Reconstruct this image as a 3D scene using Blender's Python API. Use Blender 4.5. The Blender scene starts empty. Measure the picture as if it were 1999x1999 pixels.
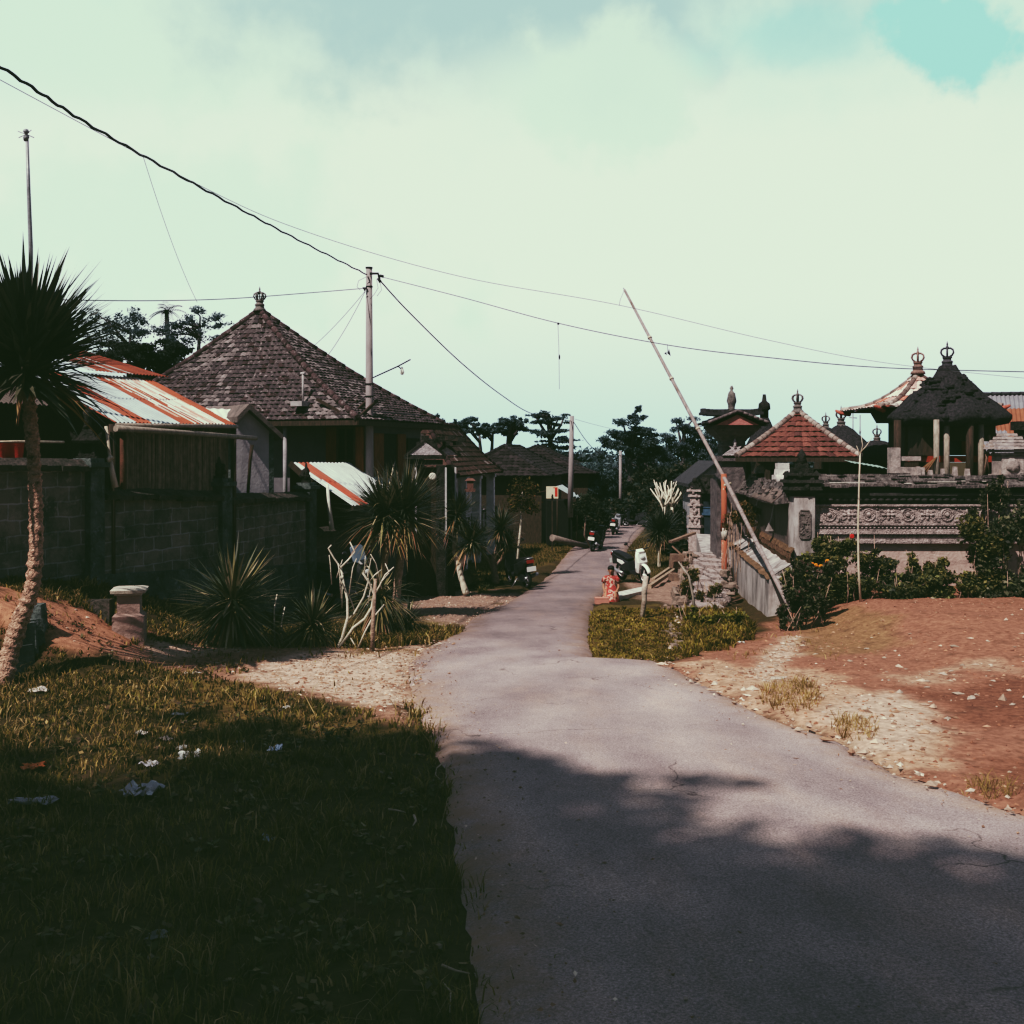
import bpy, math, random
import numpy as np
from mathutils import Vector, Matrix, noise as mn
random.seed(7)
rng = np.random.default_rng(11)
S = bpy.context.scene
COL = S.collection
R = math.radians
V = Vector
EYE, F, CX, HZ = 1.7, 2000.0, 999.5, 885.0

# ------------------------------------------------------------------ survey helpers
def W(px, py, D):
    """bearing and height of a surveyed point at distance D"""
    return V(((px - CX) * D / F, D, EYE - (py - HZ) * D / F))

def lerp(a, b, t): return a + (b - a) * t
def sstep(a, b, x):
    t = min(1.0, max(0.0, (x - a) / (b - a))); return t * t * (3 - 2 * t)
def pl(xs, ys, x):
    if x <= xs[0]: return ys[0]
    for i in range(len(xs) - 1):
        if x <= xs[i + 1]:
            return ys[i] + (ys[i + 1] - ys[i]) * (x - xs[i]) / (xs[i + 1] - xs[i])
    return ys[-1]

ZX = [-40, 0, 31, 35, 45, 62, 120, 200, 900]
ZY = [1.6, 0, -2.232, -2.38, -2.42, -2.65, -6.5, -9, -10]
def zr(y): return pl(ZX, ZY, y)

# lane edges, measured on the ground (y -> x)
LY = [-14, 2, 3.5, 4.4, 5.3, 6.8, 8.0, 9.6, 11.2, 13.0, 14.6, 16.5, 19.5, 24, 31, 44, 62]
LX = [-1.4, -.55, -.11, -.20, -.30, -.43, -.62, -.90, -1.12, -1.30, -1.22, -.85, -.72, .0, .82, 2.5, 6.0]
RY = [-14, 3, 5.0, 6.1, 7.0, 8.1, 9.2, 10.8, 12.5, 12.95, 13.2, 15, 16, 19.2, 23.8, 33, 44, 62]
RX = [7.5, 5.2, 3.5, 3.05, 2.7, 2.6, 2.31, 2.13, 1.95, 1.80, 1.06, 1.12, 1.19, 1.45, 1.95, 3.5, 4.95, 8.2]
def road_edges(y):
    n = mn.noise(V((y * 1.7, 3.1, 0))) * .07 + mn.noise(V((y * 6.0, 9.1, 0))) * .035
    m = mn.noise(V((y * 1.9, 13.1, 0))) * .07 + mn.noise(V((y * 6.6, 19.1, 0))) * .035
    return pl(LY, LX, y) + n, pl(RY, RX, y) + m

def G0(x, y):
    """ground height without small bumps"""
    z = zr(y)
    # soil bank below the temple wall
    z += .42 * sstep(4.7, 6.6, x) * sstep(10.5, 16.5, y) * (1 - sstep(24, 32, y))
    z += 1.15 * sstep(4.9, 6.0, x - .12 * (y - 20)) * sstep(19.5, 22, y)
    # dirt ramp at the far left
    z += 1.0 * sstep(-4.1, -6.7, x) * sstep(11.35, 12.0, y) * (1 - sstep(19, 24, y))
    # yards behind the left wall sit a little higher
    xw = pl([12.5, 17.5, 28, 36, 46, 70], [-7.0, -5.0, -2.9, -1.95, -.9, 2.0], y)
    z += .7 * sstep(xw - .3, xw - 1.2, x) * sstep(12, 15, y) * (1 - sstep(60, 90, y))
    return z
def G(x, y):
    z = G0(x, y)
    if -16 < y < 64:
        a, b = road_edges(y)
        inside = sstep(a - .22, a + .02, x) * (1 - sstep(b - .02, b + .22, x))
        bump = mn.noise(V((x * .9, y * .9, 0))) * .05 + mn.noise(V((x * 3.1, y * 3.1, 4))) * .022
        if abs(x) < 14: bump += mn.noise(V((x * 9, y * 9, 7))) * .008
        z += (bump + .012) * (1 - inside) - .035 * inside
    else:
        z += mn.noise(V((x * .05, y * .05, 2))) * .8
    return z
def gp(px, py):
    """walk a bearing out until it meets the ground"""
    D = 2.0
    while D < 140:
        p = W(px, py, D)
        if p.z <= G0(p.x, p.y): return V((p.x, p.y, G(p.x, p.y)))
        D += .02 if D < 30 else .1
    return W(px, py, 60)

# ------------------------------------------------------------------ materials
def rgb(c): return (c[0], c[1], c[2], 1)
MATS = {}
def M(name, col=(.5, .5, .5), col2=None, scale=6, rough=.88, bump=.35, bscale=45, stretch=(1, 1, 1), stain=None, sscale=1.2, slo=.5, shi=.68,
      sstretch=None, attr=False, vary=.35, metal=0.0, spec=.25, bdist=.02, trans=0):
    if name in MATS: return MATS[name]
    m = bpy.data.materials.new(name); m.use_nodes = True
    nt = m.node_tree; N, L = nt.nodes, nt.links
    bs = N['Principled BSDF']
    bs.inputs['Roughness'].default_value = rough; bs.inputs['Metallic'].default_value = metal
    bs.inputs['Specular IOR Level'].default_value = spec
    tc = N.new('ShaderNodeTexCoord')
    mp = N.new('ShaderNodeMapping'); mp.inputs['Scale'].default_value = stretch
    L.new(tc.outputs['Object'], mp.inputs['Vector'])
    n1 = N.new('ShaderNodeTexNoise'); n1.inputs['Scale'].default_value = scale; n1.inputs['Detail'].default_value = 6; n1.inputs['Roughness'].default_value = .65
    L.new(mp.outputs[0], n1.inputs['Vector'])
    if attr:
        at = N.new('ShaderNodeAttribute'); at.attribute_name = 'Col'
        mr = N.new('ShaderNodeMapRange'); mr.inputs['From Min'].default_value = .3; mr.inputs['From Max'].default_value = .7
        mr.inputs['To Min'].default_value = 1 - vary; mr.inputs['To Max'].default_value = 1 + vary
        L.new(n1.outputs['Fac'], mr.inputs['Value'])
        mx = N.new('ShaderNodeMix'); mx.data_type = 'RGBA'; mx.blend_type = 'MULTIPLY'; mx.inputs[0].default_value = 1
        L.new(at.outputs['Color'], mx.inputs[6]); L.new(mr.outputs[0], mx.inputs[7])
        out = mx.outputs[2]
    else:
        if col2 is None: col2 = tuple(c * .6 for c in col)
        cr = N.new('ShaderNodeValToRGB')
        cr.color_ramp.elements[0].position = .32; cr.color_ramp.elements[0].color = rgb(col2)
        cr.color_ramp.elements[1].position = .66; cr.color_ramp.elements[1].color = rgb(col)
        L.new(n1.outputs['Fac'], cr.inputs[0]); out = cr.outputs[0]
    if stain is not None:
        mp2 = N.new('ShaderNodeMapping'); mp2.inputs['Scale'].default_value = sstretch or stretch
        L.new(tc.outputs['Object'], mp2.inputs['Vector'])
        n2 = N.new('ShaderNodeTexNoise'); n2.inputs['Scale'].default_value = sscale; n2.inputs['Detail'].default_value = 8; n2.inputs['Roughness'].default_value = .7
        L.new(mp2.outputs[0], n2.inputs['Vector'])
        c2 = N.new('ShaderNodeValToRGB'); c2.color_ramp.elements[0].position = slo; c2.color_ramp.elements[1].position = shi
        L.new(n2.outputs['Fac'], c2.inputs[0])
        mx2 = N.new('ShaderNodeMix'); mx2.data_type = 'RGBA'; L.new(c2.outputs[0], mx2.inputs[0])
        L.new(out, mx2.inputs[6]); mx2.inputs[7].default_value = rgb(stain); out = mx2.outputs[2]
    L.new(out, bs.inputs['Base Color'])
    if bump:
        n3 = N.new('ShaderNodeTexNoise'); n3.inputs['Scale'].default_value = bscale; n3.inputs['Detail'].default_value = 5
        L.new(mp.outputs[0], n3.inputs['Vector'])
        b = N.new('ShaderNodeBump'); b.inputs['Strength'].default_value = bump; b.inputs['Distance'].default_value = bdist
        L.new(n3.outputs['Fac'], b.inputs['Height']); L.new(b.outputs[0], bs.inputs['Normal'])
    if trans:
        tr = N.new('ShaderNodeBsdfTranslucent'); L.new(out, tr.inputs['Color'])
        ms = N.new('ShaderNodeMixShader'); ms.inputs[0].default_value = trans
        L.new(bs.outputs[0], ms.inputs[1]); L.new(tr.outputs[0], ms.inputs[2])
        L.new(ms.outputs[0], N['Material Output'].inputs['Surface'])
    MATS[name] = m
    return m

def MBLOCK(name, c1, c2, mortar, bw, bh, stain, axis_dir, slo=.40, shi=.64, msize=.014):
    """coursed block wall: brick pattern along a horizontal direction, in object space"""
    m = bpy.data.materials.new(name); m.use_nodes = True
    nt = m.node_tree; N, L = nt.nodes, nt.links; bs = N['Principled BSDF']; bs.inputs['Roughness'].default_value = .95; bs.inputs['Specular IOR Level'].default_value = .1
    tc = N.new('ShaderNodeTexCoord'); sx = N.new('ShaderNodeSeparateXYZ'); L.new(tc.outputs['Object'], sx.inputs[0])
    def math_(op, a, b=None):
        q = N.new('ShaderNodeMath'); q.operation = op
        for i, v in enumerate((a, b)):
            if v is None: continue
            if isinstance(v, (int, float)): q.inputs[i].default_value = v
            else: L.new(v, q.inputs[i])
        return q.outputs[0]
    u = math_('ADD', math_('MULTIPLY', sx.outputs[0], axis_dir[0]), math_('MULTIPLY', sx.outputs[1], axis_dir[1]))
    nz = N.new('ShaderNodeTexNoise'); nz.inputs['Scale'].default_value = 3; L.new(tc.outputs['Object'], nz.inputs['Vector'])
    wob = math_('MULTIPLY', nz.outputs['Fac'], .09)
    cx = N.new('ShaderNodeCombineXYZ'); L.new(math_('ADD', u, wob), cx.inputs[0]); L.new(math_('ADD', sx.outputs[2], wob), cx.inputs[1])
    br = N.new('ShaderNodeTexBrick'); br.inputs['Scale'].default_value = 1; br.inputs['Mortar Size'].default_value = msize; br.inputs['Mortar Smooth'].default_value = .4
    br.inputs['Brick Width'].default_value = bw; br.inputs['Row Height'].default_value = bh
    br.inputs['Color1'].default_value = rgb(c1); br.inputs['Color2'].default_value = rgb(c2); br.inputs['Mortar'].default_value = rgb(mortar)
    L.new(cx.outputs[0], br.inputs['Vector'])
    n2 = N.new('ShaderNodeTexNoise'); n2.inputs['Scale'].default_value = 1.7; n2.inputs['Detail'].default_value = 10; n2.inputs['Roughness'].default_value = .72
    L.new(tc.outputs['Object'], n2.inputs['Vector'])
    cr = N.new('ShaderNodeValToRGB'); cr.color_ramp.elements[0].position = slo; cr.color_ramp.elements[1].position = shi
    L.new(n2.outputs['Fac'], cr.inputs[0])
    mx = N.new('ShaderNodeMix'); mx.data_type = 'RGBA'; L.new(cr.outputs[0], mx.inputs[0]); L.new(br.outputs['Color'], mx.inputs[6]); mx.inputs[7].default_value = rgb(stain)
    n4 = N.new('ShaderNodeTexNoise'); n4.inputs['Scale'].default_value = 4.5; n4.inputs['Detail'].default_value = 10; n4.inputs['Roughness'].default_value = .75; L.new(tc.outputs['Object'], n4.inputs['Vector'])
    cr4 = N.new('ShaderNodeValToRGB'); cr4.color_ramp.elements[0].position = .56; cr4.color_ramp.elements[1].position = .72; L.new(n4.outputs['Fac'], cr4.inputs[0])
    mx4 = N.new('ShaderNodeMix'); mx4.data_type = 'RGBA'; L.new(cr4.outputs[0], mx4.inputs[0]); L.new(mx.outputs[2], mx4.inputs[6]); mx4.inputs[7].default_value = rgb(tuple(c * 1.7 for c in c1))
    L.new(mx4.outputs[2], bs.inputs['Base Color'])
    n3 = N.new('ShaderNodeTexNoise'); n3.inputs['Scale'].default_value = 30; L.new(tc.outputs['Object'], n3.inputs['Vector'])
    b = N.new('ShaderNodeBump'); b.inputs['Strength'].default_value = .6; b.inputs['Distance'].default_value = .02
    L.new(math_('ADD', math_('MULTIPLY', br.outputs['Fac'], -.8), math_('MULTIPLY', n3.outputs['Fac'], .5)), b.inputs['Height']); L.new(b.outputs[0], bs.inputs['Normal'])
    return m

# ------------------------------------------------------------------ mesh builder
def hnoise(p, s, k=0): return mn.noise(V((p.x * s + k, p.y * s - k, p.z * s + 2 * k)))
class MB:
    def __init__(s): s.v, s.f, s.c, s.sm, s.mi = [], [], [], [], []
    def face(s, idx, col=None, sm=False, mi=0): s.f.append(idx); s.c.append(col or (1, 1, 1)); s.sm.append(sm); s.mi.append(mi)
    def add(s, pts): i = len(s.v); s.v.extend(V(p) for p in pts); return i
    def quad(s, a, b, c, d, col=None, mi=0): i = s.add((a, b, c, d)); s.face((i, i + 1, i + 2, i + 3), col, False, mi)
    def tri(s, a, b, c, col=None, mi=0): i = s.add((a, b, c)); s.face((i, i + 1, i + 2), col, False, mi)
    def frame_box(s, o, ax, ay, az, col=None, mi=0, taper=1.0):
        """box from corner-centre o with half axes ax, ay and full height az"""
        t = taper
        i = s.add((o - ax - ay, o + ax - ay, o + ax + ay, o - ax + ay, o + az - ax * t - ay * t, o + az + ax * t - ay * t, o + az + ax * t + ay * t, o + az - ax * t + ay * t))
        for q in ((0, 3, 2, 1), (4, 5, 6, 7), (0, 1, 5, 4), (1, 2, 6, 5), (2, 3, 7, 6), (3, 0, 4, 7)): s.face(tuple(i + k for k in q), col, False, mi)
    def box(s, c, size, rz=0, col=None, mi=0, taper=1.0):
        """box standing on c"""
        ca, sa = math.cos(rz), math.sin(rz)
        s.frame_box(V(c), V((ca, sa, 0)) * size[0] / 2, V((-sa, ca, 0)) * size[1] / 2, V((0, 0, size[2])), col, mi, taper)
    def bar(s, a, b, w, h, col=None, up=V((0, 0, 1)), mi=0):
        a, b = V(a), V(b); d = (b - a); side = d.cross(up)
        if side.length < 1e-5: side = V((1, 0, 0))
        side.normalize(); u = side.cross(d).normalized()
        s.frame_box(a, side * w / 2, u * h / 2, d, col, mi)
    def tube(s, pts, rad, n=8, col=None, cap=True, jit=0.0, mi=0, sm=True):
        pts = [V(p) for p in pts]; k = len(pts)
        rad = [rad] * k if isinstance(rad, (int, float)) else rad
        base = len(s.v); prev = None
        for i, p in enumerate(pts):
            d = (pts[min(i + 1, k - 1)] - pts[max(i - 1, 0)]).normalized()
            if prev is None: prev = d.orthogonal().normalized()
            prev = (prev - d * prev.dot(d)).normalized(); q = d.cross(prev)
            for j in range(n):
                a = 2 * math.pi * j / n; r = rad[i] * (1 + (random.uniform(-jit, jit) if jit else 0))
                s.v.append(p + prev * math.cos(a) * r + q * math.sin(a) * r)
        for i in range(k - 1):
            for j in range(n):
                a, b = base + i * n + j, base + i * n + (j + 1) % n
                s.face((a, b, b + n, a + n), col, sm, mi)
        if cap:
            s.face(tuple(base + j for j in range(n))[::-1], col, False, mi); s.face(tuple(base + (k - 1) * n + j for j in range(n)), col, False, mi)
    def lathe(s, prof, c, n=12, col=None, sq=0.0, rz=0, jit=0.0, sm=True, mi=0):
        """prof: (radius, z) list round the axis through c; sq>0 squares the section"""
        base = len(s.v); c = V(c)
        for r, z in prof:
            for j in range(n):
                a = 2 * math.pi * j / n; k = 1.0
                if sq: k = (1 - sq) + sq / max(abs(math.cos(a)), abs(math.sin(a)))
                p = V((r * k * math.cos(a + rz), r * k * math.sin(a + rz), z)); s.v.append(c + p)
                if jit: s.v[-1] += V((random.uniform(-jit, jit), random.uniform(-jit, jit), random.uniform(-jit, jit)))
        m = len(prof)
        for i in range(m - 1):
            for j in range(n):
                a, b = base + i * n + j, base + i * n + (j + 1) % n
                s.face((a, b, b + n, a + n), col, sm, mi)
        s.face(tuple(base + j for j in range(n))[::-1], col, False, mi); s.face(tuple(base + (m - 1) * n + j for j in range(n)), col, False, mi)
    def ring(s, c, ax, ay, r, t, n=18, m=6, col=None, a0=0, a1=2 * math.pi):
        c = V(c); pts = []
        for i in range(n + 1):
            a = a0 + (a1 - a0) * i / n; pts.append(c + ax * math.cos(a) * r + ay * math.sin(a) * r)
        s.tube(pts, t, m, col, cap=True)
    def blob(s, c, r, n=8, m=6, amp=.25, ns=2.0, col=None, sm=True, seed=0):
        c = V(c); base = len(s.v); r = V(r) if not isinstance(r, (int, float)) else V((r, r, r))
        for i in range(m + 1):
            th = math.pi * i / m
            for j in range(n):
                a = 2 * math.pi * j / n; d = V((math.sin(th) * math.cos(a), math.sin(th) * math.sin(a), math.cos(th)))
                if i in (0, m): d = V((0, 0, 1 if i == 0 else -1))
                k = 1 + amp * mn.noise(d * ns + V((seed * 3.3, seed * 1.7, seed)))
                s.v.append(c + V((d.x * r.x, d.y * r.y, d.z * r.z)) * k)
        for i in range(m):
            for j in range(n):
                a, b = base + i * n + j, base + i * n + (j + 1) % n
                s.face((a, a + n, b + n, b), col, sm)
    def prism(s, outline, d, col=None, mi=0, sm=False):
        """extrude a planar outline by d"""
        d = V(d); n = len(outline); i = s.add(outline); s.add([V(p) + d for p in outline])
        s.face(tuple(range(i, i + n))[::-1], col, False, mi); s.face(tuple(range(i + n, i + 2 * n)), col, False, mi)
        for k in range(n): s.face((i + k, i + (k + 1) % n, i + n + (k + 1) % n, i + n + k), col, sm, mi)
    def blade(s, o, d, L, w, droop, col, seg=3, fold=V((0, 0, 1))):
        d = d.normalized(); side = d.cross(fold)
        if side.length < 1e-3: side = V((1, 0, 0))
        side.normalize(); base = len(s.v)
        for i in range(seg + 1):
            t = i / seg; p = o + d * L * t - V((0, 0, droop * L * t * t))
            ww = w * (.55 + .9 * t if t < .5 else 2 * (1 - t)) * .5
            s.v.append(p - side * ww); s.v.append(p + side * ww)
        for i in range(seg): a = base + 2 * i; s.face((a, a + 1, a + 3, a + 2), col, False)
    def build(s, name, mats, parent=None, world=True, label=None):
        me = bpy.data.meshes.new(name)
        vs = s.v
        if parent is not None and world:
            inv = parent.matrix_basis.inverted()
            if parent.parent is not None: inv = (parent.parent.matrix_basis @ parent.matrix_basis).inverted()
            vs = [inv @ p for p in s.v]
        me.from_pydata([tuple(p) for p in vs], [], s.f)
        if not isinstance(mats, (list, tuple)): mats = [mats]
        for m in mats: me.materials.append(m)
        me.polygons.foreach_set('use_smooth', s.sm); me.polygons.foreach_set('material_index', s.mi)
        ca = me.color_attributes.new('Col', 'FLOAT_COLOR', 'CORNER')
        cols = np.ones((len(me.loops), 4), np.float32); cnt = np.array([len(f) for f in s.f]); cols[:, :3] = np.repeat(np.array(s.c, np.float32), cnt, axis=0)
        ca.data.foreach_set('color', cols.ravel()); me.update()
        o = bpy.data.objects.new(name, me); COL.objects.link(o)
        if parent is not None: o.parent = parent
        if label: o['label'] = label
        return o

def tag(o, label, cat, group=None, kind=None):
    if label: o['label'] = label
    if cat: o['category'] = cat
    if group: o['group'] = group
    if kind or cat: o['kind'] = kind or 'thing'
    return o
def thing(name, label, cat, loc=(0, 0, 0), rz=0, group=None):
    o = bpy.data.objects.new(name, None); o.empty_display_size = .2; COL.objects.link(o)
    o.location = loc; o.rotation_euler = (0, 0, rz)
    o.matrix_basis = Matrix.Translation(V(loc)) @ Matrix.Rotation(rz, 4, 'Z')
    return tag(o, label, cat, group)
def copy_tree(o, parent=None):
    c = o.copy(); COL.objects.link(c)
    if parent is not None: c.parent = parent
    for ch in list(o.children): copy_tree(ch, c)
    return c
def vary(c, k): f = 1 + random.uniform(-k, k); return tuple(x * f for x in c)
def mixc(a, b, t): return tuple(x + (y - x) * t for x, y in zip(a, b))

# tiled roof face between eave A-B and top edge P-Q
def tiles(mb, A, B, P, Q, tw, th, pal, sag=.0, lift=.03, curve=.025, skip=0):
    A, B, P, Q = V(A), V(B), V(P), V(Q)
    slope = ((P + Q) / 2 - (A + B) / 2).length; rows = max(2, round(slope / th))
    nrm = (B - A).cross((P + Q) / 2 - A).normalized()
    if nrm.z < 0: nrm = -nrm
    full = (B - A).length
    def pt(u, t):
        p = lerp(lerp(A, B, u), lerp(P, Q, u), t); return p - V((0, 0, sag * math.sin(math.pi * t) ))
    for r in range(rows):
        t0, t1 = r / rows, min(1.0, (r + 1.12) / rows)
        a0, b0 = lerp(A, P, t0), lerp(B, Q, t0)
        wdt = (b0 - a0).length
        k0 = lerp(A, P, t0) - A
        off = (k0.dot((B - A).normalized())) / tw + random.uniform(-.1, .1)
        i0 = math.ceil(off) - 1; n = int(wdt / tw) + 3
        for i in range(n):
            xa, xb = (i0 + i - off) * tw, (i0 + i + 1 - off) * tw
            ua, ub = max(0, xa / max(wdt, 1e-4)), min(1, xb / max(wdt, 1e-4))
            if ub - ua < 1e-3: continue
            col = pal(lerp(pt(ua, t0), pt(ub, t0), .5))
            ra, rb = random.uniform(.6, 1.35) * lift, random.uniform(-.006, .006)
            base = len(mb.v)
            us = (0, .3, .65, 1)
            for t, hh in ((t0, ra), (t1, .004)):
                for q in us:
                    p = pt(lerp(ua, ub, q), t)
                    mb.v.append(p + nrm * (hh + curve * math.sin(q * math.pi * 1.0) + rb))
            for q in us:
                mb.v.append(pt(lerp(ua, ub, q), t0) - nrm * .012)
            for j in range(3):
                mb.face((base + j, base + j + 1, base + 5 + j, base + 4 + j), col, False)
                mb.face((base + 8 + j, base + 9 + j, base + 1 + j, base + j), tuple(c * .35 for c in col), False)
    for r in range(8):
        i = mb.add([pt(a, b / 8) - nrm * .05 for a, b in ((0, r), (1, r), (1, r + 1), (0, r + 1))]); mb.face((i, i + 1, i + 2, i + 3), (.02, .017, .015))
    return pt
def ridge(mb, a, b, r, pal, n=None, sag=0):
    a, b = V(a), V(b); L = (b - a).length; n = n or max(2, int(L / .28))
    for i in range(n):
        p, q = lerp(a, b, i / n), lerp(a, b, (i + 1.12) / n)
        p = p - V((0, 0, sag * math.sin(math.pi * i / n))); q = q - V((0, 0, sag * math.sin(math.pi * min(1, (i + 1) / n))))
        mb.tube([p, q], [r * random.uniform(1.0, 1.15), r * .9], 7, pal(p))
def hip_roof(mb, C, apex, tw, th, pal, rpal, sag=.1, rr=.09, faces=(0, 1, 2, 3)):
    """C: four eave corners in order; apex: one point or two ridge points (ridge along C0-C1)"""
    P, Q = (apex if isinstance(apex, tuple) else (apex, apex))
    tops = [(P, Q), (Q, Q), (Q, P), (P, P)]
    for k in faces: tiles(mb, C[k], C[(k + 1) % 4], tops[k][0], tops[k][1], tw, th, pal, sag)
    for k, t in ((0, P), (1, Q), (2, Q), (3, P)): ridge(mb, C[k] + V((0, 0, .03)), t + V((0, 0, .02)), rr, rpal, sag=sag)
    if (P - Q).length > .05: ridge(mb, P, Q, rr, rpal)
def corrugated(mb, A, B, P, Q, pitch, amp, colf, nv=6, thick=.0):
    """sheet metal: eave A-B, top P-Q, ribs running from eave to top"""
    A, B, P, Q = V(A), V(B), V(P), V(Q); nrm = (B - A).cross(P - A).normalized()
    if nrm.z < 0: nrm = -nrm
    w = (B - A).length; nu = int(w / pitch) * 6; base = len(mb.v)
    for i in range(nu + 1):
        u = i / nu; h = amp * math.sin(u * nu / 6 * 2 * math.pi)
        for j in range(nv + 1):
            t = j / nv; p = lerp(lerp(A, B, u), lerp(P, Q, u), t); mb.v.append(p + nrm * (h + .012 * mn.noise(p * 1.5)))
    for i in range(nu):
        for j in range(nv):
            a = base + i * (nv + 1) + j
            mb.face((a, a + nv + 1, a + nv + 2, a + 1), colf((i + .5) / nu, (j + .5) / nv), True)

def crown_finial(mb, c, h, col=None):
    """roof-top ornament: stepped foot, neck and a crown of curved ribs"""
    c = V(c); u = h / 10
    mb.lathe([(3.2 * u, -1.4 * u), (2.7 * u, -.2 * u), (2.1 * u, .2 * u), (2.0 * u, 1.3 * u), (2.3 * u, 1.5 * u), (2.1 * u, 2.1 * u), (1.6 * u, 2.3 * u), (1.6 * u, 3.0 * u), (2.0 * u, 3.3 * u), (1.8 * u, 3.9 * u), (.8 * u, 4.1 * u)], c, 10, col, jit=.05 * u)
    for k in range(6):
        a = k * math.pi / 3 + .1; d = V((math.cos(a), math.sin(a), 0))
        mb.tube([c + d * u * r + V((0, 0, z * u)) for r, z in ((1.0, 3.8), (2.1, 4.4), (2.75, 5.5), (2.5, 6.6), (1.4, 7.3), (.25, 7.2))], .36 * u, 6, col)
    mb.lathe([(.3 * u, 3.9 * u), (.3 * u, 7.2 * u), (.75 * u, 7.5 * u), (.55 * u, 8.0 * u), (.3 * u, 8.3 * u), (.4 * u, 8.8 * u), (.06 * u, 10.2 * u)], c, 8, col)

# ------------------------------------------------------------------ foliage
def leaf_cards(centres, n, size, pal, flat=.0, asp=.5, seed=0, shell=.5):
    """numpy leaf faces (folded rhombs) spread over ellipsoids; centres: (c, radii, weight)"""
    r = np.random.default_rng(seed + 5)
    wts = np.array([c[2] for c in centres], float); wts /= wts.sum()
    pick = r.choice(len(centres), n, p=wts)
    C = np.array([tuple(c[0]) for c in centres])[pick]; RR = np.array([tuple(c[1]) for c in centres])[pick]
    d = r.normal(size=(n, 3)); d /= np.linalg.norm(d, axis=1)[:, None]
    rad = shell + (1 - shell) * r.random(n) ** .6
    rad *= 1 + .22 * np.sin(d[:, 0] * 7 + pick * 1.3) * np.cos(d[:, 1] * 6 + pick) + .12 * r.normal(size=n) * .6
    P = C + d * RR * rad[:, None]
    a = r.normal(size=(n, 3)); a[:, 2] *= (1 - flat); a[:, 2] -= .25; a /= np.linalg.norm(a, axis=1)[:, None]
    b = np.cross(a, r.normal(size=(n, 3)) * np.array([.5, .5, 1]) + np.array([0, 0, flat * 2])); b /= np.linalg.norm(b, axis=1)[:, None] + 1e-9
    sz = size * (.6 + .8 * r.random(n))[:, None]
    v = np.stack([P - a * sz * .5, P + b * sz * asp * .5, P + a * sz * .5, P - b * sz * asp * .5], 1).reshape(-1, 3)
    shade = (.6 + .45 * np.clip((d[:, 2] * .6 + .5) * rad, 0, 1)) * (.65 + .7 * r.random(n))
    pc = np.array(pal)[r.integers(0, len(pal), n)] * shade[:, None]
    return v, pc
def cards_obj(name, v, pc, mat, parent=None, k=4):
    n = len(pc); me = bpy.data.meshes.new(name)
    if parent is not None: v = v - np.array(parent.location)
    me.vertices.add(n * k); me.vertices.foreach_set('co', v.astype(np.float32).ravel())
    me.loops.add(n * k); me.loops.foreach_set('vertex_index', np.arange(n * k, dtype=np.int32))
    me.polygons.add(n); me.polygons.foreach_set('loop_start', np.arange(0, n * k, k, dtype=np.int32)); me.polygons.foreach_set('loop_total', np.full(n, k, np.int32))
    me.update(calc_edges=True); me.materials.append(mat)
    ca = me.color_attributes.new('Col', 'FLOAT_COLOR', 'CORNER'); c4 = np.ones((n * k, 4), np.float32); c4[:, :3] = np.repeat(pc, k, 0)
    ca.data.foreach_set('color', c4.ravel())
    o = bpy.data.objects.new(name, me); COL.objects.link(o)
    if parent is not None: o.parent = parent
    return o
# ------------------------------------------------------------------ camera, light, sky
cam = bpy.data.cameras.new('camera'); co = bpy.data.objects.new('camera', cam); COL.objects.link(co)
co.location = (0, 0, EYE); co.rotation_euler = (R(90), 0, 0)
cam.sensor_width = 36; cam.lens = 36 * F / 1999.0; cam.shift_y = -(999.5 - HZ) / 1999.0; cam.clip_end = 3000; cam.clip_start = .05
S.camera = co
S.view_settings.view_transform = 'Standard'; S.view_settings.look = 'None'; S.view_settings.exposure = 0; S.view_settings.gamma = 1
# the faded film grade of the print: lifted green blacks, creamy mint whites
S.view_settings.use_curve_mapping = True
cm = S.view_settings.curve_mapping; cm.extend = 'HORIZONTAL'
GR = [[(0, .0048), (.03, .0165), (.075, .045), (.12, .094), (.4, .425), (1, .745)],
      [(0, .0098), (.03, .0215), (.075, .046), (.12, .092), (.4, .435), (1, .855)],
      [(0, .0038), (.03, .0165), (.075, .047), (.12, .094), (.4, .425), (1, .700)]]
for ci in range(3):
    c = cm.curves[ci]
    while len(c.points) > 2: c.points.remove(c.points[1])
    c.points[0].location = GR[ci][0]; c.points[1].location = GR[ci][-1]
    for p in GR[ci][1:-1]: c.points.new(*p)
cm.update()

SUN = V((-.50, -.62, 1.0)).normalized()
elev = math.asin(SUN.z); azim = math.atan2(SUN.x, SUN.y)
sl = bpy.data.lights.new('sun', 'SUN'); sl.energy = 5.0; sl.angle = R(.6); sl.color = (1.0, .91, .83)
so = bpy.data.objects.new('sun', sl); COL.objects.link(so); so.rotation_euler = (-SUN).to_track_quat('-Z', 'Y').to_euler(); so.location = (-20, -20, 40)

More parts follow.
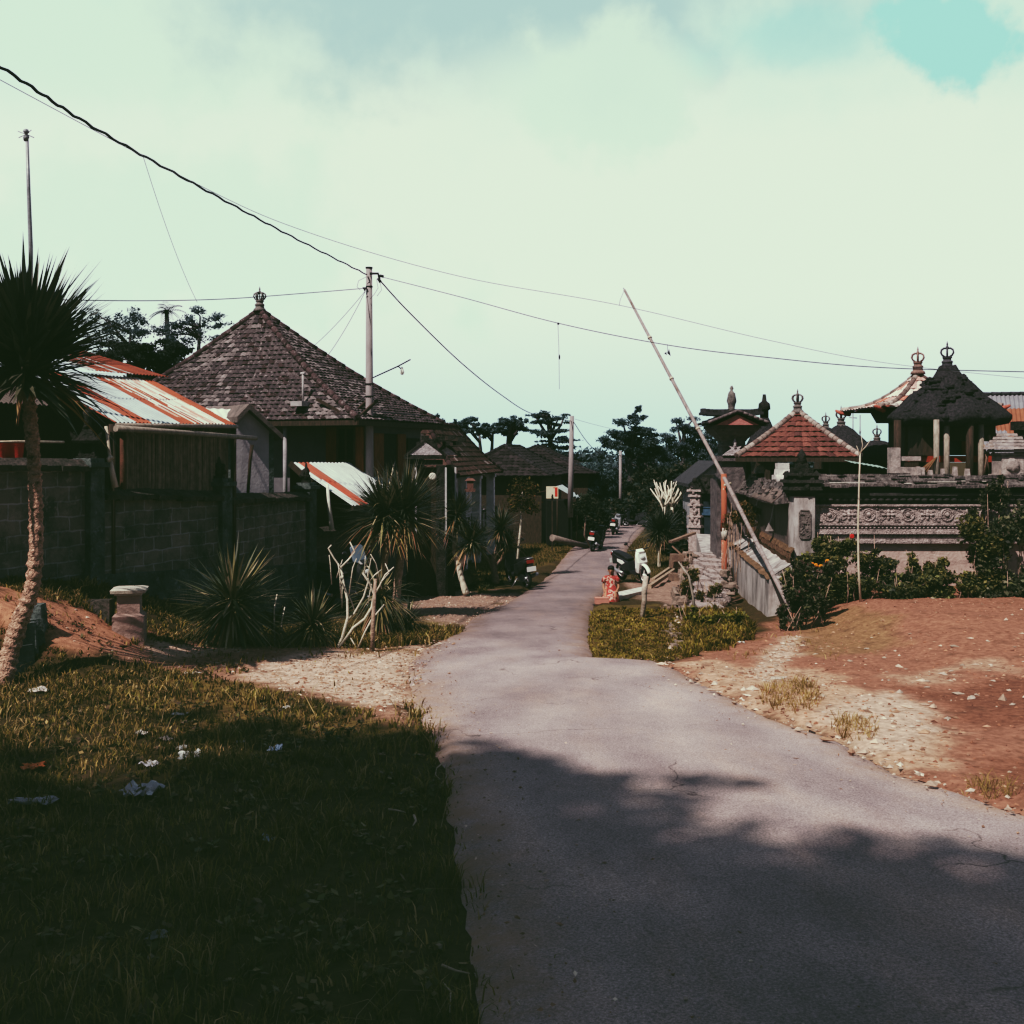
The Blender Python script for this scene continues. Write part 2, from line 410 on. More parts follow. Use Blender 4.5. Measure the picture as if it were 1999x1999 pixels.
wd = bpy.data.worlds.new('World'); S.world = wd; wd.use_nodes = True
nt = wd.node_tree; N, L = nt.nodes, nt.links; N.clear()
def mth(op, a, b=None, c=None, clamp=False):
    q = N.new('ShaderNodeMath'); q.operation = op; q.use_clamp = clamp
    for i, v in enumerate((a, b, c)):
        if v is None: continue
        if isinstance(v, (int, float)): q.inputs[i].default_value = v
        else: L.new(v, q.inputs[i])
    return q.outputs[0]
def smooth(v, a, b):
    q = N.new('ShaderNodeMapRange'); q.interpolation_type = 'SMOOTHSTEP'; L.new(v, q.inputs['Value'])
    q.inputs['From Min'].default_value = a; q.inputs['From Max'].default_value = b; return q.outputs[0]
def mixn(f, a, b):
    q = N.new('ShaderNodeMix'); q.data_type = 'RGBA'; L.new(f, q.inputs[0])
    for i, v in ((6, a), (7, b)):
        if isinstance(v, tuple): q.inputs[i].default_value = rgb(v)
        else: L.new(v, q.inputs[i])
    return q.outputs[2]
sky = N.new('ShaderNodeTexSky'); sky.sky_type = 'NISHITA'; sky.sun_disc = False; sky.sun_elevation = elev; sky.sun_rotation = azim; sky.air_density = 1.2; sky.dust_density = 1.5
tc = N.new('ShaderNodeTexCoord'); sx = N.new('ShaderNodeSeparateXYZ'); L.new(tc.outputs['Generated'], sx.inputs[0])
X_, Y_, Z_ = sx.outputs
yy = mth('MAXIMUM', Y_, .08); u = mth('DIVIDE', X_, yy); v = mth('DIVIDE', Z_, yy)
nz = N.new('ShaderNodeTexNoise'); nz.inputs['Scale'].default_value = 7.5; nz.inputs['Detail'].default_value = 7; nz.inputs['Roughness'].default_value = .55; L.new(tc.outputs['Generated'], nz.inputs['Vector'])
nz2 = N.new('ShaderNodeTexNoise'); nz2.inputs['Scale'].default_value = 26; nz2.inputs['Detail'].default_value = 6; L.new(tc.outputs['Generated'], nz2.inputs['Vector'])
wob = mth('ADD', mth('MULTIPLY', mth('SUBTRACT', nz.outputs['Fac'], .5), 3.4), mth('MULTIPLY', mth('SUBTRACT', nz2.outputs['Fac'], .5), 1.1))
def bank(u0, v0, a, b, lo, hi, k=1.0):
    du = mth('DIVIDE', mth('SUBTRACT', u, u0), a); dv = mth('DIVIDE', mth('SUBTRACT', v, v0), b)
    d = mth('SQRT', mth('ADD', mth('MULTIPLY', du, du), mth('MULTIPLY', dv, dv)))
    d = mth('ADD', d, mth('MULTIPLY', wob, k))
    return mth('SUBTRACT', 1.0, smooth(d, lo, hi))
ST = 1 / .09
cream = tuple(c * ST for c in (.965, .965, .985)); mint = tuple(c * ST for c in (.78, .93, .90)); grey = tuple(c * ST for c in (.43, .64, .69)); teal = tuple(c * ST for c in (.36, .78, .84)); haze = tuple(c * ST for c in (.60, .82, .86))
base = mixn(smooth(v, -.01, .16), haze, cream)
base = mixn(mth('MULTIPLY', smooth(mth('ADD', v, mth('MULTIPLY', wob, .06)), .30, .46), .8), base, tuple(c * ST for c in (.62, .88, .88)))
base = mixn(mth('MULTIPLY', bank(-.36, .20, .24, .13, .3, 1.2), .8), base, mint)
base = mixn(mth('MULTIPLY', bank(-.40, .41, .34, .09, .3, 1.2), .9), base, mint)
base = mixn(mth('MULTIPLY', bank(.02, .46, .34, .125, .35, 1.2, .6), 1.0), base, grey)
base = mixn(mth('MULTIPLY', bank(.07, .36, .13, .070, .5, 1.1, .8), .9), base, mint)
base = mixn(bank(.450, .405, .100, .060, .66, .96, .75), base, teal)
base = mixn(mth('MULTIPLY', bank(.27, .405, .12, .05, .3, 1.1, .6), .6), base, teal)
# bright cloud bank ahead; unseen sky overhead and behind is darkened to cut ambient light
front = mth('MULTIPLY', smooth(Y_, .25, .80), mth('SUBTRACT', 1.0, smooth(Z_, .40, .62)))
dark = mixn(smooth(nz.outputs['Fac'], .4, .65), (.21 * ST, .26 * ST, .29 * ST), (.13 * ST, .17 * ST, .20 * ST))
skyd = mixn(smooth(nz.outputs['Fac'], .30, .55), sky.outputs[0], dark)
col = mixn(front, skyd, base)
bg = N.new('ShaderNodeBackground'); bg.inputs['Strength'].default_value = .09; L.new(col, bg.inputs['Color'])
wo = N.new('ShaderNodeOutputWorld'); L.new(bg.outputs[0], wo.inputs[0])

# ------------------------------------------------------------------ ground
def inpoly(poly, x, y):
    c = False; j = len(poly) - 1
    for i in range(len(poly)):
        xi, yi = poly[i]; xj, yj = poly[j]
        if (yi > y) != (yj > y) and x < (xj - xi) * (y - yi) / (yj - yi) + xi: c = not c
        j = i
    return c
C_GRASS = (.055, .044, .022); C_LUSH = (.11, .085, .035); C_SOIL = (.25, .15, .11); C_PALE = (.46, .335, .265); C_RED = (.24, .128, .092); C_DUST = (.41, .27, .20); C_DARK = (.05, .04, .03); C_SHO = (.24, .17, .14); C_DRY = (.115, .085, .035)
# ground cover, surveyed as outlines on the ground: bearings (px, py)
COVER = [
    ([(380, 1300), (520, 1350), (620, 1390), (800, 1410), (800, 1440), (560, 1450), (400, 1420), (240, 1360)], C_DRY),
    ([(185, 1275), (330, 1248), (560, 1262), (900, 1258), (840, 1300), (790, 1420), (690, 1385), (520, 1345), (400, 1320), (240, 1300)], C_SOIL),
    ([(520, 1285), (660, 1278), (870, 1262), (820, 1290), (795, 1330), (800, 1395), (760, 1395), (640, 1360), (560, 1350), (480, 1318)], C_PALE),
    ([(300, 1262), (480, 1265), (480, 1278), (300, 1285)], C_PALE),
    ([(60, 1165), (215, 1205), (285, 1240), (250, 1262), (160, 1282), (60, 1245), (-80, 1200), (-80, 1140), (0, 1145)], (.36, .19, .13)),
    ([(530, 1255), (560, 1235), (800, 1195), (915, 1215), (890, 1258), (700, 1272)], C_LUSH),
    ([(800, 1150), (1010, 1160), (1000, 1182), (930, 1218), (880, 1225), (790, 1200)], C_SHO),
    ([(935, 1160), (1040, 1110), (1165, 1070), (1210, 1050), (1100, 1040), (900, 1100)], C_LUSH),
    ([(1120, 1296), (1310, 1294), (1475, 1252), (1450, 1205), (1390, 1195), (1250, 1185), (1150, 1178), (1120, 1235)], C_LUSH),
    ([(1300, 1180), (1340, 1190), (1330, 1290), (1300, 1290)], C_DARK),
    ([(1260, 1300), (1480, 1245), (1560, 1170), (1700, 1150), (2600, 1150), (2600, 1700), (1999, 1620), (1800, 1540), (1600, 1430), (1400, 1350)], C_RED),
    ([(1310, 1292), (1450, 1300), (1600, 1312), (1740, 1375), (1880, 1440), (1850, 1500), (1740, 1510), (1600, 1425), (1400, 1345)], C_DUST),
    ([(1600, 1390), (1750, 1350), (1850, 1400), (1800, 1470), (1700, 1480)], C_PALE),
    ([(1700, 1325), (1999, 1285), (1999, 1300), (1760, 1340)], (.34, .22, .165)),
    ([(1440, 1320), (1560, 1235), (1570, 1260), (1500, 1335)], C_PALE),
    ([(1560, 1215), (1640, 1185), (1740, 1200), (1760, 1255), (1620, 1290), (1570, 1280)], (.215, .135, .082)),
    ([(1760, 1345), (2150, 1318), (2150, 1400), (1930, 1415), (1850, 1372)], (.17, .085, .06)),
    ([(1900, 1490), (2100, 1480), (2100, 1600), (1960, 1540)], (.19, .095, .066)),
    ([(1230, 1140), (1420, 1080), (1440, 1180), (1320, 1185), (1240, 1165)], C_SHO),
    ([(1180, 1040), (1330, 1040), (1330, 1120), (1230, 1135), (1215, 1080)], (.09, .075, .04)),
]
def cover_at(x, y):
    z = G0(x, y)
    if y < 2.0: return C_GRASS if x < 1.5 else C_RED
    px, py = CX + x / y * F, HZ + (EYE - z) / y * F
    j = 1.0 + 6.0 / y
    px += (mn.noise(V((x * 1.6, y * 1.6, 1))) * 34 + mn.noise(V((x * 6, y * 6, 2))) * 16) * j; py += (mn.noise(V((x * 1.4, y * 1.4, 8))) * 12 + mn.noise(V((x * 5, y * 5, 3))) * 7) * j
    c = C_GRASS if y < 70 else (.04, .05, .03)
    for poly, k in COVER:
        if inpoly(poly, px, py): c = k
    return c
gx = np.concatenate([[-900, -400, -200, -120, -80, -60, -45, -35, -28, -22, -18, -15, -13], np.arange(-12, 12.01, .11), [13, 15, 18, 22, 28, 35, 45, 60, 80, 120, 200, 400, 900]])
gy = np.concatenate([[-300, -100, -50, -30, -20, -14, -10, -7, -4, -2, 0, 1], np.arange(2, 13, .1), np.arange(13, 24, .16), np.arange(24, 48, .35), np.arange(48, 90, 2), [100, 120, 150, 200, 300, 450, 700, 1200]])
nx, ny = len(gx), len(gy)
vv = [(x, y, G(x, y)) for y in gy for x in gx]
cc = np.array([cover_at(x, y) if -10 < x < 13 and y < 64 else (C_GRASS if x < 0 or y > 64 else C_RED) for y in gy for x in gx], np.float32).reshape(ny, nx, 3)
k = cc.copy(); k[1:-1, 1:-1] = (cc[1:-1, 1:-1] * 2 + cc[:-2, 1:-1] + cc[2:, 1:-1] + cc[1:-1, :-2] + cc[1:-1, 2:]) / 6; cc = k
me = bpy.data.meshes.new('ground')
me.from_pydata(vv, [], [(j * nx + i, j * nx + i + 1, (j + 1) * nx + i + 1, (j + 1) * nx + i) for j in range(ny - 1) for i in range(nx - 1)])
ca = me.color_attributes.new('Col', 'FLOAT_COLOR', 'POINT'); c4 = np.ones((nx * ny, 4), np.float32); c4[:, :3] = cc.reshape(-1, 3); ca.data.foreach_set('color', c4.ravel())
me.polygons.foreach_set('use_smooth', [True] * len(me.polygons))
me.materials.append(M('earth', attr=True, vary=.42, scale=14, bump=.6, bscale=110, bdist=.012, stain=(.09, .055, .04), sscale=2.8, slo=.53, shi=.76, rough=.97, spec=.05))
ground = bpy.data.objects.new('ground', me); COL.objects.link(ground); ground['kind'] = 'structure'
_ggrid = np.array([p[2] for p in vv]).reshape(ny, nx)
def gz_np(x, y):
    i = np.clip(np.searchsorted(gx, x) - 1, 0, nx - 2); j = np.clip(np.searchsorted(gy, y) - 1, 0, ny - 2)
    fx = (x - gx[i]) / (gx[i + 1] - gx[i]); fy = (y - gy[j]) / (gy[j + 1] - gy[j])
    g = _ggrid; return (g[j, i] * (1 - fx) + g[j, i + 1] * fx) * (1 - fy) + (g[j + 1, i] * (1 - fx) + g[j + 1, i + 1] * fx) * fy
def gz(x, y): return float(gz_np(np.array([x]), np.array([y]))[0])

# lane
ry = np.concatenate([np.arange(-14, 2, .8), np.arange(2, 20, .1), np.arange(20, 62, .4)]); NC = 28
vv = []
for y in ry:
    a, b = road_edges(y)
    for i in range(NC + 1):
        t = i / NC; x = a + (b - a) * t
        z = zr(y) + .05 * math.sin(math.pi * t) ** .5 + .006 * mn.noise(V((x * 2, y * 2, 0))) if 0 < i < NC else zr(y) - .03
        vv.append((x, y, z + .004))
rdc = []
for y in ry:
    a, b = road_edges(y)
    for i in range(NC + 1):
        d_ = min(i / NC, 1 - i / NC) * (b - a); e_ = 1 - sstep(.0, .5, d_); rdc += [e_, e_, e_, 1]
me = bpy.data.meshes.new('road')
me.from_pydata(vv, [], [(j * (NC + 1) + i, j * (NC + 1) + i + 1, (j + 1) * (NC + 1) + i + 1, (j + 1) * (NC + 1) + i) for j in range(len(ry) - 1) for i in range(NC)])
me.polygons.foreach_set('use_smooth', [True] * len(me.polygons))
def road_mat():
    m = bpy.data.materials.new('worn_asphalt'); m.use_nodes = True; nt = m.node_tree; N, L = nt.nodes, nt.links; bs = N['Principled BSDF']
    bs.inputs['Roughness'].default_value = .93; bs.inputs['Specular IOR Level'].default_value = .12
    tc = N.new('ShaderNodeTexCoord')
    def noise_(s, d=6, r=.6, st=(1, 1, 1)):
        mp = N.new('ShaderNodeMapping'); mp.inputs['Scale'].default_value = st; L.new(tc.outputs['Object'], mp.inputs[0])
        n = N.new('ShaderNodeTexNoise'); n.inputs['Scale'].default_value = s; n.inputs['Detail'].default_value = d; n.inputs['Roughness'].default_value = r; L.new(mp.outputs[0], n.inputs[0]); return n.outputs['Fac']
    def ramp(v, *st):
        q = N.new('ShaderNodeValToRGB'); e = q.color_ramp.elements
        e[0].position, e[0].color = st[0][0], rgb(st[0][1]); e[1].position, e[1].color = st[-1][0], rgb(st[-1][1])
        for p, c in st[1:-1]: x = e.new(p); x.color = rgb(c)
        L.new(v, q.inputs[0]); return q.outputs[0]
    def mixm(f, a, b, mode='MIX'):
        q = N.new('ShaderNodeMix'); q.data_type = 'RGBA'; q.blend_type = mode
        for i, v in ((0, f), (6, a), (7, b)):
            if isinstance(v, tuple): q.inputs[i].default_value = rgb(v)
            elif isinstance(v, (int, float)): q.inputs[i].default_value = v
            else: L.new(v, q.inputs[i])
        return q.outputs[2]
    c = ramp(noise_(.55, 8, .62), (.3, (.245, .205, .202)), (.5, (.335, .278, .270)), (.72, (.42, .345, .332)))
    c = mixm(ramp(noise_(1.3, 7, .7, (1.6, .5, 1)), (.5, (0, 0, 0)), (.75, (.7, .7, .7))), c, (.39, .295, .26))
    grit = noise_(85, 5, .85); c = mixm(1.0, c, ramp(grit, (.3, (.30, .30, .32)), (.5, (1, 1, 1)), (.72, (1.9, 1.85, 1.8))), 'MULTIPLY')
    vo = N.new('ShaderNodeTexVoronoi'); vo.inputs['Scale'].default_value = 17; vo.inputs['Randomness'].default_value = 1; L.new(tc.outputs['Object'], vo.inputs['Vector'])
    c = mixm(ramp(vo.outputs['Distance'], (.035, (1, 1, 1)), (.06, (0, 0, 0))), c, (.52, .45, .41))
    vo2 = N.new('ShaderNodeTexVoronoi'); vo2.inputs['Scale'].default_value = 7.3; L.new(tc.outputs['Object'], vo2.inputs['Vector'])
    c = mixm(ramp(vo2.outputs['Distance'], (.02, (1, 1, 1)), (.034, (0, 0, 0))), c, (.04, .035, .03))
    at = N.new('ShaderNodeAttribute'); at.attribute_name = 'Col'; ed = mixm(1.0, at.outputs['Color'], ramp(noise_(3.2, 8, .75), (.36, (0, 0, 0)), (.6, (1, 1, 1))), 'MULTIPLY'); c = mixm(ed, c, (.31, .215, .165))
    sp = N.new('ShaderNodeSeparateXYZ'); L.new(tc.outputs['Object'], sp.inputs[0])
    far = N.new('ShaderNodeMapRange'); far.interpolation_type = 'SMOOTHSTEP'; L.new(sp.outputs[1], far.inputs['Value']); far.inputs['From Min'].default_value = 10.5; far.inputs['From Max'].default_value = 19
    c = mixm(far.outputs[0], c, mixm(1.0, c, (.60, .60, .62), 'MULTIPLY'))          # asphalt darker further down the lane
    # worn wheel paths: pale arcs of dust and darker rubbed bands curving round the junction
    wv = N.new('ShaderNodeTexWave'); wv.wave_type = 'RINGS'; wv.rings_direction = 'Z'; wv.inputs['Scale'].default_value = .33; wv.inputs['Distortion'].default_value = 3.2; wv.inputs['Detail'].default_value = 5; wv.inputs['Detail Scale'].default_value = 1.6
    mp = N.new('ShaderNodeMapping'); mp.inputs['Location'].default_value = (-6.5, -8.5, 0); L.new(tc.outputs['Object'], mp.inputs[0]); L.new(mp.outputs[0], wv.inputs[0])
    c = mixm(1.0, c, mixm(far.outputs[0], ramp(wv.outputs['Fac'], (.0, (.90, .90, .91)), (.6, (1, 1, 1)), (1, (1.10, 1.09, 1.08))), (1, 1, 1)), 'MULTIPLY')
    tm = noise_(1.0, 9, .75, (.9, .35, 1)); c = mixm(1.0, c, ramp(tm, (.32, (.70, .70, .73)), (.5, (1, 1, 1)), (.66, (1.16, 1.13, 1.10))), 'MULTIPLY')
    vc = N.new('ShaderNodeTexVoronoi'); vc.feature = 'DISTANCE_TO_EDGE'; vc.inputs['Scale'].default_value = .55; wn = N.new('ShaderNodeTexNoise'); wn.inputs['Scale'].default_value = 2.5; wn.inputs['Detail'].default_value = 6; L.new(tc.outputs['Object'], wn.inputs[0])
    va = N.new('ShaderNodeVectorMath'); va.operation = 'MULTIPLY_ADD'; L.new(wn.outputs['Color'], va.inputs[0]); va.inputs[1].default_value = (.7, .7, 0); L.new(tc.outputs['Object'], va.inputs[2]); L.new(va.outputs[0], vc.inputs['Vector'])
    crack = ramp(vc.outputs['Distance'], (.0, (1, 1, 1)), (.006, (0, 0, 0))); cg = mixm(ramp(noise_(.8, 3), (.52, (0, 0, 0)), (.6, (.75, .75, .75))), (0, 0, 0), crack); c = mixm(cg, c, (.045, .04, .04))
    L.new(c, bs.inputs['Base Color'])
    b = N.new('ShaderNodeBump'); b.inputs['Strength'].default_value = .9; b.inputs['Distance'].default_value = .008; L.new(grit, b.inputs['Height']); L.new(b.outputs[0], bs.inputs['Normal'])
    return m
ca = me.color_attributes.new('Col', 'FLOAT_COLOR', 'POINT'); ca.data.foreach_set('color', np.array(rdc, np.float32))
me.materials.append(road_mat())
road = bpy.data.objects.new('road', me); COL.objects.link(road); road['kind'] = 'structure'

# ------------------------------------------------------------------ grass, gravel (nobody could count them)
M_GRASS = M('grass_blade', attr=True, vary=.3, scale=3, bump=0, rough=.8, spec=.15, trans=.25)
def in_np(poly, x, y):
    c = np.zeros(len(x), bool); j = len(poly) - 1
    for i in range(len(poly)):
        xi, yi = poly[i]; xj, yj = poly[j]
        if yi != yj: c ^= ((yi > y) != (yj > y)) & (x < (xj - xi) * (y - yi) / (yj - yi) + xi)
        j = i
    return c
def pix_np(x, y):
    z = gz_np(x, y); return CX + x / y * F, HZ + (EYE - z) / y * F
def wob_np(x, y): return np.sin(x * 3.1 + 1.3 * np.sin(y * 2.7)) * np.cos(y * 2.3 + np.sin(x * 1.9))
def blades(n, xr, yr, keep, hfun, pal, seed, name, wid=.006, lean=.55):
    r = np.random.default_rng(seed)
    x = r.uniform(*xr, n); y = yr[0] + (yr[1] - yr[0]) * r.random(n) ** 1.5
    # clump: pull towards nearby tuft centres
    tx, ty = np.round(x * 7) / 7, np.round(y * 7) / 7; hsh = np.sin(tx * 127.1 + ty * 311.7) * 43758.5; hsh -= np.floor(hsh)
    x += (tx + .06 * np.sin(hsh * 40) - x) * .45 * hsh; y += (ty - y) * .45 * hsh
    px, py = pix_np(x, y)
    k = keep(x, y, px, py, r); x, y, hsh, px, py = x[k], y[k], hsh[k], px[k], py[k]
    m = len(x); z = gz_np(x, y)
    h = hfun(x, y, px, py) * (.5 + r.random(m)) * (.6 + .8 * hsh); a = r.random(m) * 6.283; ln = h * lean * (.3 + r.random(m))
    dx, dy = np.cos(a), np.sin(a); b = r.random(m) * 6.283; w = wid * (.7 + .8 * r.random(m)) * np.clip(y / 6, .8, 3)
    wx, wy = np.cos(b) * w, np.sin(b) * w
    P = np.stack([x, y, z - .01], 1)
    mid = P + np.stack([dx * ln * .35, dy * ln * .35, h * .62], 1); tip = P + np.stack([dx * ln, dy * ln, h], 1); tip[:, 2] -= ln * .25
    sv = np.stack([wx, wy, 0 * wx], 1)
    v = np.stack([P - sv, P + sv, mid + sv * .75, mid - sv * .75, mid - sv * .75, mid + sv * .75, tip + sv * .08, tip - sv * .08], 1).reshape(-1, 3)
    c = np.array(pal)[r.integers(0, len(pal), m)] * (.55 + .9 * r.random(m))[:, None]
    pt_ = wob_np(x * 1.9, y * 1.9 + 5) + .5 * wob_np(x * 5.1, y * 4.3); c *= (1 + .32 * np.clip(pt_, -1.2, 1.2))[:, None]; st = np.clip((pt_ - .45) * 1.5, 0, .7)[:, None] * r.random((m, 1)); c = c * (1 - st) + np.array([[.24, .17, .08]]) * st
    return cards_obj(name, v, np.repeat(c, 2, 0), M_GRASS, k=4)
NOGRASS = [COVER[1][0], COVER[2][0], COVER[4][0], COVER[10][0], COVER[11][0], COVER[18][0]]
def road_np(x, y, pad=0.0):
    a = np.interp(y, LY, LX); b = np.interp(y, RY, RX); return (x > a - pad) & (x < b + pad)
def wob_np(x, y): return np.sin(x * 3.1 + 1.3 * np.sin(y * 2.7)) * np.cos(y * 2.3 + np.sin(x * 1.9))
def keep_left(x, y, px, py, r):
    k = ~road_np(x, y, .0) | (~road_np(x, y, -.12) & (r.random(len(x)) < .4)) | (~road_np(x, y, -.34) & (r.random(len(x)) < .07) & (wob_np(x * 2, y * 2) > .1)); k &= (x < 1)
    n = wob_np(x, y)
    for p in NOGRASS[:3]: k &= ~(in_np(p, px + 22 * n, py + 10 * n) & (r.random(len(x)) > .05))
    k &= ~in_np(COVER[6][0], px, py) | (r.random(len(x)) < .12)
    n2 = wob_np(x * 2.6 + 3, y * 2.6); bare = (n > .3) | (n2 > .55); k &= ~bare | (r.random(len(x)) < .3)
    xw = np.interp(y, [12.5, 17.5, 28], [-7.0, -5.0, -2.9]); k &= x > xw + .05
    return k
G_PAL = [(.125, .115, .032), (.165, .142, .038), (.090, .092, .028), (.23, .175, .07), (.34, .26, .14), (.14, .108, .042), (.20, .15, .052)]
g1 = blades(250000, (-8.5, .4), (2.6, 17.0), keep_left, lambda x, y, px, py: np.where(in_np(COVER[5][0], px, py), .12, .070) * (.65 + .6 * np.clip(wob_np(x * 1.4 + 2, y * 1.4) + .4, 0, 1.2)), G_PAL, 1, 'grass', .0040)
tag(g1, 'rough dark green grass with dry straws covering the verge left of the road', 'grass', kind='stuff')
g5 = blades(2600, (-6.5, .2), (2.7, 14.0), keep_left, lambda x, y, px, py: .17 + 0 * x, [(.30, .235, .13), (.22, .17, .085), (.36, .29, .18)], 6, 'grass', .0020, 1.3)
tag(g5, 'long dry straw stalks standing over the dark verge grass', 'grass', kind='stuff')
def keep_r(x, y, px, py, r):
    n = wob_np(x, y) * 9
    k = in_np(COVER[8][0], px + n, py + n * .6) & ~road_np(x, y, .0); k &= ~in_np(COVER[9][0], px, py) | (r.random(len(x)) < .3); k &= (wob_np(x * 2.3, y * 2.3 + 1) < .45) | (r.random(len(x)) < .3); return k & ((np.abs(x - np.interp(y, RY, RX)) > .12) | (r.random(len(x)) < .5))
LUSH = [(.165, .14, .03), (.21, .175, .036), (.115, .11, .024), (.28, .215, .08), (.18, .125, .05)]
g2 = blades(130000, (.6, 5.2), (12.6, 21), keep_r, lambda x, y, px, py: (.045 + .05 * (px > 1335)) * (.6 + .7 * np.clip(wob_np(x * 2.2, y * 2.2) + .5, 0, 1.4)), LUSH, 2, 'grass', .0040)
tag(g2, 'sunlit yellow green grass on the verge right of the lane', 'grass', kind='stuff')
def keep_far(x, y, px, py, r):
    k = in_np(COVER[7][0], px, py) | (in_np([(1180, 1040), (1340, 1040), (1330, 1120), (1235, 1135), (1215, 1080)], px, py)); return k & ~road_np(x, y, .02)
g3 = blades(60000, (-3.5, 7), (23, 50), keep_far, lambda x, y, px, py: .09 + 0 * x, [(.10, .09, .03), (.075, .08, .025), (.13, .105, .04)], 3, 'grass', .003)
tag(g3, 'short dull grass along the far lane edges', 'grass', kind='stuff')
def keep_soil(x, y, px, py, r):
    k = (x > np.interp(y, RY, RX) + .02) & (wob_np(x * 1.7, y * 2.1) > .55) & (r.random(len(x)) < .5)
    e = x - np.interp(y, RY, RX); t1 = (np.hypot(px - 1545, (py - 1362) * 2) < 62) | (np.hypot(px - 1668, (py - 1425) * 2) < 48) | (np.hypot(px - 1930, (py - 1545) * 3) < 60)
    return (t1 & (r.random(len(x)) < .9)) | (k & (py < 1290) & (px < 1650) & (r.random(len(x)) < .25))
g4 = blades(90000, (1.6, 9), (6, 18), keep_soil, lambda x, y, px, py: .09 + 0 * x, [(.25, .18, .07), (.19, .14, .05), (.31, .23, .12)], 4, 'grass', .0018, 1.0)
tag(g4, 'dry straw tufts at the edge of the red soil', 'grass', kind='stuff')
def gravel(n, polys, yr, xr, sz, pal, seed, label, extra=None):
    r = np.random.default_rng(seed); mb = MB(); x = r.uniform(*xr, n); y = yr[0] + (yr[1] - yr[0]) * r.random(n) ** 1.25; px, py = pix_np(x, y)
    k = np.zeros(n, bool)
    for p, d in polys: k |= in_np(p, px, py) & (r.random(n) < d)
    if extra is not None: k |= extra(x, y, px, py, r)
    x, y = x[k], y[k]; z = gz_np(x, y)
    z = np.where(road_np(x, y), np.interp(y, ZX, ZY) + .045, z)
    m = len(x); s = sz * .8 * np.minimum(np.exp(r.normal(size=m) * .6), 2.4); base = np.array([[1, 0, 0], [0, 1, 0], [-1, 0, 0], [0, -1, 0], [0, 0, 1], [0, 0, -1]], float)
    a = r.random(m) * 6.283; ca_, sa_ = np.cos(a), np.sin(a)
    sc = np.stack([s * (1 + .8 * r.random(m)), s * (.6 + .4 * r.random(m)), s * (.35 + .4 * r.random(m))], 1)
    pts = base[None] * sc[:, None] * (1 + .35 * r.normal(size=(m, 6, 1)))
    rx = pts[:, :, 0] * ca_[:, None] - pts[:, :, 1] * sa_[:, None]; ry_ = pts[:, :, 0] * sa_[:, None] + pts[:, :, 1] * ca_[:, None]
    pts = np.stack([rx, ry_, pts[:, :, 2]], 2) + np.stack([x, y, z + s * .15], 1)[:, None]
    tri = np.array([[0, 1, 4], [1, 2, 4], [2, 3, 4], [3, 0, 4], [1, 0, 5], [2, 1, 5], [3, 2, 5], [0, 3, 5]])
    v = pts[:, tri].reshape(-1, 3); c = np.repeat(np.array(pal)[r.integers(0, len(pal), m)] * (.6 + .7 * r.random(m))[:, None], 8, 0)
    o = cards_obj('gravel', v, c, M('stone_chip', attr=True, vary=.3, scale=30, rough=.95, bump=0), k=3)
    return tag(o, label, 'gravel', kind='stuff')
PALS = [(.42, .33, .27), (.34, .25, .20), (.48, .40, .34), (.24, .15, .11), (.27, .17, .12)]
gravel(42000, [(COVER[2][0], .75), (COVER[3][0], .4), (COVER[1][0], .16), (COVER[6][0], .35), (COVER[4][0], .04)], (9, 27), (-6, 1), .012, PALS, 21, 'pale broken gravel spread over the dirt pull-in left of the road')
def ex(x, y, px, py, r):
    e = x - np.interp(y, RY, RX); return (np.abs(e) < .22) & (y < 12.5) & (y > 5) & (r.random(len(x)) < .4)
gravel(16000, [(COVER[11][0], .16), (COVER[12][0], .05), (COVER[13][0], .3), (COVER[14][0], .95), (COVER[10][0], .03), ([(1310, 1180), (1345, 1190), (1335, 1290), (1300, 1290)], .5)], (5.5, 19.5), (1.0, 9.5), .02, PALS, 22, 'pale stones and rubble strewn over the red soil right of the road', ex)
gravel(420, [([(1480, 1270), (2100, 1240), (2100, 1420), (1700, 1400), (1450, 1345)], .55), (COVER[11][0], .15)], (8, 18), (1.8, 10), .034, PALS[:3], 24, 'large flat pale stones half sunk in the red soil')
gravel(26000, [(COVER[10][0], .5), (COVER[11][0], .35), (COVER[1][0], .35), (COVER[4][0], .5)], (5.5, 19), (-7, 9.5), .011, [(.24, .12, .08), (.30, .16, .11), (.17, .085, .06), (.36, .22, .16)], 25, 'small reddish clods and crumbs of earth on the bare soil')
gravel(5200, [], (3.4, 15), (-1.4, 3.4), .006, PALS, 23, 'loose grit lying on the asphalt', lambda x, y, px, py, r: road_np(x, y, -.05) & (r.random(len(x)) < .25 + .75 * (~road_np(x, y, -.5))))
# ================================================================== LEFT SIDE
WALLX = [(-7.0, 12.5), (-5.0, 17.5), (-2.9, 28), (-1.95, 36), (-.9, 46)]
def wx(y): return pl([p[1] for p in WALLX], [p[0] for p in WALLX], y) if y > 12.5 else -7.0 - .4 * (12.5 - y)
ad = V((.348, .937, 0)); an = V((.937, -.348, 0))          # along the wall, and towards the lane
M_BLOCK = MBLOCK('old_block_wall', (.25, .215, .19), (.155, .14, .125), (.36, .35, .34), .42, .21, (.044, .058, .050), (.37, .93))
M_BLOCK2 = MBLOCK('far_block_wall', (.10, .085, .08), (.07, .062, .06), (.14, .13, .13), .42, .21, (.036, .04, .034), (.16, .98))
M_MOSS = M('mossy_plaster', (.135, .155, .15), (.036, .05, .044), scale=3.5, bump=.8, bscale=18, bdist=.04, stain=(.26, .285, .30), sscale=6, slo=.57, shi=.70, rough=.97, spec=.05)
M_COPE = M('mossy_coping', (.095, .080, .072), (.03, .034, .028), scale=4, bump=1, bscale=14, bdist=.05, stain=(.16, .15, .14), sscale=7, slo=.64, shi=.72, rough=.97, spec=.05)
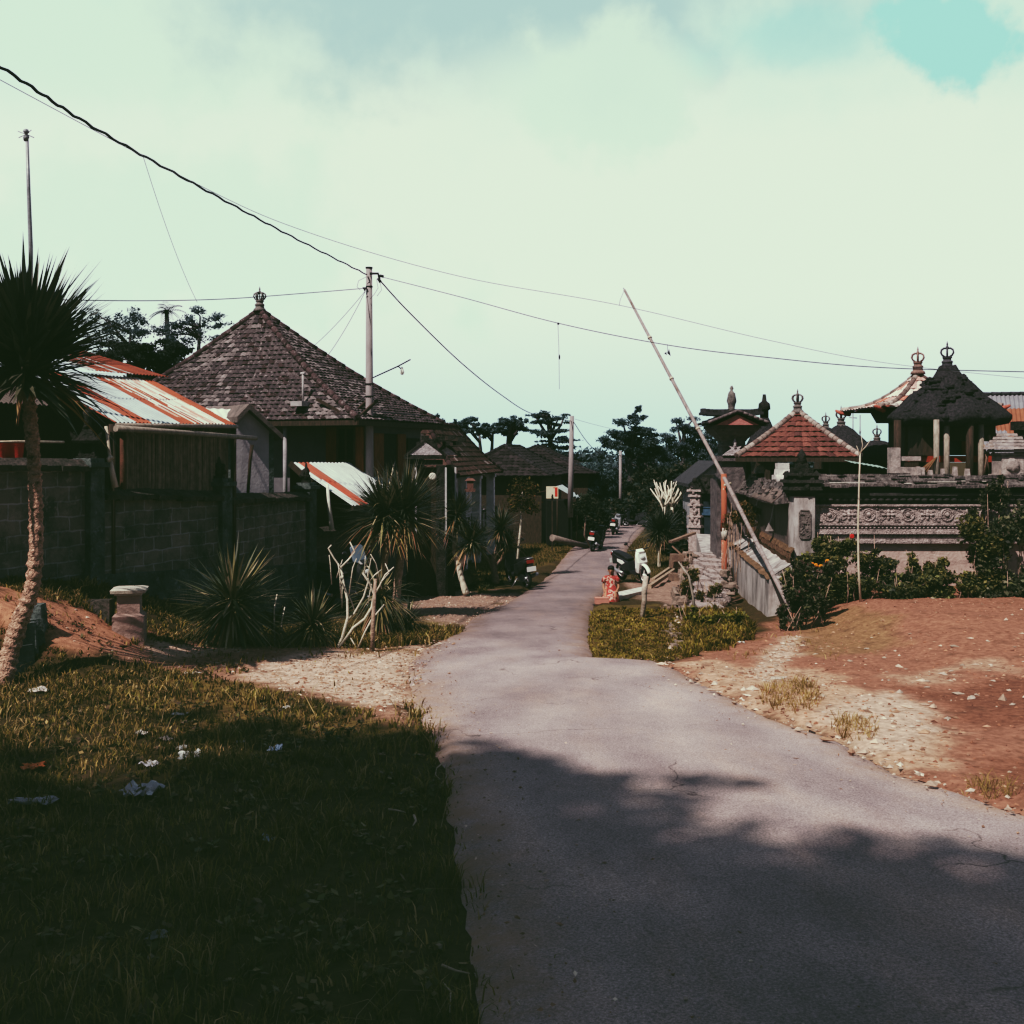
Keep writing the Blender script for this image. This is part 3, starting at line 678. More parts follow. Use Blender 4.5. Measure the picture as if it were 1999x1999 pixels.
M_DARKSTONE = M('dark_carved_stone', (.055, .05, .047), (.014, .016, .014), scale=7, bump=1, bscale=30, bdist=.03, stain=(.19, .18, .17), sscale=9, slo=.63, shi=.75, rough=.95, spec=.06)
M_WOODDARK = M('dark_timber', (.075, .052, .038), (.022, .018, .014), scale=5, stretch=(6, 6, 1), bump=.4, rough=.9)
M_BAMBOO = M('grey_bamboo', (.33, .29, .25), (.16, .14, .12), scale=6, stretch=(4, 4, 1.2), bump=.3, rough=.8)
M_BAMBOO_P = M('pale_bamboo', (.62, .56, .46), (.34, .29, .22), scale=5, stretch=(5, 5, 1), bump=.3, rough=.7)
M_PLASTER = M('whitewash', (.40, .385, .40), (.26, .25, .27), scale=2.2, bump=.3, bscale=22, stain=(.13, .12, .12), sscale=1.6, slo=.56, shi=.8)
M_ORANGE = M('orange_timber', (.22, .085, .04), (.12, .045, .022), scale=4, stretch=(4, 4, 1), bump=.3)
M_TIN = M('painted_tin', attr=True, vary=.14, scale=3, rough=.55, metal=.0, spec=.35, bump=.12, bscale=60, stretch=(1, 1, 1), stain=(.30, .17, .12), sscale=6, slo=.66, shi=.85)
M_OLDTILE = M('old_tile', attr=True, vary=.35, scale=22, rough=.95, bump=.7, bscale=60, spec=.06, stain=(.27, .24, .238), sscale=10, slo=.56, shi=.66)
M_TILE = M('clay_tile', attr=True, vary=.35, scale=22, rough=.95, bump=.6, bscale=60, spec=.08)
M_CONC = M('pole_concrete', (.30, .27, .27), (.20, .18, .18), scale=4, stretch=(1, 1, .3), bump=.25, stain=(.12, .11, .11), sscale=2, slo=.6, shi=.8)
M_FLAT_DARK = M('interior_dark', (.012, .012, .011), (.006, .006, .006), bump=0)
M_WIRE = M('wire_black', (.012, .014, .018), (.01, .01, .012), bump=0, rough=.6)
M_WIRE_G = M('wire_grey', (.16, .19, .20), (.12, .14, .15), bump=0, rough=.6)
M_STEEL = M('galvanised', (.30, .31, .33), (.18, .19, .2), scale=12, bump=.1, rough=.5, metal=.4)

def wall_run(y0, y1, tops, name, label, blockmat, bottom=-.25, th=.2, plinth=.5, cope=.16, pillars=(), thing_=True, cw=.34):
    """stepped stretch of garden wall following the lane: plinth, blockwork, coping, piers"""
    c = V((wx((y0 + y1) / 2), (y0 + y1) / 2, G0(wx((y0 + y1) / 2), (y0 + y1) / 2)))
    t = thing(name, label, 'wall', c)
    n = max(2, int((y1 - y0) / .5)); ys = [lerp(y0, y1, i / n) for i in range(n + 1)]
    body, pln, cop = MB(), MB(), MB()
    for i in range(n):
        a, b = ys[i], ys[i + 1]; ta, tb = pl(tops[0], tops[1], a), pl(tops[0], tops[1], b)
        pa, pb = V((wx(a), a, 0)), V((wx(b), b, 0)); d = (pb - pa).normalized(); nn = V((d.y, -d.x, 0))
        ga, gb = zr(a) + bottom, zr(b) + bottom; za, zb = zr(a) + plinth, zr(b) + plinth
        Z = lambda p, z, o: p + nn * o + V((0, 0, z))
        body.quad(Z(pa, za, 0), Z(pb, zb, 0), Z(pb, tb - cope, 0), Z(pa, ta - cope, 0)); body.quad(Z(pa, ga, -th), Z(pb, gb, -th), Z(pb, tb, -th), Z(pa, ta, -th))
        if i == n - 1: body.quad(Z(pb, gb, 0), Z(pb, gb, -th), Z(pb, tb - cope, -th), Z(pb, tb - cope, 0))
        if i == 0: body.quad(Z(pa, ga, 0), Z(pa, ga, -th), Z(pa, ta - cope, -th), Z(pa, ta - cope, 0))
        w1 = .03 + .03 * mn.noise(V((a, 0, 0)))
        pln.quad(Z(pa, ga, .06), Z(pb, gb, .06), Z(pb, zb, .035), Z(pa, za, .035)); pln.quad(Z(pa, za, .035), Z(pb, zb, .035), Z(pb, zb + .015, -.01), Z(pa, za + .015, -.01))
        # coping: sloped slab with a broken lower edge
        for s0 in range(2):
            u0, u1 = s0 / 2, (s0 + 1) / 2; A, B = lerp(pa, pb, u0), lerp(pa, pb, u1 + .004); z0 = lerp(ta, tb, (u0 + u1) / 2) + random.uniform(-.012, .012)
            o = .13 + random.uniform(-.02, .02); dz = random.uniform(0, .02)
            pts = [Z(A, z0 - cope * .55 - dz, o), Z(A, z0 - cope - dz, o - .01), Z(A, z0 - cope, -th - .05), Z(A, z0, -th * .55), Z(A, z0, -th * .35)]
            cop.prism(pts, B - A)
    if plinth > -5: pln.build('plinth', M_MOSS, t)
    body.build('blockwork', blockmat, t); cop.build('coping', M_COPE, t)
    for y, top in pillars:
        p = V((wx(y), y, zr(y) + bottom)); m = MB(); ax, ay = ad * .14, an * .16
        h = top - p.z; m.frame_box(p - an * .06, ax, ay, V((0, 0, h)))
        m.frame_box(p - an * .06 + V((0, 0, h)), ax * 1.35, ay * 1.35, V((0, 0, .07))); m.frame_box(p - an * .06 + V((0, 0, h + .07)), ax * 1.0, ay * 1.0, V((0, 0, .06)))
        m.build('pier', M_MOSS, t)
    return t
wall_run(8.0, 14.7, ([8, 14.7], [1.72, 1.62]), 'block_wall', 'tall dark block wall behind the leaning spiky palm', M_BLOCK, plinth=.62, pillars=[(14.82, 1.50)])
wall_run(14.98, 17.5, ([15, 17.5], [1.20, 1.06]), 'block_wall', 'mossy dark block wall below the bamboo shed', M_BLOCK, plinth=1.0, pillars=[(17.62, 1.14)])
wall_run(17.78, 21.2, ([17.7, 21.2], [1.00, .90]), 'block_wall', 'stained low block wall below the white gable wall', M_BLOCK, plinth=.95, pillars=[(21.35, .96)])
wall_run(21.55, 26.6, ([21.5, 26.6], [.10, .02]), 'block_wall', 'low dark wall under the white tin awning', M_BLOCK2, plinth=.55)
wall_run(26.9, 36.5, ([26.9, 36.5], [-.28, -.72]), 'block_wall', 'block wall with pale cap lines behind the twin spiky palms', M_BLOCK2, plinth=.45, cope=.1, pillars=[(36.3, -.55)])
# panelled garden wall further down
t = thing('panel_wall', 'pale panelled garden wall with dark posts and rails beside the lane', 'wall', (wx(42), 42, zr(42)))
mp_, mr_, mbs = MB(), MB(), MB()
for i in range(6):
    a, b = 37.5 + i * 1.55, 39.05 + i * 1.55; pa, pb = V((wx(a), a, 0)), V((wx(b), b, 0)); d = (pb - pa).normalized(); nn = V((d.y, -d.x, 0))
    z0 = -1.55 + .012 * i; z1 = z0 + .85
    mp_.prism([pa + V((0, 0, z0)), pb + V((0, 0, z0)), pb + V((0, 0, z1)), pa + V((0, 0, z1))], -nn * .12)
    mr_.frame_box(pb + V((0, 0, z0 - .3)), d * .07, nn * .10, V((0, 0, 1.28)))
    for zz in (z0 + .02, z1 - .05): mr_.bar(pa + nn * .02 + V((0, 0, zz)), pb + nn * .02 + V((0, 0, zz)), .1, .09)
    mbs.prism([pa + nn * .05 + V((0, 0, -3.0)), pb + nn * .05 + V((0, 0, -3.0)), pb + nn * .03 + V((0, 0, z0)), pa + nn * .03 + V((0, 0, z0))], -nn * .2)
mp_.build('panel', M('lilac_plaster', (.40, .355, .38), (.27, .24, .26), scale=2, bump=.3), t); mr_.build('frame', M_DARKSTONE, t); mbs.build('base', M_MOSS, t)

# --- little gate pedestal beside the ramp
pb = W(253, 1234, 13.4); pz = thing('pedestal', 'squat cement pedestal with a flared cap at the foot of the red ramp', 'pedestal', pb, R(14))
M_CEM = M('pinkish_cement', (.36, .27, .24), (.24, .17, .15), scale=4, bump=.5, bscale=30, stain=(.12, .08, .07), sscale=3, slo=.56, shi=.75)
m = MB(); m.box((0, 0, -.6), (.40, .40, .83), taper=.97); m.box((0, 0, .23), (.37, .37, .03), taper=.8); m.build('base', M_CEM, pz, False)
m = MB(); m.box((0, 0, .26), (.28, .28, .24)); m.build('shaft', M_CEM, pz, False)
m = MB(); m.box((0, 0, .50), (.34, .34, .03)); m.box((0, 0, .53), (.42, .42, .04), taper=1.04); m.box((0, 0, .57), (.43, .43, .02), taper=.7)
m.build('cap', M('pale_cement', (.50, .47, .40), (.36, .32, .28), scale=5, bump=.4), pz, False)
# parapet running up the ramp
t = thing('parapet', 'low dark parapet climbing from the pedestal along the far side of the ramp', 'parapet', pb)
m = MB(); q0, q1, q2 = pb + V((-.25, .05, .42)), W(150, 1172, pb.y + .5), W(60, 1147, pb.y + 1.0)
for a, b in ((q0, q1), (q1, q2)):
    for k in range(4):
        A, B = lerp(a, b, k / 4), lerp(a, b, (k + 1.02) / 4); m.frame_box(A - V((0, 0, .75)), V((.0, .09, 0)), (B - A) * .0 + V((.001, 0, 0)), V((0, 0, .75)))
        m.prism([A - V((0, .09, .8)), A + V((0, -.09, random.uniform(-.01, .01))), A + V((0, .09, 0)), A + V((0, .09, -.8))], B - A)
m.build('coping', M_COPE, t)
# dark stone edge behind the palm foot
m = MB()
for k in range(5): m.box(gp(38 + k * 7, 1300 - k * 18) + V((0, 0, -.1)), (.26, .24, random.uniform(.3, .5)), rz=random.uniform(0, 1), taper=.8)
tag(m.build('kerb_stones', M_MOSS), 'dark rough edging stones at the foot of the leaning palm', 'edging')

# --- shrine on the tall wall pier, and ornaments on the other piers
def wall_shrine(p, h, name, label):
    t = thing(name, label, 'shrine', p, .24); u = h / 10; m = MB()
    m.box((0, 0, 0), (3.6 * u, 3.2 * u, .5 * u)); m.box((0, 0, .5 * u), (2.9 * u, 2.6 * u, .5 * u))
    for sx_ in (-1, 1):
        for sy_ in (-1, 1): m.box((sx_ * 1.1 * u, sy_ * .9 * u, 1.0 * u), (.45 * u, .45 * u, 1.9 * u))
    m.box((.0, .7 * u, 1.0 * u), (2.0 * u, .2 * u, 1.9 * u)); m.build('base', M_DARKSTONE, t, False)
    m = MB(); m.box((0, 0, 2.9 * u), (4.4 * u, 3.8 * u, .5 * u), taper=1.12); m.box((0, 0, 3.4 * u), (5.0 * u, 4.2 * u, .55 * u), taper=.9)
    for sx_ in (-1, 1):
        for sy_ in (-1, 1): m.prism([V((sx_ * 1.5 * u, sy_ * 1.9 * u, 3.9 * u)), V((sx_ * 2.6 * u, sy_ * 1.9 * u, 3.9 * u)), V((sx_ * 2.8 * u, sy_ * 1.9 * u, 5.1 * u)), V((sx_ * 2.1 * u, sy_ * 1.9 * u, 4.5 * u))], V((0, .3 * u, 0)))
    m.box((0, 0, 3.9 * u), (3.2 * u, 2.6 * u, 1.0 * u), taper=.7); m.box((0, 0, 4.9 * u), (2.0 * u, 1.8 * u, .7 * u), taper=.8)
    m.lathe([(.9 * u, 5.6 * u), (.6 * u, 6.6 * u), (.75 * u, 7.0 * u), (.5 * u, 7.6 * u), (.85 * u, 8.2 * u), (.8 * u, 8.8 * u), (.3 * u, 9.3 * u), (.1 * u, 10 * u)], (0, 0, 0), 8, jit=.06 * u); m.build('roof', M_DARKSTONE, t, False)
    return t
wall_shrine(V((wx(14.82) - .1, 14.9, 1.62)), .78, 'stone_shrine', 'small black stone shrine standing on the tall block wall')
def ornament(p, h, label, seed):
    m = MB(); u = h / 10; m.box(p, (4 * u, 4 * u, 1.5 * u))
    for k in range(9): m.blob(p + V((random.uniform(-2, 2) * u, random.uniform(-1, 1) * u, random.uniform(2, 6) * u)), (random.uniform(.9, 1.7) * u, random.uniform(.8, 1.4) * u, random.uniform(1, 2) * u), 7, 5, .5, 2.4, seed=seed + k)
    m.lathe([(1.8 * u, 1.5 * u), (1.3 * u, 4 * u), (1.7 * u, 6 * u), (.8 * u, 7.8 * u), (.3 * u, 10 * u)], p, 7, jit=.2 * u)
    return tag(m.build('carved_ornament', M_DARKSTONE), label, 'ornament')
ornament(V((wx(17.62) - .06, 17.62, 1.26)), .38, 'black weathered carving on the wall pier in front of the bamboo panel', 5)
ornament(V((wx(21.35) - .06, 21.35, 1.08)), .42, 'black weathered carving on the wall pier beside the tin awning', 15)

# --- red cloth on a rail, behind the leaning palm
a, b = W(-60, 864, 13.4), W(125, 863, 14.5)
t = MB(); t.tube([a, lerp(a, b, .5) + V((0, 0, .01)), b], .017, 6); tag(t.build('drying_rail', M_BAMBOO_P), 'thin pale drying rail behind the leaning palm', 'rail')
mb = MB(); A, B = W(-42, 865, 13.4), W(46, 864, 13.9)
n, mrows = 26, 8; i0 = len(mb.v)
for i in range(n + 1):
    for j in range(mrows + 1):
        s_ = i / n; p = lerp(A, B, s_); p = p + an * (.035 * math.sin(s_ * 17) * (j / mrows) + .02) - V((0, 0, j / mrows * (.235 + .02 * math.sin(s_ * 9)))); mb.v.append(p)
for i in range(n):
    for j in range(mrows): a_ = i0 + i * (mrows + 1) + j; mb.face((a_, a_ + 1, a_ + mrows + 2, a_ + mrows + 1), None, True)
tag(mb.build('red_cloth', M('red_cotton', (.42, .03, .035), (.26, .02, .025), scale=5, bump=.2, rough=.9)), 'red cloth hung over the drying rail behind the leaning palm', 'cloth')

# --- shed with the rust striped tin roof
sh = thing('shed', 'open bamboo shed with a rust striped tin roof above the block wall', 'shed', (-5.9, 15.5, -.4))
e0, e1 = V((-5.89, 15.2, 2.156)), V((-4.85, 18.0, 2.21)); up = V((-.937, .348, 0)) * 1.87 + V((0, 0, .85))
BANDS = [(.0, .015), (.165, .27), (.505, .575), (.60, .625), (.64, .665), (.69, .70), (.735, .742), (.79, .80), (.895, 1.0)]
def tin_cols(u, v):
    q = u + .012 * mn.noise(V((u * 30, v * 6, 1))); rust = any(a <= q <= b for a, b in BANDS); k = mn.noise(V((u * 9, v * 3, 5)))
    if rust: return mixc((.36, .10, .05), (.22, .07, .045), .5 + .5 * k)
    base = (.40, .46, .47) if u < .5 else (.56, .58, .53)
    if u > .52 and mn.noise(V((u * 60, v * 2.5, 9))) > .18: base = (.50, .33, .26)
    return tuple(c * (1 + .12 * k) for c in base)
m = MB(); corrugated(m, e0, e1, e0 + up, e1 + up, .085, .012, tin_cols, 8); m.build('roof', M_TIN, sh)
m = MB(); u2 = up + V((-.937, .348, 0)) * 1.25 + V((0, 0, .62)); lo = up - V((-.937, .348, 0)) * .10 + V((0, 0, .06))
corrugated(m, lerp(e0, e1, .45) + lo, e1 + lo + ad * .4, lerp(e0, e1, .3) + u2, e1 + u2 - ad * 1.0, .085, .012, lambda u, v: (.42, .45, .43) if .30 < u < .36 or .5 < u < .54 or u < .12 else mixc((.30, .09, .05), (.17, .06, .04), .5 + .5 * mn.noise(V((u * 20, v * 3, 2)))), 6)
m.build('roof', M_TIN, sh, label='rust brown upper tin roof sheet')
m = MB(); m.tube([e0 + an * .1 - V((0, 0, .09)) - ad * .1, lerp(e0, e1, .45) + an * .12 - V((0, 0, .15)), e1 + an * .18 + ad * .35 - V((0, 0, .24))], [.05, .045, .04], 8, jit=.04); m.tube([e0 + an * .02 - V((0, 0, .04)), e1 + an * .02 - V((0, 0, .04))], .035, 7)
m.build('eave_pole', M_BAMBOO, sh)
m = MB(); m.tube([W(207, 832, 15.1), W(214, 890, 15.1), W(222, 952, 15.1)], [.024, .026, .03], 7); m.tube([W(213, 893, 15.07), W(225, 952, 15.07)], [.035, .05], 7); m.tube([W(212, 893, 15.0), W(217, 898, 15.0)], .055, 8)
m.build('post', M_BAMBOO_P, sh)
for f, c_ in ((.0, 0), (1.0, 0)):
    m = MB(); p = lerp(e0, e1, f) - an * .05 - V((0, 0, 3.2)); m.tube([p, p + V((0, 0, 3.18))], .05, 7); m.build('post', M_WOODDARK, sh)
# upright bamboo screen: each cane shows
m = MB(); s0, s1 = e0 + ad * .35 - an * .10, e1 - ad * .10 - an * .10
nc = 74
for i in range(nc):
    p = lerp(s0, s1, (i + .5) / nc); g = random.uniform(.6, 1.3); zt = 2.08 + random.uniform(-.05, .03)
    m.tube([V((p.x, p.y, .6)), V((p.x + random.uniform(-.01, .01), p.y, zt))], .020, 6, (.20 * g, .155 * g, .125 * g), cap=False)
m.build('bamboo_screen', M('cane', attr=True, vary=.5, scale=14, stretch=(1, 1, .5), rough=.85, bump=.2), sh)
m = MB(); p = s0 - ad * .07; m.tube([p + V((0, 0, -1.6)), p], .045, 7); m.build('post', M('reddish_post', (.12, .06, .04), (.06, .03, .02), scale=6, bump=.5), sh)
# gloom behind: back wall of planks and a floor
m = MB(); bk = up.copy(); bk.z = 0
m.quad(e0 + bk - ad * 3 + V((0, 0, -3)), e1 + bk + V((0, 0, -3)), e1 + bk + V((0, 0, .7)), e0 + bk - ad * 3 + V((0, 0, .7))); m.build('back_wall', M_WOODDARK, sh)
# house side behind the palm: a dark lean-to with its own roof sheet
lt = thing('lean_to', 'dark lean-to roof behind the spiky crown of the leaning palm', 'lean-to', (-7.6, 13.0, 0))
m = MB(); a0 = e0 - ad * 4.6 - an * .9 + V((0, 0, .30)); a1 = e0 - ad * .3 - an * .9 + V((0, 0, .25)); corrugated(m, a0, a1, a0 + up * 1.1, a1 + up * 1.1, .085, .012, lambda u, v: (.10, .08, .07), 5); m.build('roof', M_TIN, lt)
m = MB(); q = e0 - an * 1.6; m.quad(q - ad * 5 + V((0, 0, -3)), q + V((0, 0, -3)), q + V((0, 0, .8)), q - ad * 5 + V((0, 0, .8))); m.build('wall', M_WOODDARK, lt)

# --- white gable wall building
gw = thing('outbuilding', 'small outbuilding with a whitewashed gable wall beside the bamboo shed', 'outbuilding', (-4.55, 18.2, -1))
A, B = W(461, 965, 19.6), W(525, 965, 20.0); gd = (B - A).normalized(); gnn = V((-gd.y, gd.x, 0))
apex = W(480, 792, 19.7); l_ = W(461, 812, 19.6); r_ = W(525, 838, 20.0)
m = MB(); m.prism([A - V((0, 0, .8)), B - V((0, 0, .8)), r_, apex, l_], gnn * .12); m.build('wall', M_PLASTER, gw)
m = MB(); m.prism([B + gd * .002 - V((0, 0, .8)), B + gd * .002 + gnn * 3 - V((0, 0, .8)), r_ + gd * .002 + gnn * 3, r_ + gd * .002], gd * .1); m.build('wall', M_MOSS, gw, label='dark side wall')
m = MB(); oh = -gnn * .18
for p, q in ((apex + V((0, 0, .03)), r_ + gd * .22 - V((0, 0, .10))), (apex + V((0, 0, .03)), l_ - gd * .05 - V((0, 0, .02)))):
    m.prism([p + oh, q + oh, q + oh - V((0, 0, .11)), p + oh - V((0, 0, .11))], gnn * 3.2)
m.build('roof', M('weathered_board', (.17, .14, .13), (.08, .07, .065), scale=6, bump=.4), gw)
m = MB(); c0 = W(492, 868, 19.3); m.tube([c0, W(488, 900, 19.3), W(484, 962, 19.3)], [.035, .03, .03], 7); m.build('post', M_WOODDARK, gw)
m = MB(); a, b = W(398, 797, 20.3), W(462, 800, 20.1); corrugated(m, W(430, 828, 19.7), W(466, 826, 19.6), a, b, .08, .01, lambda u, v: (.55, .57, .52), 3); m.build('roof', M_TIN, gw, label='white tin sheet on the low side')

# --- big tiled house
def pal_house(p):
    k = hnoise(p, .55) + .5 * hnoise(p, 1.7, 3); r_ = random.random()
    c = mixc((.050, .044, .046), (.095, .080, .081), r_)
    if k > .1 and r_ > .5: c = mixc(c, (.25, .225, .222), random.uniform(.2, .7))
    if r_ < .14: c = (.05, .037, .036)
    return vary(c, .15)
def pal_ridge(p): return vary((.075, .055, .055), .3)
hd, hn = V((.365, .93, 0)), V((.93, -.365, 0))
Acor = V((-3.62, 24.0, 2.50)); Hc = [Acor - hn * 8.3, Acor, Acor + hd * 4.7, Acor + hd * 4.7 - hn * 8.3]
apx = W(507, 606, 27.4)
hs = thing('tiled_house', 'big house under a mottled clay tile roof with a crown on its peak', 'house', Acor - hn * 4 + hd * 2.3 - V((0, 0, 4)))
m = MB(); hip_roof(m, Hc, apx, .17, .14, pal_house, pal_ridge, sag=.16, rr=.085); m.build('roof', M_OLDTILE, hs)
m = MB(); crown_finial(m, apx + V((0, 0, .05)), .58); m.build('roof_crown', M('finial_stone', (.20, .18, .17), (.06, .055, .055), scale=8, bump=.7, rough=.95), hs)
m = MB()
for k in range(4):
    a, b = Hc[k], Hc[(k + 1) % 4]; m.bar(a - V((0, 0, .08)), b - V((0, 0, .08)), .04, .12)
for i in range(30): 
    p = lerp(Hc[0], Hc[1], (i + .5) / 30); m.bar(p - V((0, 0, .1)), p + hd * 1.2 + V((0, 0, .5)), .05, .07)
for i in range(16):
    p = lerp(Hc[1], Hc[2], (i + .5) / 16); m.bar(p - V((0, 0, .1)), p - hn * 1.2 + V((0, 0, .5)), .05, .07)
m.build('eaves', M_WOODDARK, hs)
Wc = [Hc[0] + hn * 1 + hd * .95, Acor - hn * .30 + hd * .95, Acor - hn * .30 + hd * 3.9, Hc[3] + hn * 1 - hd * .9]
M_HWALL = M('house_plaster', (.15, .145, .155), (.095, .09, .10), scale=2, bump=.3, stain=(.05, .05, .05), sscale=2, slo=.56, shi=.8)
m = MB()
for k in range(4):
    a, b = Wc[k], Wc[(k + 1) % 4]; m.quad(a - V((0, 0, 4)), b - V((0, 0, 4)), b + V((0, 0, .25)), a + V((0, 0, .25)))
m.build('wall', M_HWALL, hs)
def panel(t, name, origin, ux, x0, x1, z0, z1, nrm, mat, th=.05, proud=.03, label=None):
    m = MB(); p = origin + nrm * proud; m.prism([p + ux * x0 + V((0, 0, z0)), p + ux * x1 + V((0, 0, z0)), p + ux * x1 + V((0, 0, z1)), p + ux * x0 + V((0, 0, z1))], nrm * th); return m.build(name, mat, t, label=label)
fo = V((Wc[1].x, Wc[1].y, 0)); fx = -hn     # along the front from the lane corner
for x0, x1 in ((.04, .26), (.80, 1.10)):
    panel(hs, 'shutter', fo, fx, x0, x1, .55, 2.35, -hd, M_ORANGE)
w_ = panel(hs, 'window', fo, fx, .27, .79, .55, 2.35, -hd, M_FLAT_DARK, .02)
m = MB()
for xx in (.29, .53, .77): m.frame_box(fo - hd * .07 + fx * xx + V((0, 0, .56)), fx * .025, hd * .02, V((0, 0, 1.78)))
for zz in (.6, 1.5, 2.3): m.frame_box(fo - hd * .09 + fx * .53 + V((0, 0, zz)), fx * .25, hd * .015, V((0, 0, .05)))
m.build('frame', M_WOODDARK, w_)
for x in (1.85, 3.6, 5.4):
    m = MB(); p = fo + fx * x - hd * .72; m.tube([p + V((0, 0, -.2)), p + V((0, 0, 2.5))], .055, 8); m.build('post', M('pale_post', (.33, .32, .33), (.2, .19, .2), bump=.3), hs)
so_ = V((Wc[1].x, Wc[1].y, 0))
for x0, x1 in ((.25, .75), (1.5, 1.95)): panel(hs, 'shutter', so_, hd, x0, x1, .0, 2.2, hn, M_ORANGE)
panel(hs, 'door', so_, hd, .78, 1.47, -.4, 2.2, hn, M_FLAT_DARK, .02)
panel(hs, 'window', so_, hd, 2.1, 2.8, .5, 2.1, hn, M_FLAT_DARK, .02)
m = MB(); q = W(608, 775, 24.3); q = lerp(Acor, apx, .12) - hn * 1.15 + V((0, 0, .05)); m.tube([q, q + V((0, 0, .72))], .028, 7); m.frame_box(q - hd * .1 - V((0, 0, .08)), hn * .16, hd * .2, V((0, 0, .12))); m.tube([q + V((0, 0, .72)) - hn * .06, q + V((0, 0, .72)) + hn * .06], .035, 6)
m.build('vent_pipe', M('pale_pipe', (.42, .40, .40), (.25, .24, .24), bump=.1), hs)

# --- tin awning in front of the house
aw = thing('awning', 'white tin awning with one rust stripe on a pale post', 'awning', (-3.6, 22, -1.5))
P1, P2 = W(566, 903, 22.0), W(726, 903, 26.6); dn = (an * 1.52 + V((0, 0, -.90)))
def awc(u, v):
    k = mn.noise(V((u * 20, v * 2, 1)))
    if .085 < u + .01 * k < .20: return mixc((.45, .10, .06), (.34, .12, .08), .5 + k)
    return tuple(c * (1 + .1 * k) for c in (.58, .62, .60))
m = MB(); corrugated(m, P1 + dn, P2 + dn, P1, P2, .19, .018, awc, 5); m.build('roof', M_TIN, aw)
m = MB(); q = W(640, 945, 21.6); m.tube([W(639, 945, 21.6), W(642, 985, 21.6), W(648, 1034, 21.6)], [.028, .04, .055], 7); m.build('post', M('white_post', (.70, .70, .62), (.5, .5, .45), bump=.2), aw)
m = MB(); m.tube([P2 + dn - V((0, 0, 3)), P2 + dn], .05, 7); m.build('post', M_WOODDARK, aw)
m = MB(); m.quad(P1 - V((0, 0, 3)), P2 - V((0, 0, 3)), P2 - V((0, 0, .03)), P1 - V((0, 0, .03))); m.build('back_wall', M_WOODDARK, aw)
m = MB(); m.bar(P1 + dn * .35 + V((0, 0, -.12)), P1 + dn * .02 - ad * .05 - V((0, 0, .0)), .05, .12); m.bar(P1 + dn - V((0, 0, .05)), P2 + dn - V((0, 0, .05)), .05, .08); m.build('frame', M_WOODDARK, aw)

# --- carved family gate
gt = thing('family_gate', 'carved family gate with a pale pediment and white-edged pillars', 'gate', W(838, 1100, 24.6))
M_PALECARVE = M('pale_carved_stone', (.58, .54, .55), (.27, .25, .255), scale=11, bump=1, bscale=40, bdist=.04, rough=.95)
gc = W(832, 888, 24.6); gux = V((.97, .2, 0)).normalized(); gny = V((gux.y, -gux.x, 0))
def pediment(o, hw, h, d, m1, m2):
    m1.prism([o - gux * hw, o + gux * hw, o + V((0, 0, h))], -gny * d)
    for s_ in (-1, 1):
        m2.bar(o + gux * hw * 1.14 * s_ - V((0, 0, .02)) - gny * .05, o + V((0, 0, h + .06)) - gny * .05, .13, .06); 
m1, m2 = MB(), MB(); pediment(gc, .43, .29, .43, m1, m2); pediment(gc + gux * .55 - gny * .4, .30, .19, .4, m1, m2)
m1.build('pediment', M_PALECARVE, gt)
m2.frame_box(gc - gny * .3 - V((0, 0, .10)), gux * .48, gny * .3, V((0, 0, .09))); m2.frame_box(gc - gny * .3 - V((0, 0, .24)), gux * .41, gny * .24, V((0, 0, .12)))
for k in range(9): m2.frame_box(gc + gux * (-.1 + k * .13) - gny * .45 + V((0, 0, .22 + .16 * math.sin(k * 1.3) ** 2)), gux * .055, gny * .3, V((0, 0, .1)))
m2.build('roof', M_DARKSTONE, gt)
for x in (-.36, .36, .66):
    m = MB(); m.frame_box(gc + gux * x - gny * (.05 if x < .6 else .5) - V((0, 0, 3.7)), gux * .10, gny * .10, V((0, 0, 3.45))); m.build('pillar', M_DARKSTONE, gt)
    m = MB(); m.frame_box(gc + gux * (x + .105) - gny * (.02 if x < .6 else .47) - V((0, 0, 1.9)), gux * .02, gny * .11, V((0, 0, 1.6))); m.build('edge_strip', M('white_edge', (.52, .52, .52), (.4, .4, .4), bump=.1), gt)
m = MB(); m.frame_box(gc - gny * .25 - V((0, 0, 3.6)), gux * .27, gny * .03, V((0, 0, 3.3))); m.build('door', M_WOODDARK, gt)
m = MB(); m.lathe([(.08, 0), (.095, .02), (.06, .04)], gc * 0, 14); m.v = [gc + gux * .14 + gny * .10 - V((0, 0, .52)) + gux * p.x + V((0, 0, p.y)) + gny * p.z for p in m.v]; m.build('round_plate', M('white_plate', (.62, .6, .52), (.5, .48, .42), bump=0), gt)
# small thatch roof tip behind the gate
m = MB(); pt_ = W(800, 858, 30.5)
tt = thing('small_shrine_roof', 'low dark mossy roof between the big house and the carved gate', 'shrine', pt_ - V((0, 0, 3)))
m.lathe([(.9, -.35), (.8, -.1), (.35, .18), (.12, .32)], pt_, 12, jit=.05, sq=.5); m.build('roof', M_COPE, tt); m = MB(); m.box(pt_ - V((0, 0, 3)), (.8, .8, 2.7)); m.build('base', M_WOODDARK, tt)

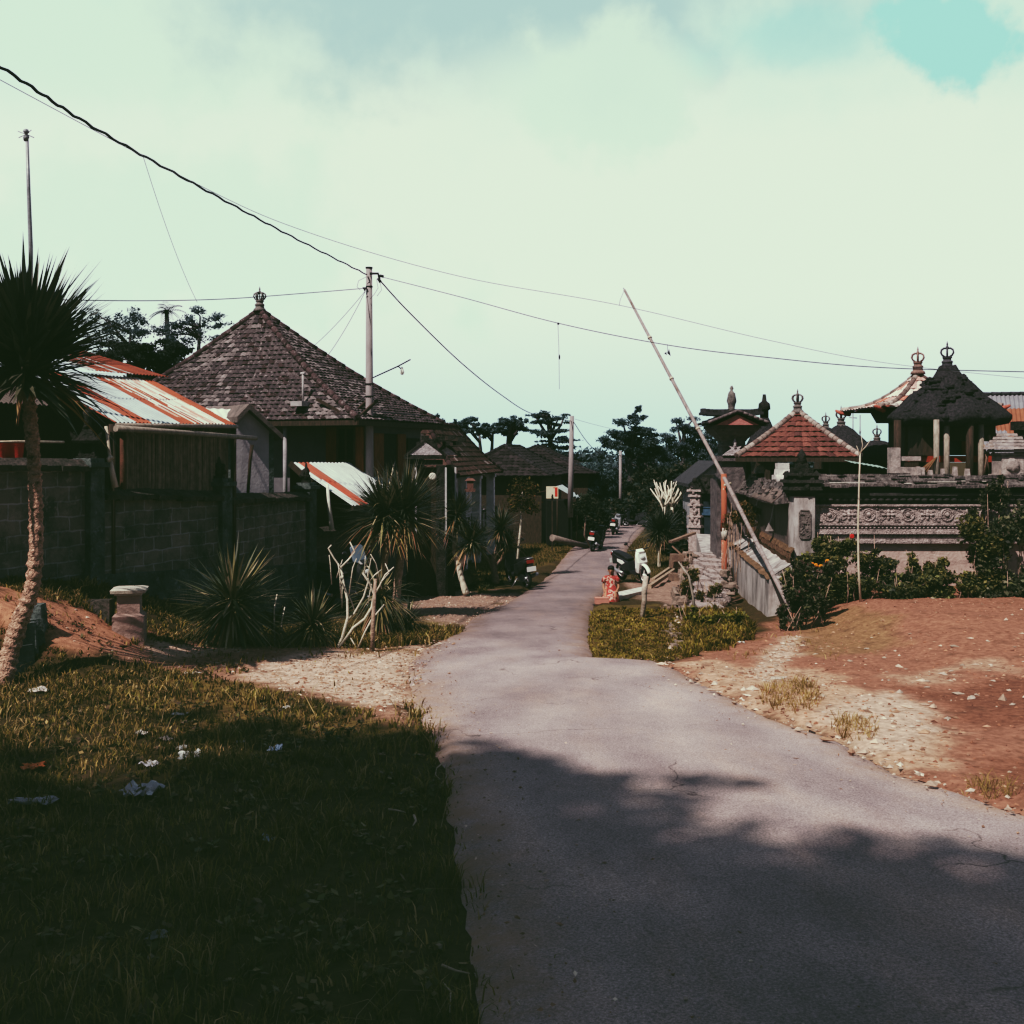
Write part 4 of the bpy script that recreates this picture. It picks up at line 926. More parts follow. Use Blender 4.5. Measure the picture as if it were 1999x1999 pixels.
# --- brown roofed house with white columns
def pal_brown(p):
    r_ = random.random(); c = mixc((.085, .05, .042), (.13, .078, .064), r_); 
    if r_ > .96: c = (.28, .24, .22)
    return vary(mixc(c, (.04, .035, .03), .5 + .5 * hnoise(p, .7)), .15)
vd, vn = V((.15, .99, 0)).normalized(), V((.99, -.15, 0)).normalized()
c1 = W(893, 930, 33); c1.z = .95; c2 = c1 + vd * 9.0; wv = 2.9
Bc = [c1, c2, c2 - vn * wv, c1 - vn * wv]; r0 = c1 + vd * 1.7 - vn * 1.42 + V((0, 0, 1.80)); r1 = r0 + vd * 4.9
h2 = thing('brown_house', 'low house with a plain brown tile roof and white columns past the carved gate', 'house', c1 - vn * 3 + vd * 4 - V((0, 0, 3.4)))
m = MB(); hip_roof(m, [Bc[0], Bc[1], Bc[2], Bc[3]], (r0, r1), .26, .24, pal_brown, lambda p: vary((.06, .04, .04), .3), sag=.1, rr=.09); m.build('roof', M_TILE, h2)
q = [c1 + vd * .8 - vn * .7, c2 - vd * .8 - vn * .7, c2 - vd * .8 - vn * 2.3, c1 + vd * .8 - vn * 2.3]
m = MB()
for k in range(4): m.quad(q[k] - V((0, 0, 3.6)), q[(k + 1) % 4] - V((0, 0, 3.6)), q[(k + 1) % 4] + V((0, 0, .3)), q[k] + V((0, 0, .3)))
m.build('wall', M('pale_wall', (.62, .60, .63), (.45, .43, .46), scale=2, bump=.2, stain=(.2, .19, .19), sscale=1.6, slo=.56, shi=.8), h2)
for s_ in (.5, 2.6, 5.2, 8.3):
    m = MB(); p = c1 + vd * s_ - vn * .35; m.box(p - V((0, 0, 3.4)), (.30, .30, 3.35), rz=-.15); m.box(p - V((0, 0, .2)), (.4, .4, .12), rz=-.15); m.build('column', M('white_column', (.72, .72, .74), (.55, .55, .57), bump=.2, stain=(.2, .2, .2), sscale=2), h2)
for x0, x1 in ((1.2, 2.0), (3.4, 4.2), (6.2, 7.0)): panel(h2, 'window', V((q[0].x, q[0].y, 0)), vd, x0, x1, -1.2, .6, vn, M_FLAT_DARK, .03)
m = MB(); p = W(918, 960, 33.4); m.box(p, (.34, .3, .10)); m.box(p + V((0, 0, .10)), (.22, .2, .26)); m.box(p + V((0, 0, .36)), (.36, .3, .08), taper=.5); m.build('wall_shrine', M('terracotta', (.16, .09, .075), (.09, .055, .045), bump=.4), h2)

# --- dark roofs further down, kiosk
def dark_house(name, label, c, L_, wv, rise, pal, seed):
    t = thing(name, label, 'house', c - V((0, 0, 3.2))); C = [c, c + vd * L_, c + vd * L_ - vn * wv, c - vn * wv]; a = c + vd * L_ * .25 - vn * wv / 2 + V((0, 0, rise)); b = a + vd * L_ * .5
    m = MB(); hip_roof(m, C, (a, b), .3, .28, pal, lambda p: vary((.035, .033, .035), .3), sag=.06); m.build('roof', M_TILE, t)
    m = MB(); q = [C[0] + vd * .6 - vn * .6, C[1] - vd * .6 - vn * .6, C[2] - vd * .6 + vn * .6, C[3] + vd * .6 + vn * .6]
    for k in range(4): m.quad(q[k] - V((0, 0, 3.4)), q[(k + 1) % 4] - V((0, 0, 3.4)), q[(k + 1) % 4] + V((0, 0, .2)), q[k] + V((0, 0, .2)))
    m.build('wall', M_WOODDARK, t); return t
pal_d = lambda p: vary((.035, .030, .030), .4)
t = dark_house('dark_house', 'wide low house under a nearly black tiled roof behind the kiosk', W(1080, 930, 46), 10, 5.2, 1.4, pal_d, 1)
dark_house('dark_house', 'far dark roofed house in front of the distant trees', W(1165, 925, 62), 9, 8, 1.7, pal_d, 2)
kk = thing('kiosk', 'dark roadside kiosk with a pale sloping tin awning', 'kiosk', W(1105, 1050, 45))
a, b = W(1084, 950, 44), W(1098, 946, 48); m = MB(); corrugated(m, W(1134, 979, 44.5), W(1140, 975, 48), a, b, .12, .012, lambda u, v: (.42, .50, .50), 3); m.build('roof', M_TIN, kk)
m = MB(); o = W(1068, 1064, 45.0)
m.frame_box(o + V((.55, .9, 0)), V((.55, 0, 0)), V((0, .9, 0)), V((0, 0, 1.95))); m.build('wall', M_FLAT_DARK, kk)
for x in (1126, 1088):
    m = MB(); m.tube([W(x, 1066, 44.3), W(x, 975 if x > 1100 else 952, 44.3)], .04, 6); m.build('post', M_WOODDARK, kk)
sg = thing('signboard', 'square white signboard with a red stripe beside the kiosk', 'sign', W(1078, 973, 42.5))
m = MB(); o = W(1078, 973, 42.5); m.frame_box(o, V((.25, 0, 0)), V((0, .03, 0)), V((0, 0, .50))); m.build('board', M('sign_cream', (.62, .58, .44), (.55, .5, .38), bump=0), sg)
m = MB(); m.prism([o + V((.11, -.034, .08)), o + V((.215, -.034, .08)), o + V((.215, -.034, .46)), o + V((.04, -.034, .46)), o + V((.04, -.034, .43)), o + V((.11, -.034, .43))], V((0, -.004, 0))); m.build('red_stripe', M('sign_red', (.50, .05, .03), (.42, .05, .03), bump=0), sg)
m = MB(); m.lathe([(.035, 0), (.04, .07), (.02, .12), (.03, .15), (.005, .17)], o + V((0, -.045, .01)), 8); m.build('dark_emblem', M_FLAT_DARK, sg)
m = MB(); m.bar(o + V((-.25, .04, .32)), o + V((-.62, .3, .22)), .03, .03); m.bar(o + V((0, .04, -.0)), o + V((0, .06, -2.2)), .05, .05, up=V((0, 1, 0))); m.build('bracket', M_WOODDARK, sg)
m = MB(); a, b = W(1078, 1050, 42), gp(1155, 1072); m.tube([a, lerp(a, b, .5) + V((0, 0, .04)), b + V((0, 0, .1))], [.15, .125, .10], 9, jit=.08)
tag(m.build('log', M('pale_log', (.22, .185, .165), (.11, .09, .08), bump=.5, scale=5)), 'pale thick log lying from the kiosk to the lane edge', 'log')

# --- poles
def pole(name, label, a, b, r0, r1, mat):
    t = thing(name, label, 'utility pole', a); m = MB(); m.tube([a, lerp(a, b, .5), b], [r0, (r0 + r1) / 2, r1], 14); m.build('shaft', mat, t); return t
p1a, p1b = W(722, 1120, 25.0), W(720.5, 524, 25.0)
pp = pole('utility_pole', 'tall concrete utility pole rising behind the tin awning', p1a, p1b, .118, .075, M_CONC)
m = MB(); m.tube([p1b, p1b + V((0, 0, .03))], .09, 12); m.build('cap', M_WIRE, pp)
for y_ in (561, 751, 775):
    m = MB(); m.lathe([(.086 if y_ < 600 else .108, 0), (.086 if y_ < 600 else .108, .03)], W(721, y_, 25), 14); m.build('band', M_WIRE, pp)
m = MB(); m.tube([W(722, 534, 24.9), W(738, 534, 24.9), W(741, 545, 24.9)], .03, 6); m.build('insulator', M_WIRE, pp); m = MB(); m.tube([W(716, 563, 24.9), W(709, 562, 24.9), W(713, 567, 24.9)], .03, 6); m.build('insulator', M_WIRE, pp); m = MB(); m.tube([W(741, 538, 24.85), W(749, 540, 24.85)], .035, 6); m.tube([W(738, 543, 24.85), W(743, 551, 24.85)], .04, 6); m.build('insulator', M_WIRE, pp)
m = MB()
for pts in ([(716, 540), (700, 548), (697, 560), (703, 566)], [(735, 545), (738, 562), (731, 574), (722, 584)], [(742, 552), (745, 566), (736, 578)]): m.tube([W(x, y, 24.85) for x, y in pts], .006, 5)
m.build('loose_wire', M_WIRE_G, pp)
lp = thing('street_light', 'bare bulb hanging from a thin arm on the concrete pole', 'street light', W(731, 737, 24.9))
m = MB(); m.tube([W(729, 737, 24.9), W(733, 735, 24.6), W(777, 715, 24.0), W(801, 702, 23.7)], .016, 6); m.tube([W(777, 715, 24.0), W(781, 718, 24.0), W(784, 722, 24.0)], .014, 6); m.build('arm', M_WIRE, lp)
m = MB(); m.lathe([(.02, .07), (.025, .02), (.045, -.03), (.05, -.07), (.03, -.11), (.004, -.12)], W(785, 722, 24), 12); m.build('bulb', M('white_bulb', (.8, .78, .7), (.75, .72, .65), bump=0, rough=.3), lp)
p2b = W(1116.5, 812, 44); pole('utility_pole', 'second grey utility pole beside the kiosk down the lane', W(1113, 1010, 44), p2b, .13, .09, M_CONC)
p3b = W(1211, 880, 62); pole('utility_pole', 'third far grey pole at the bend of the lane', W(1211, 1010, 62), p3b, .10, .08, M_CONC)
# antenna mast at the far left
mt = thing('antenna_mast', 'tall thin antenna mast rising behind the leaning palm', 'antenna', W(60, 900, 14.6))
m = MB(); m.tube([W(61, 900, 14.6), W(60, 480, 14.6), W(56, 370, 14.6), W(53, 272, 14.6)], [.034, .032, .027, .022], 8); m.build('mast', M_STEEL, mt)
m = MB(); q = W(51, 262, 14.6)
for dx, dz in ((-.13, .05), (.10, -.04), (-.12, -.04), (.06, .07), (.02, -.16)): m.tube([q, q + V((dx, .03, dz))], .006, 5)
m.lathe([(.03, -.09), (.045, -.04), (.02, 0), (.04, .03), (.03, .07)], q, 7, jit=.01); m.build('aerial', M_STEEL, mt)

# --- cables
def cable(pts, r, name, label, mat=M_WIRE, cat='cable', wob=0.0, sub=10):
    P = []; n = len(pts)
    for i in range(n - 1):
        p0, p1, p2, p3 = pts[max(i - 1, 0)], pts[i], pts[i + 1], pts[min(i + 2, n - 1)]
        for k in range(sub):
            t = k / sub; q = .5 * ((2 * p1) + (p2 - p0) * t + (2 * p0 - 5 * p1 + 4 * p2 - p3) * t * t + (3 * p1 - p0 - 3 * p2 + p3) * t ** 3)
            if wob: q = q + V((0, 0, wob * math.sin(len(P) * 1.9)))
            P.append(q)
    P.append(pts[-1]); m = MB(); m.tube(P, r, 6, sm=True); return tag(m.build(name, mat), label, cat)
def span(a, b, sag, n=6): return [lerp(a, b, i / n) - V((0, 0, 4 * sag * (i / n) * (1 - i / n))) for i in range(n + 1)]
k0 = W(-330, -70, 8.0)
cable([k0, W(0, 130, 9.6), W(180, 247, 11.2), W(390, 365, 14.2), W(570, 462, 18.8), W(716, 536, 24.9)], .017, 'power_cable', 'thick twisted black power cable from the upper left to the concrete pole', wob=.012, sub=16)
cable([W(743, 540, 24.9), W(900, 580, 22.3), W(1090, 631, 20.0), W(1300, 673, 18.2), W(1500, 698, 17), W(1730, 718, 16.2), W(2100, 728, 15.4)], .0075, 'power_cable', 'thin black cable from the concrete pole across the sky to the right', M_WIRE)
cable([W(-400, -60, 8), W(370, 352, 13), W(600, 453, 14.5), W(900, 540, 15.6), W(1210, 596, 16.5), W(1500, 664, 17.2), W(1740, 710, 17.7), W(2100, 748, 18)], .0042, 'thin_wire', 'faint thin wire crossing high over the lane', M_WIRE_G)
cable([W(743, 549, 24.85), W(800, 611, 27), W(900, 708, 31), W(980, 772, 36), W(1040, 808, 40.5), W(1115, 822, 43.9)], .016, 'power_cable', 'black cable dropping from the concrete pole to the second pole')
cable([W(710, 563, 24.85), W(600, 572, 23), W(450, 583, 20.5), W(300, 587, 18.2), W(110, 585, 15.8), W(-120, 577, 14)], .0085, 'power_cable', 'black cable running left from the concrete pole past the roof crown')
cable(span(W(713, 568, 24.85), W(612, 676, 27.0), .06), .006, 'drop_wire', 'upper drop wire from the concrete pole to the big roof')
cable(span(W(713, 569, 24.85), W(640, 694, 26.3), .08), .006, 'drop_wire', 'lower drop wire from the concrete pole to the big roof')
cable(span(W(1120, 824, 43.9), W(1211, 888, 62), .7), .016, 'power_cable', 'black cable between the second and third poles')
cable(span(W(1122, 818, 43.9), W(1250, 845, 70), .1), .008, 'thin_wire', 'faint wire from the second pole to the far trees', M_WIRE_G)
cable(span(W(279, 304, 12.3), W(385, 590, 16.5), .12), .0035, 'drop_wire', 'faint drop wire hanging from the thick cable at upper left', M_WIRE_G)
m = MB(); m.tube([W(1089, 629, 20), W(1091, 680, 20), W(1092, 760, 20)], .004, 5); m.lathe([(.008, 0), (.016, .03), (.016, .07), (.006, .1)], W(1092, 702, 20), 6); m.blob(W(1090, 632, 20), .025, 6, 4, .4)
tag(m.build('hanging_string', M_WIRE), 'frayed kite string hanging from the black cable above the lane', 'string')
m = MB(); q = W(1303, 690, 18.2); m.tri(q, q + V((.06, 0, -.05)), q + V((.03, .02, .09))); m.tri(q + V((-.06, 0, .0)), q + V((-.01, 0, -.03)), q + V((-.02, 0, .03))); m.tube([W(1303, 672, 18.2), q], .004, 5)
tag(m.build('kite_scrap', M_WIRE), 'torn scrap of kite caught on the black cable', 'kite')
# ================================================================== RIGHT SIDE: temple
td, tn = V((.1, 1, 0)).normalized(), V((-1, .1, 0)).normalized()
def tier(y, off): return V((4.82 + off + .11 * (y - 19.2), y, 0))
def twall(y): return V((5.45 + .1 * (y - 20), y, 0))
M_STREAK = M('streaked_render', (.50, .47, .455), (.27, .245, .24), scale=3.2, stretch=(1.2, 1.2, .7), bump=.35, bscale=25, stain=(.085, .07, .065), sscale=1.5, sstretch=(2.0, 2.0, .5), slo=.44, shi=.70, rough=.95, spec=.08)
M_LEDGE = M('mossy_ledge', (.19, .125, .085), (.09, .065, .045), scale=5, bump=1, bscale=16, bdist=.05, stain=(.36, .30, .27), sscale=6, slo=.6, shi=.75, rough=.97, spec=.05)
M_TWALL = M('brown_wall', (.16, .13, .115), (.09, .075, .068), scale=3, stretch=(2, 2, .8), bump=.5, bscale=25, stain=(.03, .03, .03), sscale=3, slo=.55, shi=.75, rough=.96)
M_CARVE = M('carved_grey_stone', (.44, .375, .36), (.21, .178, .172), scale=9, bump=1.0, bscale=36, bdist=.035, stain=(.055, .05, .05), sscale=5, slo=.56, shi=.72, rough=.95, spec=.08)
M_PLAIN = M('weathered_plaster', (.50, .40, .365), (.34, .26, .24), scale=2.5, bump=.6, bscale=20, stain=(.09, .065, .055), sscale=2.4, slo=.55, shi=.7, rough=.95, spec=.08)
M_TCOPE = M('broken_coping', (.21, .185, .178), (.06, .055, .054), scale=5, stretch=(3, 1, 1), bump=1, bscale=20, bdist=.05, stain=(.42, .38, .34), sscale=7, slo=.66, shi=.73, rough=.96, spec=.08)
M_THATCH = M('black_thatch', (.075, .070, .074), (.02, .02, .023), scale=16, bump=1, bscale=55, bdist=.05, stain=(.16, .15, .14), sscale=14, slo=.66, shi=.76, rough=.98, spec=.04)
M_STONEL = M('pale_shrine_stone', (.42, .37, .35), (.20, .17, .165), scale=7, bump=.8, bscale=30, stain=(.06, .055, .055), sscale=4, slo=.56, shi=.74, rough=.95)
M_WHITEB = M('white_block', (.62, .60, .57), (.36, .33, .32), scale=4, bump=.5, stain=(.12, .10, .10), sscale=3, slo=.56, shi=.72)
M_REDW = M('red_lacquer', (.36, .06, .035), (.20, .04, .025), scale=5, bump=.2, rough=.7)

# retaining wall in two tiers with a mossy ledge
t = thing('retaining_wall', 'streaked whitewashed retaining wall in two tiers beside the boom barrier', 'retaining wall', tier(19.2, 0) + V((0, 0, -1.5)))
lo_, up_, le_, cap_ = MB(), MB(), MB(), MB()
ys = [19.2 + .2 * i for i in range(42)]
def jag(y, k, a): return a * mn.noise(V((y * 1.7, k, 0))) + a * .5 * mn.noise(V((y * 6, k, 3)))
for i in range(len(ys) - 1):
    a, b = ys[i], ys[i + 1]
    za, zb = -.66 + jag(a, 1, .06), -.66 + jag(b, 1, .06); ua, ub = -.44 + jag(a, 2, .05), -.44 + jag(b, 2, .05)
    A, B = tier(a, 0), tier(b, 0)
    lo_.quad(A + V((-.05, 0, -3)), B + V((-.05, 0, -3)), B + V((.017 * (zb + .66), 0, zb)), A + V((.017 * (za + .66), 0, za)))
    cap_.quad(A + V((-.04, 0, za + .004)), B + V((-.04, 0, zb + .004)), B + V((.09, 0, zb + .05)), A + V((.09, 0, za + .05)))
    if a > 19.55:
        A2, B2 = tier(a, .475), tier(b, .475)
        up_.quad(A + V((.09, 0, -.66)), B + V((.09, 0, -.66)), B2 + V((0, 0, ub)), A2 + V((0, 0, ua)))
        Wa, Wb = twall(a), twall(b)
        for k in range(3):
            f0, f1 = k / 3, (k + 1) / 3
            h = lambda P, Q, f, z: lerp(P, Q, f) + V((-.05 * math.sin(math.pi * f), 0, lerp(z, -.12, f) + (.04 * hnoise(lerp(P, Q, f), 3, k) if 0 < f < 1 else 0)))
            le_.quad(h(A2, Wa, f0, ua), h(B2, Wb, f0, ub), h(B2, Wb, f1, ub), h(A2, Wa, f1, ua))
y0_ = ys[0]; lo_.quad(tier(y0_, -.05) + V((0, 0, -3)), tier(y0_, .0) + V((0, 0, -.66)), tier(y0_, .9) + V((0, 0, -.66)), tier(y0_, .9) + V((0, 0, -3)))
lo_.quad(tier(y0_, 0) + V((0, 0, -.66)), tier(19.9, 0) + V((0, 0, -.66)), tier(19.9, .9) + V((0, 0, -.60)), tier(y0_, .9) + V((0, 0, -.60)))
up_.quad(tier(19.6, .08) + V((0, 0, -.68)), tier(19.6, .475) + V((0, 0, -.44)), tier(19.6, .9) + V((0, 0, -.44)), tier(19.6, .9) + V((0, 0, -.68)))
e = ys[-1]; lo_.quad(tier(e, 0) + V((-.05, 0, -3)), tier(e, 0) + V((0, 0, -.6)), tier(e, 1.4) + V((0, 0, -.1)), tier(e, 1.4) + V((0, 0, -3)))
lo_.build('lower_face', M_STREAK, t); up_.build('upper_face', M_STREAK, t); le_.build('mossy_ledge', M_LEDGE, t); cap_.build('ledge', M_LEDGE, t)

# temple wall: the side along the lane
def coping_run(mb, p0, p1, out, zb, zt, over, back, n):
    """broken tile and stone coping, eave on the out side"""
    for i in range(n):
        a, b = lerp(p0, p1, i / n), lerp(p0, p1, (i + 1.03) / n); j = random.uniform(-.018, .018); o = over + random.uniform(-.03, .03)
        L_ = [a + out * o + V((0, 0, zb + j)), a + out * o + V((0, 0, zb + .05 + j)), a + out * (o * .45) + V((0, 0, lerp(zb, zt, .42) + j)), a + out * (o * .42) + V((0, 0, lerp(zb, zt, .52) + j)), a + out * .02 + V((0, 0, zt - .06 + j)), a + V((0, 0, zt + j)), a - out * back + V((0, 0, zb + .1))]
        mb.prism(L_, b - a)
t = thing('temple_side_wall', 'brown temple wall with a broken coping running along the lane above the ledge', 'wall', twall(24))
m = MB(); a, b = twall(20.0), twall(31); m.quad(a + V((0, 0, -.6)), b + V((0, 0, -.6)), b + V((0, 0, .75)), a + V((0, 0, .75))); m.quad(a + V((.3, 0, -.6)), b + V((.3, 0, -.6)), b + V((.3, 0, .75)), a + V((.3, 0, .75))); m.build('face', M_TWALL, t)
m = MB(); coping_run(m, twall(20.1), twall(31), tn, .68, 1.12, .30, .4, 34)
for i in range(70):
    y = random.uniform(20.2, 30.5); p = twall(y) + tn * random.uniform(.0, .27); p.z = lerp(1.12, .74, -(p - twall(y)).dot(-tn) / .3) + .02
    m.box(p, (random.uniform(.06, .16), random.uniform(.05, .14), random.uniform(.02, .06)), rz=random.random() * 3)
m.build('coping', M_TCOPE, t)
m = MB()
for i in range(26):
    y = 20.3 + i * .12; q = twall(y); m.tube([q + tn * .33 + V((0, 0, .71)), q + tn * .06 + V((0, 0, .97))], .022, 5)
m.build('coping_tiles', M('tile_grey', (.20, .165, .15), (.10, .08, .075), scale=8, bump=.4), t)
for y in (22.1, 24.6, 27.2):
    m = MB(); q = twall(y); m.prism([q + tn * .003 + V((0, 0, .62)), q + tn * .06 + V((0, 0, .3)), q + tn * .18 + V((0, 0, .02)), q + tn * .003 + V((0, 0, .02))], td * .12); m.build('buttress', M_STREAK, t)

# temple wall: the front, with the rosette frieze
FW0, FW1, FY = 5.86, 13.5, 20.0
t = thing('temple_front_wall', 'carved temple wall with a frieze of round rosettes above the hedge', 'wall', (8.5, FY, -1.1))
m = MB(); m.frame_box(V(((FW0 + FW1) / 2, FY + .2, -2.4)), V(((FW1 - FW0) / 2, 0, 0)), V((0, .2, 0)), V((0, 0, 2.35))); m.build('plinth', M_PLAIN, t)
m = MB()
def course(z0, z1, proud, mb=None): (mb or m).frame_box(V(((FW0 + FW1) / 2, FY + .2, z0)), V(((FW1 - FW0) / 2, 0, 0)), V((0, .2 + proud, 0)), V((0, 0, z1 - z0 - .001)))
course(-.05, .0, .10); course(.0, .035, .07); course(.035, .13, .03); course(.13, .17, .09); course(.17, .225, .06); course(.225, .27, .02); course(.27, .30, .05); course(.30, .335, .08); course(.67, .705, .08)
for i in range(96):
    x = FW0 + .08 + i * .08; m.blob((x, FY - .035, .082), (.032, .022, .030), 6, 4, .15, 2, seed=i % 7); m.blob((x, FY - .055, .249), (.026, .02, .018), 6, 4, .1, 2, seed=i % 5)
m.build('moulding', M_CARVE, t)
m = MB(); course(.336, .669, .035); f = m
zc = .502; ux, uz = V((1, 0, 0)), V((0, 0, 1))
for i in range(10):
    x = 6.185 + .765 * i; c = V((x, FY - .036, zc))
    f.ring(c, ux, uz, .118, .020, 20, 6); f.ring(c, ux, uz, .074, .014, 16, 5); f.blob(c, (.052, .045, .052), 10, 6, .1)
    for k in range(10): a = k * .628; f.blob(c + ux * .095 * math.cos(a) + uz * .095 * math.sin(a), (.017, .02, .017), 5, 4, .1)
    d = c + ux * .3825                                             # lotus diamond between rosettes
    for k in range(4):
        a = k * math.pi / 2; q = d + ux * .085 * math.cos(a) + uz * .062 * math.sin(a); f.blob(q, (.055 if k % 2 == 0 else .032, .035, .030 if k % 2 == 0 else .05), 7, 5, .25, 3, seed=i * 4 + k)
    f.blob(d, (.045, .05, .045), 8, 5, .3, 3, seed=i)
    for sx_ in (-1, 1):
        for sz_ in (-1, 1):
            q = d + ux * .135 * sx_ + uz * .10 * sz_; f.ring(q, ux, uz, .034, .013, 9, 5, a0=random.random() * 3, a1=5.2); f.bar(d + ux * .05 * sx_ + uz * .04 * sz_, q, .03, .028, up=V((0, 1, 0)))
            f.blob(c + ux * .165 * sx_ + uz * .125 * sz_, (.035, .03, .026), 6, 4, .3, 3, seed=i + 7)
f.build('frieze', M_CARVE, t)
m = MB(); course(.706, 1.06, -.06); m.build('recess', M('shaded_recess_stone', (.045, .042, .04), (.02, .02, .02), scale=6, bump=.5), t)  # shadow under the coping is put into this near-black stone colour
m = MB()
for i in range(54): m.blob((FW0 + .07 + i * .142, FY + .02, .80), (.075, .05, .035 + .012 * (i % 2)), 7, 4, .2, 2, seed=i % 6)
course(.83, .875, .01); course(.875, .93, .05); m.build('lotus_band', M('shaded_lotus', (.075, .07, .068), (.025, .024, .024), scale=8, bump=.6), t)  # band coloured dark as well, to stand in the coping's shadow
m = MB(); coping_run(m, V((FW0 - .05, FY + .1, 0)), V((FW1, FY + .1, 0)), V((0, -1, 0)), 1.04, 1.28, .24, .25, 22)
for i in range(60):
    x = random.uniform(FW0, FW1); y = random.uniform(-.02, .22); m.box((x, FY + .1 - y, 1.27 - .22 * y / .24), (random.uniform(.08, .34), random.uniform(.04, .1), random.uniform(.015, .045)), rz=random.uniform(-.12, .12))
x = FW0 + .1
while x < FW1:
    w = random.choice((.06, .1, .16, .3, .5)) * random.uniform(.8, 1.3); m.box((x + w / 2, FY - .09 + random.uniform(-.02, .03), 1.125 + random.uniform(-.025, .035)), (w, .05, random.uniform(.012, .03)), rz=random.uniform(-.06, .06), mi=1); x += w + random.choice((.02, .1, .3, .6)) * random.uniform(.6, 1.4)
m.build('coping', [M_TCOPE, M('lime_edge', (.52, .50, .46), (.28, .26, .24), scale=9, bump=.3)], t)

# corner pier
cp = V((5.645, FY - .03, 0)); t = thing('corner_pier', 'corner pier of the temple wall with an oval carved panel', 'pier', cp + V((0, 0, -.45)))
m = MB(); m.box(cp + V((0, 0, -.30)), (.40, .42, 1.17)); m.build('shaft', M_STREAK, t)
m = MB(); m.box(cp + V((0, 0, -2.2)), (.62, .60, 1.62)); m.box(cp + V((0, 0, -.58)), (.56, .54, .10)); m.box(cp + V((0, 0, -.48)), (.50, .50, .08)); m.box(cp + V((0, 0, -.40)), (.45, .46, .10)); m.build('base', M_CARVE, t)
m = MB(); oc = cp + V((0, -.212, .33))
ol = [oc + V((.105 * sx_ * (1 if abs(k) < 2 else .7), 0, z)) for sx_, k, z in ((1, 0, -.22), (1, 0, .22), (1, 2, .27), (-1, 2, .27), (-1, 0, .22), (-1, 0, -.22), (-1, 2, -.27), (1, 2, -.27))]
m.prism(ol[::-1], V((0, -.012, 0)))
for k in range(30): m.blob(oc + V((random.uniform(-.08, .08), -.014, random.uniform(-.23, .23))), (random.uniform(.015, .03), .016, random.uniform(.015, .035)), 6, 4, .4, 3, seed=k)
for i in range(8): m.bar(ol[i] - V((0, .012, 0)), ol[(i + 1) % 8] - V((0, .012, 0)), .022, .022, up=V((0, 1, 0)))
m.build('carved_panel', M('panel_stone', (.20, .175, .165), (.075, .066, .063), scale=9, bump=.9, bscale=36), t)
m = MB()
for k, (w, z, h) in enumerate(((.48, .87, .06), (.56, .93, .06), (.64, .99, .07), (.56, 1.06, .07), (.70, 1.13, .06), (.5, 1.19, .08), (.6, 1.27, .05), (.36, 1.32, .10), (.22, 1.42, .10))): m.box(cp + V((0, 0, z)), (w, w * .95, h - .001), taper=1.05 if k % 2 else .95)
for k in range(16): a = k * .4; m.blob(cp + V((.30 * math.cos(a), .28 * math.sin(a), 1.04 + .12 * (k % 3))), (.06, .06, .08), 6, 5, .5, 3, seed=k)
m.lathe([(.12, 1.52), (.07, 1.62), (.09, 1.67), (.02, 1.78)], cp, 7, jit=.01); m.build('capital', M_DARKSTONE, t)

# ---- pavilions behind the wall
def posts(t, cx, cy, hw, hd_, z0, z1, r, mat, square=False):
    for sx_ in (-1, 1):
        for sy_ in (-1, 1):
            m = MB(); p = V((cx + sx_ * hw, cy + sy_ * hd_, z0))
            if square: m.box(p, (2 * r, 2 * r, z1 - z0))
            else: m.tube([p, p + V((0, 0, z1 - z0))], r, 8)
            m.build('post', mat, t)
def pal_red(p): return vary(mixc((.16, .075, .062), (.09, .048, .043), random.random() * .8 if random.random() > .1 else 1), .15)
def pal_redridge(p): return vary(mixc((.36, .31, .28), (.15, .11, .10), random.random()), .15)
# A: red tiled pavilion
ac = V((7.08, 25.4, 0)); ez = 1.60; hw = 1.40
t = thing('red_pavilion', 'small pavilion with a red tiled pyramid roof and pale hip ridges', 'pavilion', ac + V((0, 0, -.3)))
rq = Matrix.Rotation(-.27, 3, 'Z'); C = [ac + rq @ V((sx_ * hw, sy_ * hw, ez)) for sx_, sy_ in ((-1, -1), (1, -1), (1, 1), (-1, 1))]; ap = ac + V((0, 0, 2.74))
m = MB(); tilesw = .19
for k in range(4): tiles(m, C[k], C[(k + 1) % 4], ap, ap, tilesw, .20, pal_red, .03, lift=.035, curve=.02)
m.build('roof', M_TILE, t)
m = MB()
for k in range(4): ridge(m, C[k] + V((0, 0, .04)), ap + V((0, 0, .02)), .075, pal_redridge, n=15, sag=.03)
m.build('hip_ridge', M_TILE, t)
M_FIN = M('finial_stone', (.20, .18, .17), (.06, .055, .055), scale=8, bump=.7, rough=.95)
m = MB(); crown_finial(m, ap + V((0, 0, .03)), .52); m.build('roof_crown', M_FIN, t)
posts(t, ac.x, ac.y, 1.0, 1.0, -.4, 1.55, .06, M_WOODDARK, True)
m = MB()
for k in range(4): m.bar(C[k] - V((0, 0, .05)), C[(k + 1) % 4] - V((0, 0, .05)), .06, .1)
m.build('eave_beam', M_WOODDARK, t)
m = MB(); m.box(ac + V((0, .6, -.6)), (1.6, .5, 1.9)); m.build('inner_wall', M_FLAT_DARK, t)
